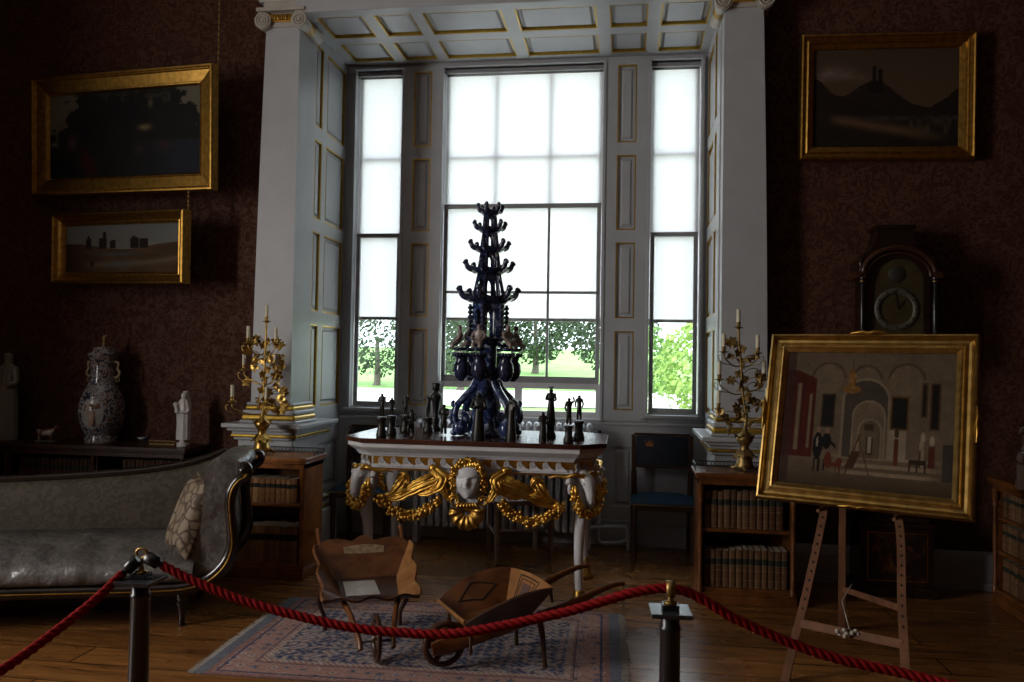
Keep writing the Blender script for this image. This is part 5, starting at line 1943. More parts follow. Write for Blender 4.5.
# ================================================================ SOFA
t = NT('grey_damask_silk')
tc = t.coords()
wn = t.n('TexNoise', Scale=16.0, Detail=3.0, Distortion=2.6)
t.l(tc, wn.inputs['Vector'])
pat = t.ramp(wn.outputs['Fac'], [(0.46, (0, 0, 0)), (0.52, (1, 1, 1))])
col = t.mix(pat, (0.080, 0.073, 0.067), (0.12, 0.11, 0.10))
nz = t.n('TexNoise', Scale=7.0, Detail=3.0)
t.l(tc, nz.inputs['Vector'])
t.bump(nz.outputs['Fac'], 0.04, 0.8)
t.set(col, t.ramp(pat, [(0, (0.44, 0.44, 0.44)), (1, (0.32, 0.32, 0.32))]), 0, 0.8)
DAMASK = t.mat
t = NT('olive_damask')
tc = t.coords()
wn = t.n('TexNoise', Scale=14.0, Detail=3.0, Distortion=2.6)
t.l(tc, wn.inputs['Vector'])
pat = t.ramp(wn.outputs['Fac'], [(0.47, (0, 0, 0)), (0.53, (1, 1, 1))])
DAMASK2 = t.set(t.mix(pat, (0.040, 0.030, 0.019), (0.062, 0.048, 0.032)), 0.6, 0, 0.3)
t = NT('cushion_damask')
tc = t.coords()
vn = t.n('TexVoronoi', Scale=17.0, feature='DISTANCE_TO_EDGE')
nv = t.n('TexNoise', Scale=5.0, Detail=3.0)
t.l(tc, nv.inputs['Vector'])
t.l(t.mix(0.15, tc, nv.outputs['Color']), vn.inputs['Vector'])
CUSHD = t.set(t.ramp(vn.outputs['Distance'], [(0.05, (0.075, 0.052, 0.035)), (0.14, (0.215, 0.165, 0.115))]), 0.6, 0, 0.2)
SOFAW = simple('ebonised_wood', (0.014, 0.009, 0.007), 0.22, var=0.4, scale=14, coat=0.3)

sofa = thing('sofa', 'ebonised scroll-arm sofa in grey damask at the left of the room', 'sofa', (-2.105, 4.22, 0), R(19))
arm = spline([(-0.34, 0, 0.25), (-0.16, 0, 0.27), (-0.06, 0, 0.36), (-0.04, 0, 0.47), (-0.055, 0, 0.58), (-0.06, 0, 0.66), (-0.055, 0, 0.735), (-0.02, 0, 0.785), (0.02, 0, 0.815), (0.035, 0, 0.855), (0.01, 0, 0.895), (-0.05, 0, 0.912), (-0.115, 0, 0.90), (-0.16, 0, 0.85), (-0.175, 0, 0.76), (-0.175, 0, 0.65), (-0.19, 0, 0.53), (-0.24, 0, 0.46), (-0.34, 0, 0.43)], 4)
m = MB()
for y0, y1, ins in ((0.03, 0.62, 0),):
    n = len(arm)
    cx = sum(p.x for p in arm) / n
    rows = []
    for y, sc in ((0.02, 0.93), (0.035, 0.985), (0.06, 1.0), (0.59, 1.0), (0.615, 0.985), (0.63, 0.93)):
        rows.append([(p.x + (1 - sc) * (-0.1 - p.x) * 0.5, y, p.z + (1 - sc) * (0.6 - p.z) * 0.35) for p in arm] + [(arm[0].x, y, arm[0].z)])
    m.sheet(rows)
    f = [Vector((p[0], p[1], p[2])) for p in rows[0][:-1]]
    b = [Vector(p) for p in rows[-1][:-1]]
    m.add(f, [tuple(range(n))])
    m.add(b, [tuple(range(n - 1, -1, -1))])
m.obj('arm_cushion', DAMASK, sofa)
# seat
m = MB()
prof = [(0.02, 0.235), (-0.025, 0.25), (-0.035, 0.285), (-0.02, 0.325), (0.03, 0.36), (0.12, 0.395), (0.28, 0.425), (0.58, 0.445), (0.58, 0.30), (0.10, 0.235)]
random.seed(4)
rows = []
for i in range(61):
    s_ = -2.05 + 1.84 * i / 60
    rows.append([(s_, y, z + (0.006 * math.sin(s_ * 13 + y * 22) + 0.005 * math.sin(s_ * 29 + 2 * y)) * (1 if 1 < k < 7 else 0)) for k, (y, z) in enumerate(prof)])
m.sheet(rows)
m.obj('seat', DAMASK, sofa)
# back with shaped top rail
tops = spline([(-2.05, 0.60, 0.70), (-1.5, 0.60, 0.715), (-1.0, 0.60, 0.735), (-0.6, 0.60, 0.765), (-0.32, 0.60, 0.815), (-0.14, 0.60, 0.885)], 5)
m = MB()
rows = []
for p in tops:
    h = p.z
    rows.append([(p.x, 0.50, 0.40), (p.x, 0.505, 0.45), (p.x, 0.53, 0.40 + (h - 0.40) * 0.5), (p.x, 0.56, h - 0.05), (p.x, 0.585, h - 0.012), (p.x, 0.63, h - 0.012), (p.x, 0.64, 0.3)])
m.sheet(rows)
m.obj('backrest', DAMASK2, sofa)
m = MB()
m.tube(tops, (0.03, 0.022), 8, flat=(0, 0, 1)) if False else m.tube(tops, 0.025, 9)
m.obj('top_rail', SOFAW, sofa)
# scrolled show-wood frame, front and back
for y in (0.0, 0.63):
    m, g = MB(), MB()
    P = spline([(-2.1, y, 0.215), (-1.2, y, 0.212), (-0.45, y, 0.205), (-0.20, y, 0.222), (-0.07, y, 0.30), (-0.012, y, 0.42), (-0.02, y, 0.55), (-0.030, y, 0.65), (-0.022, y, 0.73), (0.012, y, 0.785), (0.05, y, 0.81), (0.064, y, 0.845), (0.042, y, 0.872), (0.014, y, 0.858), (0.014, y, 0.828), (0.034, y, 0.822)], 6)
    w_ = lerp_list([0.034, 0.034, 0.034, 0.036, 0.04, 0.036, 0.03, 0.03, 0.032, 0.03, 0.026, 0.022, 0.018, 0.014, 0.012, 0.010], len(P))
    m.tube(P, [(a, 0.03) for a in w_], 10, flat=(0, 0, 1))
    fr_ = m.obj('frame', SOFAW, sofa)
    if y == 0.0:
        g.tube([p + Vector((0, -0.030, 0)) for p in P[:64]], 0.0045, 6)
        g.obj('gilt_line', GOLDD, fr_)
        m = MB()
        m.M = axes((0.034, -0.03, 0.842), (1, 0, 0), (0, 0, 1), (0, -1, 0))
        m.lathe([(0, -0.02), (0.03, -0.02), (0.032, 0.0), (0.018, 0.006), (0.014, 0.014), (0.0, 0.018)], 16)
        m.obj('rosette', SOFAW, fr_)
m = MB()
m.box(-2.08, -0.15, 0.02, 0.62, 0.19, 0.245)
m.obj('rail', SOFAW, sofa, bevel=0.004)
for s_, y in ((-0.27, 0.04), (-0.27, 0.58), (-1.95, 0.04), (-1.95, 0.58)):
    m = MB()
    m.lathe([(0.016, 0.0), (0.020, 0.012), (0.014, 0.03), (0.018, 0.06), (0.030, 0.11), (0.036, 0.125), (0.026, 0.135), (0.038, 0.155), (0.038, 0.20)], 14, (s_, y, 0))
    m.obj('leg', SOFAW, sofa)
# cushion leaning in the corner
cu = thing('sofa_cushion', 'square patterned cushion standing on the sofa against its scrolled arm', 'cushion', (-2.385, 4.268, 0.575), R(19))
m = MB()
N = 22
nrm = Vector((-0.80, -0.50, 0.34)).normalized()
upv = (Vector((0.12, 0.0, 1)) - nrm * nrm.dot(Vector((0.12, 0, 1)))).normalized()
sd = upv.cross(nrm)
for sg in (1, -1):
    rows = []
    for i in range(N + 1):
        v = -1 + 2 * i / N
        row = []
        for j in range(N + 1):
            u = -1 + 2 * j / N
            pin = 1 - 0.10 * (1 - abs(u) ** 2) * abs(v) ** 3
            piu = 1 - 0.10 * (1 - abs(v) ** 2) * abs(u) ** 3
            h = 0.075 * ((1 - u ** 4) * (1 - v ** 4)) ** 0.6
            row.append(sd * u * 0.150 * piu + upv * v * 0.225 * pin + nrm * h * sg)
        rows.append(row if sg > 0 else row[::-1])
    m.sheet(rows)
cb = m.obj('cover', CUSHD, cu)

# ================================================================ CARPET
def h2(a, b, c=0):
    x = math.sin(a * 127.1 + b * 311.7 + c * 74.7) * 43758.5453
    return x - math.floor(x)


BLU, NVY, ROS, CRM, TER = (0.17, 0.165, 0.20), (0.055, 0.062, 0.115), (0.27, 0.145, 0.125), (0.46, 0.39, 0.33), (0.34, 0.18, 0.13)


def rugcol(x, y, W, H):
    d = min(x, W - x) if False else None
    ex, ey = min(x, W - x), min(y, H - y)
    e = min(ex - 0.055, ey)
    if ex < 0.055:
        return tuple(c * (0.85 + 0.3 * h2(int(y * 90), int(x * 60))) for c in (0.14, 0.145, 0.17))
    if e < 0.012:
        return ROS

    def motif(px, py, sc, base, c1, c2, c3):
        gx, gy = math.floor(px / sc), math.floor(py / sc)
        best = base
        for ox in (-1, 0, 1):
            for oy in (-1, 0, 1):
                ax, ay = gx + ox, gy + oy
                cx, cy = (ax + 0.25 + 0.5 * h2(ax, ay, 1)) * sc, (ay + 0.25 + 0.5 * h2(ax, ay, 2)) * sc
                dx, dy = px - cx, py - cy
                a = math.atan2(dy, dx)
                r = math.hypot(dx, dy) / sc
                k = 5 + int(3 * h2(ax, ay, 3))
                rr = 0.30 + 0.14 * math.cos(k * a + 6 * h2(ax, ay, 4))
                if r < 0.10:
                    return c3
                if r < rr * 0.62:
                    best = c1 if h2(ax, ay, 5) > 0.45 else c2
                elif r < rr * 0.8:
                    best = base if best == base else best
                    best = c3 if h2(ax, ay, 6) > 0.6 else base
        return best
    if e < 0.215:
        if 0.035 < e < 0.047 or 0.165 < e < 0.172:
            return NVY
        if e > 0.185:
            return CRM if int((x + y) * 70) % 2 else ROS
        if e < 0.035 or e > 0.172:
            return motif(x, y, 0.035, ROS, BLU, TER, CRM)
        return motif(x, y, 0.075, (0.35, 0.21, 0.175), BLU, CRM, NVY)
    c = motif(x + 0.02, y, 0.055, BLU, ROS, TER, CRM)
    v = math.sin(x * 70 + 2 * math.sin(y * 55)) * math.sin(y * 64 + 2 * math.sin(x * 47))
    if c == BLU:
        if v > 0.35:
            return NVY
        if v < -0.35:
            return (0.38, 0.29, 0.26)
    return c


W, H, NX, NY = 1.96, 1.225, 330, 206
vs, fs, cols = [], [], []
for j in range(NY + 1):
    for i in range(NX + 1):
        x, y = W * i / NX, H * j / NY
        z = 0.008 + 0.0015 * math.sin(x * 9) * math.sin(y * 7)
        vs.append((x, y, z))
        cols += [*rugcol(x, y, W, H), 1.0]
for j in range(NY):
    for i in range(NX):
        a = j * (NX + 1) + i
        fs.append((a, a + 1, a + NX + 2, a + NX + 1))
n0 = len(vs)
rim = [i for i in range(NX + 1)] + [j * (NX + 1) + NX for j in range(1, NY + 1)] + [NY * (NX + 1) + i for i in range(NX - 1, -1, -1)] + [j * (NX + 1) for j in range(NY - 1, 0, -1)]
for i in rim:
    vs.append((vs[i][0], vs[i][1], 0.0005))
    cols += [0.10, 0.08, 0.08, 1]
L = len(rim)
for k in range(L):
    fs.append((rim[k], n0 + k, n0 + (k + 1) % L, rim[(k + 1) % L]))
rug = thing('carpet', 'worn blue and rose oriental carpet under the two wooden wheelbarrows', 'carpet', (-1.955, 3.545, 0), R(1.6))
me = bpy.data.meshes.new('pile')
me.from_pydata(vs, [], fs)
ca = me.color_attributes.new('dye', 'FLOAT_COLOR', 'POINT')
ca.data.foreach_set('color', cols)
t = NT('wool_pile')
at = t.n('Attribute', attribute_name='dye')
nz = t.n('TexNoise', Scale=60.0, Detail=4.0)
t.l(t.coords(), nz.inputs['Vector'])
t.bump(nz.outputs['Fac'], 0.004, 0.6)
me.materials.append(t.set(t.mix(0.55, at.outputs['Color'], t.ramp(nz.outputs['Fac'], [(0.3, (0.55, 0.55, 0.55)), (0.7, (1.35, 1.35, 1.35))]), 'MULTIPLY'), 0.95, 0, 0.1))
o = bpy.data.objects.new('pile', me)
COL.objects.link(o)
o.parent = rug
FR = simple('fringe_cotton', (0.30, 0.27, 0.23), 0.9)
for x0, sg in ((0.0, -1), (W, 1)):
    m = MB()
    for i in range(260):
        y = H * (i + random.random()) / 260
        l = random.uniform(0.02, 0.045)
        m.tube([(x0 - sg * 0.004, y, 0.006), (x0 + sg * l * 0.5, y + random.uniform(-0.006, 0.006), 0.004), (x0 + sg * l, y + random.uniform(-0.012, 0.012), 0.003)], 0.0016, 4)
    f = m.obj('fringe', FR, rug)
    f['kind'] = 'stuff'

# ================================================================ WOODEN WHEELBARROWS
FRUIT = wood('fruitwood', (0.070, 0.021, 0.006), (0.20, 0.074, 0.021), (8, 8, 20), 0.3, 0.25)
FRUITD = wood('fruitwood_dark', (0.028, 0.010, 0.005), (0.080, 0.030, 0.012), (8, 8, 20), 0.3, 0.3)
FRUITL = wood('satinwood', (0.17, 0.070, 0.022), (0.36, 0.17, 0.060), (10, 10, 10), 0.35, 0.2)
PLATEM = simple('pale_panel', (0.42, 0.40, 0.36), 0.22, var=0.15, scale=20, coat=0.3)
INLAY = simple('dark_inlay', (0.020, 0.009, 0.006), 0.35)
IRON = simple('iron', (0.03, 0.03, 0.03), 0.5, 0.6)


def board(mb, lower, upper, thick, nrm, n=24, bulge=None, steps=6):
    """plank between two edges (functions of t), thickness along nrm"""
    rows = []
    for k in range(steps + 1):
        q = k / steps
        rows.append([Vector(lower(i / n)).lerp(Vector(upper(i / n)), q) for i in range(n + 1)])
    mb.sheet(rows, thick=thick, nrm=nrm, smooth=False)


def lin(a, b):
    a, b = Vector(a), Vector(b)
    return lambda u: a.lerp(b, u)


wb = thing('wheelbarrow', 'wooden wheelbarrow with wavy-edged tray facing forward, left on the carpet', 'wheelbarrow', (-1.165, 3.80, 0.0108), R(25))
# tray: floor, back panel with crest, two flared sides, front lip
FL = lambda x, y, z: Vector((x, y, z))
m = MB()
board(m, lin((-0.135, 0.24, 0.245), (0.135, 0.24, 0.245)), lin((-0.16, 0.47, 0.288), (0.16, 0.47, 0.288)), 0.014, (0, 0, 1), 10)
m.obj('tray_floor', FRUITD, wb)
m = MB()
m.add([(-0.12, 0.26, 0.2535), (0.05, 0.26, 0.2535), (0.04, 0.42, 0.2835), (-0.125, 0.42, 0.2835), (-0.12, 0.26, 0.25), (0.05, 0.26, 0.25), (0.04, 0.42, 0.28), (-0.125, 0.42, 0.28)], [(0, 1, 2, 3), (0, 4, 5, 1), (1, 5, 6, 2), (2, 6, 7, 3), (3, 7, 4, 0)])
m.obj('pale_floor_panel', PLATEM, wb)


def back_up(u):
    x = -0.258 + 0.516 * u
    a = abs(2 * u - 1)
    z = 0.452 + 0.026 * max(0, math.cos(a * PI * 2.2)) * (1 if a < 0.23 else 0) + 0.014 * math.sin(PI * min(1, max(0, (a - 0.23) / 0.77))) - 0.02 * max(0, a - 0.8) / 0.2
    return Vector((x, 0.605 + (z - 0.452) * 0.82, z))


m = MB()
board(m, lin((-0.165, 0.47, 0.288), (0.165, 0.47, 0.288)), back_up, 0.015, (0, -0.85, 0.5), 40)
bp = m.obj('back_panel', FRUIT, wb)
m = MB()
nb = Vector((0, -0.85, 0.53)).normalized()
q = lambda x, v: Vector((x, 0.47 + 0.135 * v, 0.288 + 0.164 * v)) + nb * 0.003
pts = [(-0.105, 0.66), (-0.04, 0.645), (0.0, 0.64), (0.04, 0.645), (0.105, 0.66), (0.11, 0.84), (0.06, 0.875), (0.0, 0.90), (-0.06, 0.875), (-0.11, 0.84)]
vs = [q(x, v) for x, v in pts] + [q(x, v) - nb * 0.004 for x, v in pts]
m.add(vs, [tuple(range(10)), tuple(range(19, 9, -1))] + [(i, i + 10, (i + 1) % 10 + 10, (i + 1) % 10) for i in range(10)])
m.obj('inlaid_plaque', simple('worn_plaque', (0.27, 0.19, 0.10), 0.4, var=0.4, scale=40), bp)
for sx in (-1, 1):
    def up_(u, sx=sx):
        y = 0.185 + 0.42 * u
        wob = 0.009 * math.sin(u * 2 * PI * 2.5 + 0.6)
        return Vector((sx * (0.235 + 0.024 * u + wob), y, 0.262 + 0.185 * u + 0.008 * math.sin(u * 2 * PI * 2.5)))
    lo_ = lin((sx * 0.135, 0.225, 0.246), (sx * 0.165, 0.47, 0.288))
    m = MB()
    if sx > 0:
        board(m, up_, lo_, 0.013, (-0.75, 0, 0.65), 36)
    else:
        board(m, lo_, up_, 0.013, (0.75, 0, 0.65), 36)
    m.obj('side_panel', FRUIT if sx < 0 else FRUITL, wb)


def lip(u):
    a = abs(2 * u - 1)
    return Vector((-0.24 + 0.48 * u, 0.165 + 0.02 * a * a, 0.262 + 0.010 * math.cos(a * PI * 3)))


m = MB()
board(m, lin((-0.135, 0.235, 0.243), (0.135, 0.235, 0.243)), lip, 0.013, (0, -0.3, 0.95), 36)
m.obj('front_lip', FRUITD, wb)
for sx in (-1, 1):
    m = MB()                       # shaft from axle under the tray to the handle
    P = spline([(sx * 0.078, -0.02, 0.075), (sx * 0.082, 0.02, 0.11), (sx * 0.115, 0.16, 0.20), (sx * 0.165, 0.34, 0.245), (sx * 0.20, 0.52, 0.30), (sx * 0.222, 0.66, 0.40), (sx * 0.232, 0.745, 0.465), (sx * 0.232, 0.775, 0.49)], 5)
    m.tube(P, [(a, b) for a, b in zip(lerp_list([0.014, 0.020, 0.020, 0.018, 0.017, 0.015, 0.013, 0.017], len(P)), lerp_list([0.012, 0.014, 0.014, 0.014, 0.013, 0.012, 0.012, 0.016], len(P)))], 9, flat=(0, 0, 1))
    m.obj('shaft', FRUIT, wb)
    m = MB()                       # bowed rear leg
    P = spline([(sx * 0.175, 0.45, 0.28), (sx * 0.225, 0.50, 0.23), (sx * 0.235, 0.535, 0.15), (sx * 0.205, 0.55, 0.07), (sx * 0.20, 0.545, 0.0)], 5)
    m.tube(P, lerp_list([0.016, 0.018, 0.014, 0.011, 0.013], len(P)), 9)
    m.obj('leg', FRUITD, wb)
m = MB()
m.M = axes((0, 0, 0.118), (0, 0, 1), (0, 1, 0), (-1, 0, 0))
m.tube([(0.102 * math.cos(q * PI / 20), 0.102 * math.sin(q * PI / 20), 0) for q in range(40)], (0.013, 0.011), 8, closed=True)
for k in range(6):
    a = k * PI / 3
    m.tube([(0.012 * math.cos(a), 0.012 * math.sin(a), 0), (0.095 * math.cos(a), 0.095 * math.sin(a), 0)], [0.009, 0.006], 7)
m.lathe([(0, -0.022), (0.020, -0.022), (0.022, 0), (0.020, 0.022), (0, 0.022)], 12)
whl = m.obj('wheel', FRUITD, wb)
m = MB()
m.M = axes((0, 0, 0.105), (0, 0, 1), (0, 1, 0), (-1, 0, 0))
m.lathe([(0.0, -0.085), (0.0055, -0.085), (0.0055, 0.085), (0.0, 0.085)], 8)
m.obj('axle', IRON, wb)

# second barrow, seen from the side
wb = thing('wheelbarrow', 'marquetry wooden wheelbarrow with long handles seen from its side, right on the carpet', 'wheelbarrow', (-0.835, 3.80, 0.0108), R(-58))
F00, F10 = Vector((-0.195, 0.035, 0.262)), Vector((0.175, 0.035, 0.262))     # rim corners: front far, front near
B01, B11 = Vector((-0.205, 0.43, 0.385)), Vector((0.190, 0.47, 0.380))
f00, f10 = Vector((-0.115, 0.10, 0.195)), Vector((0.115, 0.10, 0.195))
b01, b11 = Vector((-0.125, 0.37, 0.235)), Vector((0.125, 0.37, 0.235))


def arc(a, b, h):
    return lambda u: a.lerp(b, u) + ARCD * (h * 4 * u * (1 - u))


ARCD = Vector((0, 0, 1))


m = MB()
board(m, lin(f00, f10), lin(b01, b11), 0.012, (0, 0, 1), 8)
m.obj('tray_floor', FRUIT, wb)
ARCD = (F00 + B01 - f00 - b01).normalized()
m = MB()
board(m, lin(f00, b01), arc(F00, B01, 0.050), 0.012, (0.8, 0, 0.5), 26)
sf = m.obj('side_panel', FRUIT, wb)
n_ = ((b01 - f00).cross(F00 - f00)).normalized()
n_ = n_ if n_.x > 0 else -n_
sfn = lambda u, v: lin(f00, b01)(u).lerp(arc(F00, B01, 0.050)(u), v) + n_ * 0.0022
m = MB()
dia = [(0.18, 0.46), (0.55, 0.24), (0.80, 0.55), (0.43, 0.80)]
for p, q in zip(dia, dia[1:] + dia[:1]):
    m.tube([sfn(p[0] + (q[0] - p[0]) * i / 12, p[1] + (q[1] - p[1]) * i / 12) for i in range(13)], (0.0016, 0.0038), 6, flat=n_)
m.obj('diamond_inlay', INLAY, sf)
ARCD = (F10 + B11 - f10 - b11).normalized()
m = MB()
board(m, arc(F10, B11, 0.045), lin(f10, b11), 0.012, (-0.8, 0, 0.5), 26)
m.obj('side_panel', FRUITD, wb)
ARCD = (B01 + B11 - b01 - b11).normalized()
m = MB()
board(m, lin(b01, b11), arc(B01, B11, 0.016), 0.012, (0, -0.8, 0.5), 14)
bk = m.obj('back_panel', FRUITL, wb)
n_ = ((b11 - b01).cross(B01 - b01)).normalized()
n_ = n_ if n_.y < 0 else -n_
bfn = lambda u, v, o=0.0022: lin(b01, b11)(u).lerp(arc(B01, B11, 0.016)(u), v) + n_ * o
for (u0, u1, v0, v1), mt, wd in (((0.27, 0.73, 0.16, 0.88), INLAY, 0.0042), ((0.33, 0.67, 0.26, 0.79), FRUITD, 0.003)):
    m = MB()
    sq = [(u0, v0), (u1, v0), (u1, v1), (u0, v1)]
    for p, q in zip(sq, sq[1:] + sq[:1]):
        m.tube([bfn(p[0] + (q[0] - p[0]) * i / 8, p[1] + (q[1] - p[1]) * i / 8) for i in range(9)], (0.0014, wd), 6, flat=n_)
    m.obj('square_inlay', mt, bk)
m = MB()
m.sheet([[bfn(0.39 + 0.22 * i / 5, 0.34 + 0.36 * j / 5, 0.0026) for i in range(6)] for j in range(6)], thick=0.002, nrm=n_)
m.obj('inlay_panel', simple('mauve_inlay', (0.10, 0.05, 0.045), 0.4, var=0.3, scale=60), bk)
m = MB()
board(m, lin(F00, F10), lin(f00, f10), 0.012, (0, 0.8, 0.5), 8)
m.obj('front_board', FRUITL, wb)
m = MB()
m.bar(F00 + Vector((0, -0.004, 0.002)), F10 + Vector((0, -0.004, 0.002)), 0.012, 0.010)
m.obj('rim', FRUITL, wb, bevel=0.003)
for sx in (-1, 1):
    m = MB()
    P = spline([(sx * 0.045, -0.075, 0.11), (sx * 0.05, 0.0, 0.125), (sx * 0.085, 0.14, 0.158), (sx * 0.125, 0.32, 0.205), (sx * 0.16, 0.54, 0.27), (sx * 0.178, 0.72, 0.335), (sx * 0.182, 0.82, 0.36), (sx * 0.183, 0.87, 0.362)], 5)
    m.tube(P, [(a, b) for a, b in zip(lerp_list([0.032, 0.045, 0.034, 0.026, 0.023, 0.018, 0.014, 0.013], len(P)), lerp_list([0.010] * 6 + [0.011, 0.012], len(P)))], 8, flat=(0, 0, 1))
    m.obj('shaft', FRUIT, wb)
    m = MB()
    m.tube(spline([(sx * 0.145, 0.42, 0.24), (sx * 0.155, 0.435, 0.16), (sx * 0.16, 0.445, 0.06), (sx * 0.165, 0.45, 0.0)], 4), lerp_list([0.016, 0.016, 0.010, 0.012], 13), 8)
    m.obj('leg', FRUITD, wb)
    m = MB()
    m.lathe([(0.007, 0.10), (0.010, 0.12), (0.006, 0.14), (0.011, 0.17), (0.006, 0.20), (0.010, 0.235)], 10, (sx * 0.15, 0.075, 0.0))
    m.obj('turned_peg', FRUITD, wb)
    m = MB()
    m.tube([(sx * 0.195, 0.455, 0.375), (sx * 0.183, 0.475, 0.31)], [0.012, 0.007], 7)
    m.obj('brace', FRUITD, wb)
m = MB()
m.M = axes((0, 0, 0.112), (0, 0, 1), (0, 1, 0), (-1, 0, 0))
m.tube([(0.094 * math.cos(q * PI / 20), 0.094 * math.sin(q * PI / 20), 0) for q in range(40)], [(0.018, 0.014)] * 40, 8, closed=True)
for k in range(4):
    a = k * PI / 2 + 0.5
    m.tube([(0, 0, 0), (0.09 * math.cos(a), 0.09 * math.sin(a), 0)], [0.018, 0.013], 7)
m.lathe([(0, -0.03), (0.028, -0.03), (0.032, 0), (0.028, 0.03), (0, 0.03)], 14)
m.obj('wheel', FRUITD, wb)
m = MB()
m.M = axes((0, 0, 0.112), (0, 0, 1), (0, 1, 0), (-1, 0, 0))
m.lathe([(0.0, -0.055), (0.008, -0.055), (0.008, 0.055), (0.0, 0.055)], 8)
m.obj('axle', IRON, wb)

# ================================================================ ROPE BARRIER
ROPE = simple('red_rope_cord', (0.21, 0.008, 0.009), 0.8, var=0.25, scale=60, spec=0.05)
POSTB = simple('black_post', (0.012, 0.012, 0.014), 0.32, var=0.2)


def rope(name, label, pts):
    P = spline(pts, 14)
    L = [0.0]
    for a, b in zip(P, P[1:]):
        L.append(L[-1] + (b - a).length)
    # even samples
    n = int(L[-1] / 0.006)
    Q, j = [], 0
    for i in range(n + 1):
        s_ = L[-1] * i / n
        while j < len(L) - 2 and L[j + 1] < s_:
            j += 1
        Q.append(P[j].lerp(P[j + 1], (s_ - L[j]) / max(1e-9, L[j + 1] - L[j])))
    root = thing(name, label, 'rope', Q[0])
    for k in range(3):
        st = []
        for i, p in enumerate(Q):
            tg = (Q[min(i + 1, n)] - Q[max(i - 1, 0)]).normalized()
            sd_ = tg.cross(Vector((0, 0, 1))).normalized()
            uu = sd_.cross(tg)
            a = -2 * PI * (i * 0.006 / 0.068 + k / 3)
            st.append(p + (sd_ * math.cos(a) + uu * math.sin(a)) * 0.0064 - Q[0])
        m = MB()
        m.tube(st, 0.0077, 7)
        m.obj('strand', ROPE, root)
    return root


def rope_post(label, x, y, hook):
    root = thing('barrier_post', label, 'post', (x, y, 0), R(3))
    m = MB()
    m.lathe([(0.0, 0.0), (0.15, 0.0), (0.15, 0.012), (0.13, 0.022), (0.04, 0.034), (0.036, 0.05)], 28)
    m.obj('foot', POSTB, root)
    m = MB()
    m.lathe([(0.032, 0.045), (0.0305, 0.30), (0.027, 0.742), (0.0285, 0.744), (0.0285, 0.752), (0.025, 0.755), (0.025, 0.79)], 24)
    m.obj('shaft', POSTB, root)
    m = MB()
    m.box(-0.054, 0.054, -0.054, 0.054, 0.785, 0.797)
    m.obj('top_plate', simple('satin_plate', (0.07, 0.075, 0.085), 0.22, 0.5), root, bevel=0.002)
    m = MB()
    m.box(-0.022, 0.022, -0.022, 0.022, 0.797, 0.812)
    m.obj('block', POSTB, root, bevel=0.001)
    m = MB()
    m.lathe([(0.0, 0.812), (0.018, 0.812), (0.017, 0.818), (0.008, 0.820), (0.006, 0.823), (0.009, 0.827), (0.006, 0.830), (0.005, 0.834)], 16)
    if hook:
        m.tube(spline([(0, 0, 0.830), (0, 0, 0.850), (0.004, 0, 0.858), (0.016, 0, 0.866), (0.012, 0, 0.880), (-0.004, 0, 0.884), (-0.016, 0, 0.876), (-0.014, 0, 0.864)], 4), 0.0045, 7)
    m.obj('finial', BRASS, root)
    if not hook:
        m = MB()
        m.M = axes((0, 0, 0.852), (0, 0, 1), (0, 1, 0), (-1, 0, 0))
        m.tube([(0.021 * math.cos(q * PI / 12), 0.021 * math.sin(q * PI / 12), 0) for q in range(24)], (0.004, 0.011), 8, closed=True, flat=(0, 0, 1)) if False else m.lathe([(0.0185, -0.012), (0.022, -0.012), (0.022, 0.012), (0.0185, 0.012), (0.0185, -0.012)], 20, caps=False)
        m.obj('rope_ring', BRASS, root)
    return root


rope_post('black barrier post with brass hook in front of the sofa', -1.412, 2.25, True)
rope_post('black barrier post with square top plate in front of the right bookcase', 0.124, 2.25, False)


def end_fitting(loc, d, parent):
    d = Vector(d).normalized()
    m = MB()
    m.tube([Vector((0, 0, 0)), d * 0.012, d * 0.016, d * 0.055, d * 0.058], [0.008, 0.010, 0.0185, 0.0185, 0.012], 14)
    m.M = Matrix.Identity(4)
    m.obj('end_cap', POSTB, parent)


r1 = rope('barrier_rope', 'red twisted barrier rope sagging between the two posts and off to the right', [(-1.345, 2.25, 0.838), (-1.25, 2.25, 0.800), (-1.071, 2.25, 0.745), (-0.798, 2.25, 0.697), (-0.62, 2.25, 0.688), (-0.45, 2.25, 0.698), (-0.173, 2.25, 0.768), (0.02, 2.25, 0.834), (0.124, 2.25, 0.852), (0.20, 2.25, 0.832), (0.306, 2.25, 0.776), (0.511, 2.25, 0.704), (0.709, 2.24, 0.672), (0.86, 2.20, 0.655), (1.05, 2.12, 0.645), (1.3, 2.0, 0.66)])
end_fitting((0, 0, 0), (0.0, 0, 0.0) if False else (-0.9, 0, 0.38), r1)
r2_ = rope('barrier_rope', 'red twisted barrier rope running down to the left picture edge', [(-1.462, 2.235, 0.812), (-1.495, 2.16, 0.755), (-1.54, 2.06, 0.695), (-1.575, 1.93, 0.645), (-1.60, 1.75, 0.615), (-1.62, 1.5, 0.60)])
end_fitting((0, 0, 0), (0.6, 0.2, 0.62), r2_)
# ================================================================ PICTURES
t = NT('painted_canvas')
at = t.n('Attribute', attribute_name='paint')
nz = t.n('TexNoise', Scale=90.0, Detail=3.0)
t.l(t.coords(), nz.inputs['Vector'])
CANVAS = t.set(t.mix(0.35, at.outputs['Color'], t.ramp(nz.outputs['Fac'], [(0.3, (0.7, 0.7, 0.7)), (0.7, (1.25, 1.25, 1.25))]), 'MULTIPLY'), 0.6, 0, 0.08)
t.bump(nz.outputs['Fac'], 0.001, 0.2)


def smooth(a, b, x):
    q = min(1, max(0, (x - a) / (b - a)))
    return q * q * (3 - 2 * q)


def mixc(a, b, f):
    return tuple(x + (y - x) * f for x, y in zip(a, b))


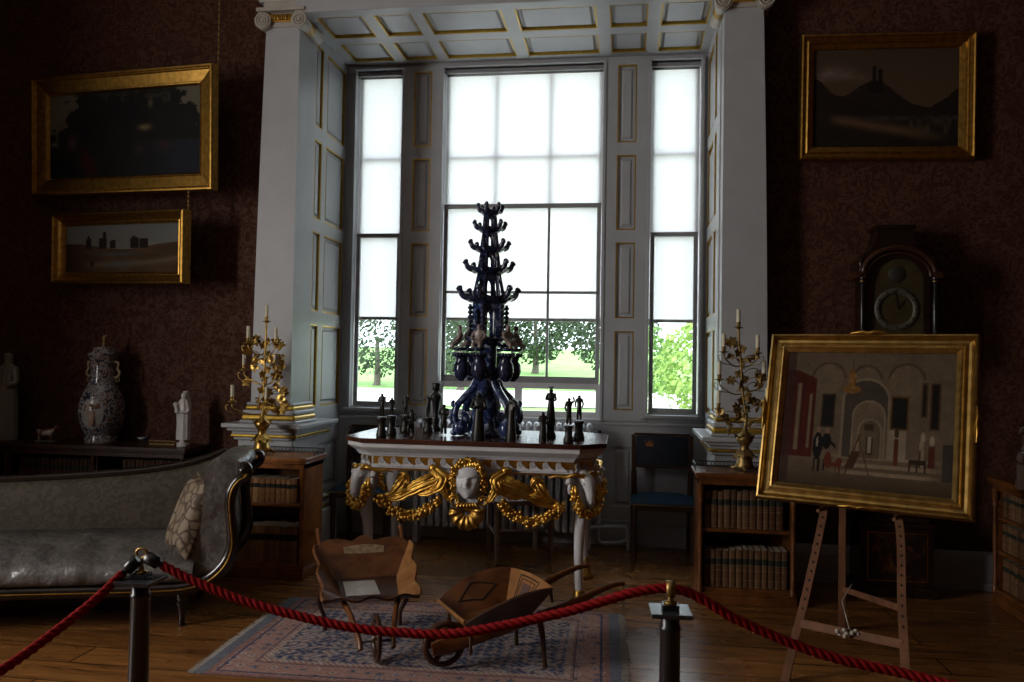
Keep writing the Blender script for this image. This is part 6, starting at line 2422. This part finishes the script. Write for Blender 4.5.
def vnoise(x, y, s=0):
    ix, iy = math.floor(x), math.floor(y)
    fx, fy = x - ix, y - iy
    fx, fy = fx * fx * (3 - 2 * fx), fy * fy * (3 - 2 * fy)
    a, b, c, d = h2(ix, iy, s), h2(ix + 1, iy, s), h2(ix, iy + 1, s), h2(ix + 1, iy + 1, s)
    return (a + (b - a) * fx) * (1 - fy) + (c + (d - c) * fx) * fy


def fbm(x, y, s=0):
    return 0.5 * vnoise(x, y, s) + 0.3 * vnoise(x * 2.1, y * 2.1, s + 1) + 0.2 * vnoise(x * 4.3, y * 4.3, s + 2)


def canvas(w, h, fn, parent, y=0.0, nx=200, ny=150, name='canvas'):
    vs, cols = [], []
    for j in range(ny + 1):
        for i in range(nx + 1):
            u, v = i / nx, j / ny
            vs.append(((u - 0.5) * w, y, (v - 0.5) * h))
            cols += [*fn(u, v), 1.0]
    fs = [(j * (nx + 1) + i, j * (nx + 1) + i + 1, (j + 1) * (nx + 1) + i + 1, (j + 1) * (nx + 1) + i) for j in range(ny) for i in range(nx)]
    me = bpy.data.meshes.new(name)
    me.from_pydata(vs, [], fs)
    ca = me.color_attributes.new('paint', 'FLOAT_COLOR', 'POINT')
    ca.data.foreach_set('color', cols)
    me.materials.append(CANVAS)
    o = bpy.data.objects.new(name, me)
    COL.objects.link(o)
    o.parent = parent
    return o


def pose(o, x, y, z, yw, lean, roll):
    yw, lean, roll = R(yw), R(lean), R(roll)
    a = Vector((math.cos(yw), math.sin(yw), 0))
    n = Vector((math.sin(yw), -math.cos(yw), 0))
    u = Vector((0, 0, 1)) * math.cos(lean) + n * math.sin(lean)
    a2 = a * math.cos(roll) + u * math.sin(roll)
    u2_ = u * math.cos(roll) - a * math.sin(roll)
    mm = Matrix((a2, u2_.cross(a2), u2_)).transposed().to_4x4()
    mm.translation = Vector((x, y, z))
    o.matrix_world = mm


def picture(name, label, W, H, fw_, prof, fn, ps, mat, glass=False, beads=None):
    root = thing(name, label, 'painting')
    m = MB()
    m.frame(W, H, prof)
    fr_ = m.obj('frame', mat, root)
    iw, ih = W - 2 * fw_, H - 2 * fw_
    c = canvas(iw, ih, fn, root, 0.0)
    m = MB()
    m.box(-W / 2 + 0.02, W / 2 - 0.02, 0.004, 0.018, -H / 2 + 0.02, H / 2 - 0.02)
    m.obj('backing', DARKW, root)
    if glass:
        t_ = NT('picture_glass')
        tr_ = t_.n('BsdfTransparent', Color=(0.96, 0.97, 0.96, 1))
        g_ = t_.n('BsdfGlossy', Roughness=0.02)
        mx_ = t_.n('MixShader', Fac=0.07)
        t_.l(tr_.outputs[0], mx_.inputs[1])
        t_.l(g_.outputs[0], mx_.inputs[2])
        t_.l(mx_.outputs[0], t_.t.nodes['Material Output'].inputs['Surface'])
        m = MB()
        m.box(-iw / 2, iw / 2, -0.008, -0.006, -ih / 2, ih / 2)
        m.obj('glass', t_.mat, root)
    if beads:
        m = MB()
        for ins, y, r, stp in beads:
            for axis, ln in ((0, W - 2 * ins), (1, H - 2 * ins)):
                n = int(ln / stp)
                for sg in (-1, 1):
                    for i in range(n):
                        q = -ln / 2 + ln * (i + 0.5) / n
                        c_ = (q, y, sg * (H / 2 - ins)) if axis == 0 else (sg * (W / 2 - ins), y, q)
                        m.ball(c_, r, 5)
        m.obj('beading', mat, fr_)
    pose(root, *ps)
    return root


# --- large dark woodland picture
def wood_(u, v):
    c = (0.006, 0.007, 0.009)
    n = fbm(u * 9, v * 6, 3)
    c = mixc(c, (0.014, 0.013, 0.010), n)
    if v < 0.4:
        c = mixc(c, (0.016, 0.017, 0.024), smooth(0.5, 0.9, u) * 0.8)
    sky = smooth(0.64, 0.70, v * 0.50 + 0.42 * fbm(u * 18, v * 13, 7) - 0.04 + 0.26 * max(0, 1 - u * 5) + 0.20 * max(0, (u - 0.85) * 6.6))
    c = mixc(c, (0.095, 0.085, 0.060), sky * (1 if (u < 0.2 or u > 0.8) else 0.15))
    g = math.exp(-((u - 0.645) / 0.035) ** 2 - ((v - 0.56) / 0.03) ** 2) * (0.5 + fbm(u * 40, v * 40, 9)) + 0.5 * math.exp(-((u - 0.68) / 0.015) ** 2 - ((v - 0.84) / 0.05) ** 2)
    c = mixc(c, (0.13, 0.10, 0.05), min(1, g))
    f = math.exp(-((u - 0.155) / 0.03) ** 2 - ((v - 0.42) / 0.08) ** 2)
    c = mixc(c, (0.055, 0.032, 0.024), f)
    f = math.exp(-((u - 0.215 - (0.4 - v) * 0.2) / 0.04) ** 2 - ((v - 0.17) / 0.14) ** 2)
    c = mixc(c, (0.04, 0.008, 0.006), f)
    f = math.exp(-((u - 0.60) / 0.03) ** 2 - ((v - 0.30) / 0.06) ** 2) + math.exp(-((u - 0.77) / 0.05) ** 2 - ((v - 0.33) / 0.06) ** 2)
    return tuple(x * 1.15 for x in mixc(c, (0.028, 0.020, 0.018), min(1, f)))


FRM = GOLDD
prof_flat = [(0.0, 0.02), (0.0, -0.045), (0.006, -0.055), (0.018, -0.055), (0.024, -0.044), (0.030, -0.042), (0.036, -0.030), (0.112, -0.018), (0.118, -0.024), (0.126, -0.022), (0.138, -0.002), (0.140, 0.002)]
p = picture('framed_painting', 'large wide gilt-framed dark woodland painting, upper left wall', 1.643, 0.911, 0.138, prof_flat, wood_, (-3.792, 5.635, 3.135, -8, 3.1, -0.68), FRM, False, [(0.027, -0.046, 0.006, 0.022)])
m = MB()
for i in range(34):
    m.ball((0.80, 0.045 + i * 0.0012, 0.47 + i * 0.045), (0.008, 0.008, 0.02), 6)
m.tube([(0.80, 0.045, 0.40), (0.80, 0.09, 2.0)], 0.003, 5)
m.obj('hanging_chain', BRASS, p)


# --- small landscape with ruins under glass
def ruins(u, v):
    sky = mixc((0.15, 0.135, 0.11), (0.12, 0.125, 0.13), v)
    c = mixc(sky, (0.17, 0.16, 0.14), 0.3 * fbm(u * 4, v * 6, 5))
    hz = 0.58 + 0.04 * math.sin(u * 7 + 1) - 0.06 * math.exp(-((u - 0.5) / 0.3) ** 2)
    g = mixc((0.042, 0.026, 0.016), (0.095, 0.055, 0.030), fbm(u * 6, v * 9, 8))
    g = mixc(g, (0.11, 0.085, 0.060), math.exp(-((v - 0.16 - 0.25 * (u - 0.3) ** 2) / 0.05) ** 2) * smooth(0.1, 0.3, u))
    g = mixc(g, (0.06, 0.075, 0.09), math.exp(-((v - 0.38) / 0.03) ** 2 - ((u - 0.45) / 0.15) ** 2) + 0.8 * math.exp(-((v - 0.17) / 0.05) ** 2 - ((u - 0.50) / 0.12) ** 2))
    dk = (0.018, 0.014, 0.012)
    if v < hz:
        c = g
    for a, b, h in ((0.18, 0.235, 0.72), (0.195, 0.22, 0.78), (0.30, 0.375, 0.73), (0.335, 0.37, 0.85), (0.40, 0.455, 0.68), (0.58, 0.66, 0.72), (0.595, 0.63, 0.76), (0.66, 0.74, 0.70)):
        if a < u < b and 0.50 < v < h + 0.02 * (h2(int(u * 90), 3) - 0.5):
            c = dk
    if 0.225 < u < 0.26 and 0.12 < v < 0.24 or (0.485 < u < 0.495 and 0.28 < v < 0.38):
        c = dk
    c = mixc(c, (0.02, 0.013, 0.008), 0.7 * max(0, 0.25 - u) / 0.25 * (1 if v < hz else 0))
    return tuple(x * 1.5 for x in c)


prof_hol = [(0.0, 0.02), (0.0, -0.05), (0.004, -0.062), (0.016, -0.066), (0.028, -0.058), (0.045, -0.036), (0.065, -0.024), (0.072, -0.026), (0.080, -0.020), (0.090, -0.004), (0.092, 0.002)]
p = picture('framed_painting', 'small gilt-framed landscape with ruins, hanging under the large woodland painting', 1.272, 0.536, 0.090, prof_hol, ruins, (-3.774, 5.625, 2.262, -12, 2.06, -0.9), FRM, True)
m = MB()
for i in range(5):
    m.ball((0.60, 0.03, 0.275 + i * 0.032), (0.010, 0.010, 0.018), 6)
m.tube([(0.60, 0.03, 0.25), (0.60, 0.03, 0.42)], 0.004, 5)
m.obj('hanging_chain', BRASS, p)


# --- castle at dusk on the right wall
def castle(u, v):
    c = mixc((0.055, 0.034, 0.018), (0.036, 0.024, 0.015), v)
    c = mixc(c, (0.095, 0.070, 0.055), 0.8 * math.exp(-((v - 0.70 - 0.06 * math.sin(u * 9)) / 0.06) ** 2) * smooth(0.5, 0.1, u) * fbm(u * 10, v * 14, 2) * 2)
    hill = 0.36 + 0.30 * math.exp(-((u - 0.42) / 0.21) ** 2) + 0.34 * math.exp(-((u + 0.02) / 0.16) ** 2) + 0.24 * math.exp(-((u - 1.05) / 0.16) ** 2) + 0.03 * fbm(u * 26, 1, 4)
    dk = (0.008, 0.006, 0.005)
    if v < hill:
        c = mixc(dk, (0.016, 0.011, 0.008), fbm(u * 8, v * 8, 6))
    for a, b, h in ((0.405, 0.432, 0.83), (0.445, 0.478, 0.80), (0.385, 0.485, 0.68)):
        if a < u < b and 0.55 < v < h:
            c = dk
    if v < 0.33:
        rd = math.exp(-((v - 0.27 + 0.26 * (u - 0.2)) / 0.045) ** 2)
        c = mixc(c, (0.060, 0.034, 0.018), rd * smooth(0.08, 0.2, u) * smooth(1.0, 0.6, u))
    if 0.25 < v < 0.33 and u > 0.15:
        c = mixc(c, (0.040, 0.034, 0.032), 0.7 * vnoise(u * 40, v * 30, 3) * (1 - abs(v - 0.29) / 0.04))
    if 0.12 < v < 0.28 and u > 0.62:
        c = mixc(c, (0.05, 0.034, 0.022), 0.8 * max(0, vnoise(u * 34, v * 12, 8) - 0.55) * 2)
    return tuple(x * 1.7 for x in c)


prof_r = [(0.0, 0.02), (0.0, -0.035), (0.004, -0.048), (0.014, -0.052), (0.022, -0.046), (0.026, -0.036), (0.038, -0.032), (0.050, -0.040), (0.058, -0.036), (0.064, -0.022), (0.090, -0.012), (0.096, -0.002), (0.098, 0.002)]
picture('framed_painting', 'gilt-framed dusk landscape with a ruined castle, right wall above the clock', 1.133, 0.858, 0.096, prof_r, castle, (1.715, 5.79, 3.299, 1.0, 0.6, -0.5), FRM)


# --- interior of a vaulted gallery, on the easel
def gallery_(u, v):
    wall = mixc((0.165, 0.135, 0.105), (0.125, 0.105, 0.085), v)
    c = wall
    c = mixc(c, (0.19, 0.155, 0.115), 0.35 * fbm(u * 5, v * 5, 4))
    fl = 0.235
    # floor with light bands
    if v < fl:
        c = mixc((0.105, 0.080, 0.055), (0.16, 0.13, 0.10), smooth(0.05, fl, v))
        if u > 0.28 and v > 0.10:
            if math.sin((v - 0.10) * 110) > 0.1:
                c = mixc(c, (0.33, 0.29, 0.24), 0.75 * smooth(0.28, 0.45, u) * smooth(0.98, 0.8, u))
        c = mixc(c, (0.05, 0.035, 0.025), 0.8 * max(0, 0.10 - v) / 0.10)
    # vaults at the top
    for cx, r in ((0.27, 0.10), (0.50, 0.085), (0.73, 0.10)):
        d = math.hypot(u - cx, (v - 0.80) * 0.85)
        if v > 0.80 and abs(d - r) < 0.008:
            c = mixc(c, (0.07, 0.055, 0.042), 0.8)
        elif d < r and v > 0.62:
            c = mixc(c, (0.20, 0.165, 0.125), 0.35)
    # great arch and the receding arches
    for cx, w_, top, colr in ((0.505, 0.130, 0.63, (0.070, 0.062, 0.055)), (0.525, 0.088, 0.52, (0.17, 0.14, 0.11)), (0.535, 0.060, 0.42, (0.13, 0.11, 0.085))):
        ins = abs(u - cx) < w_ and v < top
        d = math.hypot(u - cx, (v - top) * 0.80)
        if v > 0.22 and (ins or (v >= top and d < w_)):
            c = colr
        elif v > 0.22 and ((v >= top and d < w_ + 0.012) or (v < top and abs(u - cx) < w_ + 0.012)):
            c = (0.24, 0.21, 0.17)
    if 0.49 < u < 0.585 and 0.25 < v < 0.5:
        if 0.50 < u < 0.56 and 0.42 < v < 0.47:
            c = (0.06, 0.045, 0.03)
        if 0.515 < u < 0.56 and 0.25 < v < 0.38:
            c = (0.05, 0.04, 0.03)
        if 0.527 < u < 0.55 and 0.26 < v < 0.375:
            c = (0.33, 0.31, 0.26)
    # red curtains and tall windows at the left
    if u < 0.20 and 0.20 < v < 0.86 - 0.5 * max(0, u - 0.07):
        c = mixc((0.055, 0.010, 0.008), (0.10, 0.018, 0.013), vnoise(u * 60, v * 4, 5))
        for a, b, t_, bo in ((0.078, 0.108, 0.76, 0.25), (0.158, 0.178, 0.68, 0.27)):
            if a < u < b and bo < v < t_:
                c = mixc((0.24, 0.20, 0.16), (0.12, 0.07, 0.05), abs(u - (a + b) / 2) / (b - a) * 2)
    if u < 0.06:
        c = mixc(c, (0.045, 0.022, 0.018), 0.8)
    # dark portraits
    for a, b, q, r, fcol in ((0.245, 0.315, 0.44, 0.67, (0.05, 0.035, 0.02)), (0.655, 0.745, 0.45, 0.67, (0.12, 0.07, 0.02)), (0.875, 0.915, 0.46, 0.77, (0.07, 0.035, 0.02)), (0.825, 0.845, 0.55, 0.77, (0.07, 0.04, 0.02))):
        if a < u < b and q < v < r:
            c = (0.012, 0.011, 0.011)
        elif a - 0.008 < u < b + 0.008 and q - 0.012 < v < r + 0.012:
            c = fcol
    # pale dado, busts and pedestals
    if 0.64 < u < 0.745 and 0.235 < v < 0.435:
        c = (0.30, 0.27, 0.23)
    for x, w_, top, col_, bust in ((0.69, 0.011, 0.38, (0.12, 0.035, 0.025), (0.05, 0.04, 0.03)), (0.83, 0.014, 0.30, (0.10, 0.03, 0.022), (0.30, 0.28, 0.25)), (0.885, 0.018, 0.34, (0.11, 0.03, 0.022), (0.36, 0.34, 0.30)), (0.835, 0.01, 0.36, (0.30, 0.27, 0.23), (0.34, 0.3, 0.26))):
        if abs(u - x) < w_ and 0.19 < v < top:
            c = col_
        if math.hypot((u - x) / 0.014, (v - top - 0.035) / 0.035) < 1:
            c = bust
    if 0.94 < u and 0.10 < v < 0.36:
        c = (0.055, 0.05, 0.048)
    if 0.76 < u < 0.86 and (0.205 < v < 0.235 or (0.15 < v < 0.21 and (u < 0.775 or 0.80 < u < 0.815 or u > 0.845))):
        c = (0.04, 0.025, 0.018)
    # chandelier
    if abs(u - 0.415) < 0.004 and 0.80 < v < 0.96:
        c = (0.06, 0.045, 0.03)
    if math.hypot((u - 0.415) / 0.022, (v - 0.80) / 0.075) < 1 or math.hypot((u - 0.415) / 0.055, (v - 0.72) / 0.03) < 1:
        c = mixc((0.15, 0.075, 0.020), (0.30, 0.17, 0.055), vnoise(u * 70, v * 60, 6))
    # two gentlemen, red chair and a small easel
    blk = (0.010, 0.010, 0.012)
    if (math.hypot((u - 0.232) / 0.030, (v - 0.29) / 0.10) < 1) or (0.212 < u < 0.225 and 0.10 < v < 0.2) or (0.238 < u < 0.252 and 0.10 < v < 0.2) or math.hypot((u - 0.285) / 0.028, (v - 0.33) / 0.06) < 1 or (0.27 < u < 0.285 and 0.11 < v < 0.2):
        c = blk
    if 0.29 < u < 0.345 and abs(v - (0.345 - (u - 0.29) * 1.1)) < 0.014:
        c = blk
    for x, y in ((0.232, 0.413), (0.287, 0.405)):
        if math.hypot((u - x) / 0.011, (v - y) / 0.022) < 1:
            c = (0.26, 0.18, 0.13)
    if math.hypot((u - 0.228) / 0.007, (v - 0.32) / 0.035) < 1:
        c = (0.33, 0.32, 0.29)
    if (0.285 < u < 0.385 and 0.15 < v < 0.175) or math.hypot((u - 0.30) / 0.022, (v - 0.19) / 0.06) < 1 or (0.345 < u < 0.39 and 0.10 < v < 0.2 and int(u * 130) % 3 == 0) or math.hypot((u - 0.37) / 0.02, (v - 0.19) / 0.02) < 1:
        c = (0.12, 0.028, 0.020)
    if 0.10 < v < 0.40 and abs(u - (0.405 + (v - 0.10) * 0.25)) < 0.005 or (0.10 < v < 0.36 and abs(u - (0.545 - (v - 0.10) * 0.27)) < 0.004):
        c = (0.10, 0.05, 0.025)
    if 0.14 < v < 0.27 and abs(u - (0.425 + (v - 0.14) * 0.3)) < 0.026:
        c = (0.065, 0.032, 0.02)
    n = 0.75 + 0.5 * fbm(u * 22, v * 18, 11)
    return (c[0] * n * 0.58, c[1] * n * 0.49, c[2] * n * 0.38)


prof_e = [(0.0, 0.03), (0.0, -0.022), (0.005, -0.034), (0.013, -0.036), (0.019, -0.028), (0.030, -0.008), (0.042, -0.006), (0.056, -0.012), (0.062, -0.020), (0.070, -0.022), (0.076, -0.016), (0.092, -0.004), (0.094, 0.002)]
EP = (1.153, 4.20, 1.204, -25.475, -16.7, -0.287)
p = picture('framed_painting', 'gilt-framed painting of a vaulted gallery interior propped on the easel', 0.964, 0.872, 0.092, prof_e, gallery_, EP, simple('aged_gilding', (0.43, 0.275, 0.085), 0.33, 1.0, var=0.3, scale=22), False, [(0.060, -0.020, 0.0042, 0.011)])
m = MB()
for cx_, cz_, hor in ((0, 0.436, True), (0, -0.436, True), (-0.482, 0, False), (0.482, 0, False)):
    for sg in (-1, 1):
        a = (cx_ + (sg * 0.085 if hor else 0), -0.036, cz_ + (0 if hor else sg * 0.085))
        mid_ = (cx_ + (sg * 0.03 if hor else 0.004), -0.044, cz_ + (0.006 if hor else sg * 0.03))
        m.tube([a, mid_, (cx_, -0.040, cz_)], [0.003, 0.009, 0.008], 6)
m.obj('ribbon_ornament', GOLDD, p)

# ================================================================ EASEL
OAKP = wood('pale_oak', (0.10, 0.040, 0.018), (0.22, 0.098, 0.048), (8, 8, 3), 0.6, 0)
es = thing('easel', 'tripod wooden easel with peg holes carrying the gallery painting', 'easel', (1.09, 4.15, 0))
O_ = Vector((1.09, 4.15, 0))
HOLE = simple('peg_hole', (0.006, 0.004, 0.003), 0.9)


def flat_leg(P, w0, w1, th):
    P = [Vector(q) - O_ for q in P]
    S_ = spline(P, 6)
    m = MB()
    n = len(S_)
    fwd = Vector((-0.25, -0.90, 0.30)).normalized()
    rows = [[], [], [], []]
    for i, q in enumerate(S_):
        tg = (S_[min(i + 1, n - 1)] - S_[max(i - 1, 0)]).normalized()
        sd_ = tg.cross(fwd).normalized()
        fr2 = sd_.cross(tg).normalized()
        if fr2.dot(fwd) < 0:
            fr2 = -fr2
        ww = w0 + (w1 - w0) * i / (n - 1)
        for k, (a, b) in enumerate(((-1, -1), (1, -1), (1, 1), (-1, 1))):
            rows[k].append(q + sd_ * a * ww / 2 - fr2 * b * th / 2)
    m.sheet([rows[0], rows[1], rows[2], rows[3], rows[0]], smooth=False)
    for i in (0, n - 1):
        m.add([rows[k][i] for k in range(4)], [(0, 1, 2, 3)])
    return m, S_


for P in ([(0.742, 3.955, 0.0), (0.80, 4.035, 0.17), (0.868, 4.12, 0.36), (0.985, 4.265, 0.757), (1.085, 4.42, 1.2), (1.13, 4.52, 1.5)],
          [(1.20, 3.735, 0.0), (1.222, 3.81, 0.15), (1.248, 3.94, 0.40), (1.283, 4.105, 0.757), (1.24, 4.33, 1.2), (1.17, 4.52, 1.5)]):
    m, S_ = flat_leg(P, 0.040, 0.034, 0.022)
    lg = m.obj('leg', OAKP, es, bevel=0.003)
    for q in range(12):
        z = 0.30 + q * 0.041
        i = min(range(len(S_)), key=lambda k: abs(S_[k].z - z))
        j = i + 1 if S_[i].z < z else i
        j = max(1, j)
        u = (z - S_[j - 1].z) / max(1e-6, S_[j].z - S_[j - 1].z)
        c = S_[j - 1].lerp(S_[j], u)
        h = MB()
        tg = (S_[j] - S_[j - 1]).normalized()
        fwd = Vector((-0.25, -0.90, 0.30)).normalized()
        sd_ = tg.cross(fwd).normalized()
        fr2 = sd_.cross(tg).normalized()
        if fr2.dot(fwd) < 0:
            fr2 = -fr2
        h.tube([c + fr2 * 0.008, c + fr2 * 0.0122], 0.0062, 10)
        h.obj('peg_hole', HOLE, lg)
m, S_ = flat_leg([(1.205, 4.80, 0.0), (1.18, 4.70, 0.35), (1.155, 4.60, 0.72), (1.15, 4.54, 1.5)], 0.040, 0.034, 0.022)
m.obj('leg', OAKP, es, bevel=0.003)
m = MB()
m.bar(Vector((0.832, 4.055, 0.242)) - O_, Vector((1.228, 3.855, 0.236)) - O_, 0.022, 0.040, upv=(0, 0.3, 1))
m.obj('crossbar', OAKP, es, bevel=0.003)
m = MB()
m.bar(Vector((1.195, 4.735, 0.24)) - O_, Vector((1.262, 3.97, 0.36)) - O_, 0.016, 0.03)
m.obj('stay', OAKP, es, bevel=0.002)
for x, y, z in ((0.985, 4.255, 0.757), (1.283, 4.10, 0.757)):
    m = MB()
    c = Vector((x, y, z)) - O_
    m.tube([c, c + Vector((-0.07, -0.16, 0.012))], 0.009, 8)
    m.obj('support_peg', OAKP, es)
m = MB()
CORD = simple('white_cord', (0.42, 0.38, 0.32), 0.8)
c = Vector((1.005, 3.955, 0.245)) - O_
for i in range(9):
    a = i * 0.9
    m.ball(c + Vector((0.022 * math.cos(a) + (0.03 if i % 2 else -0.02), -0.022 + 0.006 * math.sin(a), 0.012 * math.sin(a * 2))), 0.011, 7)
m.tube([c + Vector((0.02, -0.014, 0.005)), Vector((1.08, 4.30, 0.29)) - O_, Vector((1.19, 4.55, 0.315)) - O_], 0.0028, 6)
m.obj('cord', CORD, es)

# ================================================================ LONGCASE CLOCK
CASE = wood('dark_lacquer_wood', (0.008, 0.004, 0.003), (0.026, 0.011, 0.007), (10, 10, 4), 0.26, 0.3)
ck = thing('longcase_clock', 'dark longcase clock with arched hood standing behind the easel painting', 'clock', (1.728, 5.66, 0))
BR2 = simple('dull_dial_brass', (0.050, 0.037, 0.014), 0.5, 0.2, var=0.35, scale=18)
m = MB()
m.box(-0.245, 0.245, -0.135, 0.14, 0, 0.07)
m.box(-0.225, 0.225, -0.118, 0.14, 0.07, 0.44)
m.box(-0.235, 0.235, -0.128, 0.14, 0.44, 0.47)
m.box(-0.20, 0.20, -0.105, 0.14, 0.47, 0.50)
bs = m.obj('base', CASE, ck, bevel=0.006)
m = MB()
m.M = Matrix.Translation((0, 0, 0.255))
m.ring(-0.185, 0.185, -0.155, 0.155, 0.008, -0.1215, -0.117)
m.obj('gilt_border', GOLDD, bs)
t = NT('chinoiserie_panel')
n1 = t.n('TexNoise', Scale=9.0, Detail=6.0, Distortion=1.8)
t.l(t.coords(), n1.inputs['Vector'])
CHN = t.set(t.ramp(n1.outputs['Fac'], [(0.52, (0.012, 0.007, 0.006)), (0.6, (0.075, 0.022, 0.014)), (0.7, (0.11, 0.06, 0.02))]), 0.3)
m = MB()
m.box(-0.17, 0.17, -0.1205, -0.117, 0.115, 0.395)
m.obj('lacquer_panel', CHN, bs)
m = MB()
m.box(-0.165, 0.165, -0.095, 0.13, 0.50, 1.50)
m.obj('trunk', CASE, ck, bevel=0.004)
m = MB()
m.box(-0.13, 0.13, -0.108, -0.094, 0.55, 1.45)
m.obj('door', CASE, ck, bevel=0.004)
m = MB()
m.box(-0.20, 0.20, -0.115, 0.14, 1.50, 1.53)
m.box(-0.245, 0.245, -0.135, 0.14, 1.53, 1.57)
# hood sides and arched front
ax_, aw, top = 0.185, 0.155, 2.035
for sx in (-1, 1):
    x0, x1 = sorted((sx * 0.158, sx * 0.20))
    m.box(x0, x1, -0.10, 0.14, 1.57, 2.06)
pts = [(-0.20, 2.03), (-0.158, 2.03)] + [(0.158 * -math.cos(PI * i / 20), 2.03 + 0.150 * math.sin(PI * i / 20)) for i in range(21)] + [(0.158, 2.03), (0.20, 2.03), (0.20, 2.08)] + [(0.205 * math.cos(PI * i / 20), 2.075 + 0.165 * math.sin(PI * i / 20)) for i in range(21)] + [(-0.20, 2.08)]
inner = [(0.158 * -math.cos(PI * i / 20), 2.03 + 0.148 * math.sin(PI * i / 20)) for i in range(21)]
outer = [(0.225 * -math.cos(PI * i / 20), 2.06 + 0.178 * math.sin(PI * i / 20)) for i in range(21)]
rows = [[(x, -0.105, z) for x, z in inner], [(x, -0.105, z) for x, z in outer], [(x, 0.14, z) for x, z in outer], [(x, 0.14, z) for x, z in inner], [(x, -0.105, z) for x, z in inner]]
m.sheet(rows, smooth=False)
hood = m.obj('hood', CASE, ck, bevel=0.003)
m = MB()
arcp = [(0.222 * -math.cos(PI * i / 24), -0.118, 2.065 + 0.176 * math.sin(PI * i / 24)) for i in range(25)]
m.tube([(-0.262, -0.118, 2.062)] + arcp + [(0.262, -0.118, 2.062)], [(0.020, 0.026)] * 27, 8, flat=(0, 0, 1))
m.tube([(q[0] * 0.88, q[1] + 0.004, 2.055 + (q[2] - 2.065) * 0.86) for q in arcp], [(0.010, 0.014)] * 25, 8, flat=(0, 0, 1))
for sx in (-1, 1):
    x0, x1 = sorted((sx * 0.205, sx * 0.262))
    m.box(x0, x1, -0.140, 0.14, 2.045, 2.085)
m.obj('arched_cornice', SHADEDWOOD if False else wood('cornice_wood', (0.022, 0.008, 0.004), (0.060, 0.022, 0.010), (10, 10, 4), 0.28, 0.3), hood)
m = MB()
m.box(-0.235, 0.235, -0.06, 0.13, 2.085, 2.17)
P = [(-0.225, 2.17), (0.225, 2.17), (0.19, 2.215), (0.15, 2.245), (0.125, 2.29), (0.115, 2.34), (0.105, 2.385), (-0.105, 2.385), (-0.115, 2.34), (-0.125, 2.29), (-0.15, 2.245), (-0.19, 2.215)]
m.prism(P, -0.055, 0.12)
m.box(-0.125, 0.125, -0.07, 0.125, 2.375, 2.40)
m.obj('pediment', CASE, hood, bevel=0.004)
for sx in (-1, 1):
    for xx, yy in ((0.222, -0.118),):
        m = MB()
        m.lathe([(0.022, 1.57), (0.022, 1.60), (0.015, 1.61), (0.0155, 1.80), (0.014, 2.02), (0.022, 2.03), (0.022, 2.047)], 14, (sx * xx, yy, 0))
        c_ = m.obj('column', BLACK, hood)
        m = MB()
        m.lathe([(0.0165, 2.018), (0.019, 2.024), (0.0165, 2.03)], 14, (sx * xx, yy, 0))
        m.lathe([(0.0165, 1.602), (0.019, 1.608), (0.0165, 1.614)], 14, (sx * xx, yy, 0))
        m.obj('capital_ring', BRASS, c_)
    m = MB()
    m.lathe([(0.016, 2.085), (0.02, 2.10), (0.012, 2.115), (0.020, 2.14), (0.012, 2.165), (0.004, 2.19)], 12, (sx * 0.225, -0.09, 0))
    m.obj('finial', CASE, hood)
m = MB()
dp = [(-0.158, 1.60), (0.158, 1.60)] + [(0.158 * math.cos(PI * i / 20), 2.03 + 0.148 * math.sin(PI * i / 20)) for i in range(21)]
m.prism(dp, -0.085, -0.08)
dl = m.obj('dial', BR2, ck)
m = MB()
m.M = axes((0, -0.086, 1.845), (1, 0, 0), (0, 0, 1), (0, -1, 0))
m.lathe([(0.100, -0.001), (0.100, 0.003), (0.140, 0.003), (0.140, -0.001)], 40, caps=False)
m.obj('chapter_ring', simple('chapter_silver', (0.075, 0.068, 0.05), 0.5, 0.1), dl)
m = MB()
m.M = axes((0, -0.088, 2.075), (1, 0, 0), (0, 0, 1), (0, -1, 0))
m.lathe([(0.0, 0.002), (0.052, 0.002), (0.054, 0.0), (0.054, -0.002)], 28)
m.obj('arch_boss', simple('boss_metal', (0.03, 0.026, 0.02), 0.5, 0.1), dl)
m = MB()
m.bar((0, -0.092, 1.845), (0.045, -0.092, 1.90), 0.006, 0.002)
m.obj('hour_hand', BLACK, dl)
m = MB()
m.bar((0, -0.094, 1.845), (-0.02, -0.094, 1.965), 0.005, 0.002)
m.obj('minute_hand', BLACK, dl)
m = MB()
for k in range(12):
    a = k * PI / 6
    m.bar((0.108 * math.sin(a), -0.0895, 1.845 + 0.108 * math.cos(a)), (0.132 * math.sin(a), -0.0895, 1.845 + 0.132 * math.cos(a)), 0.005, 0.001, upv=(0, -1, 0))
m.obj('hour_mark', BLACK, dl)
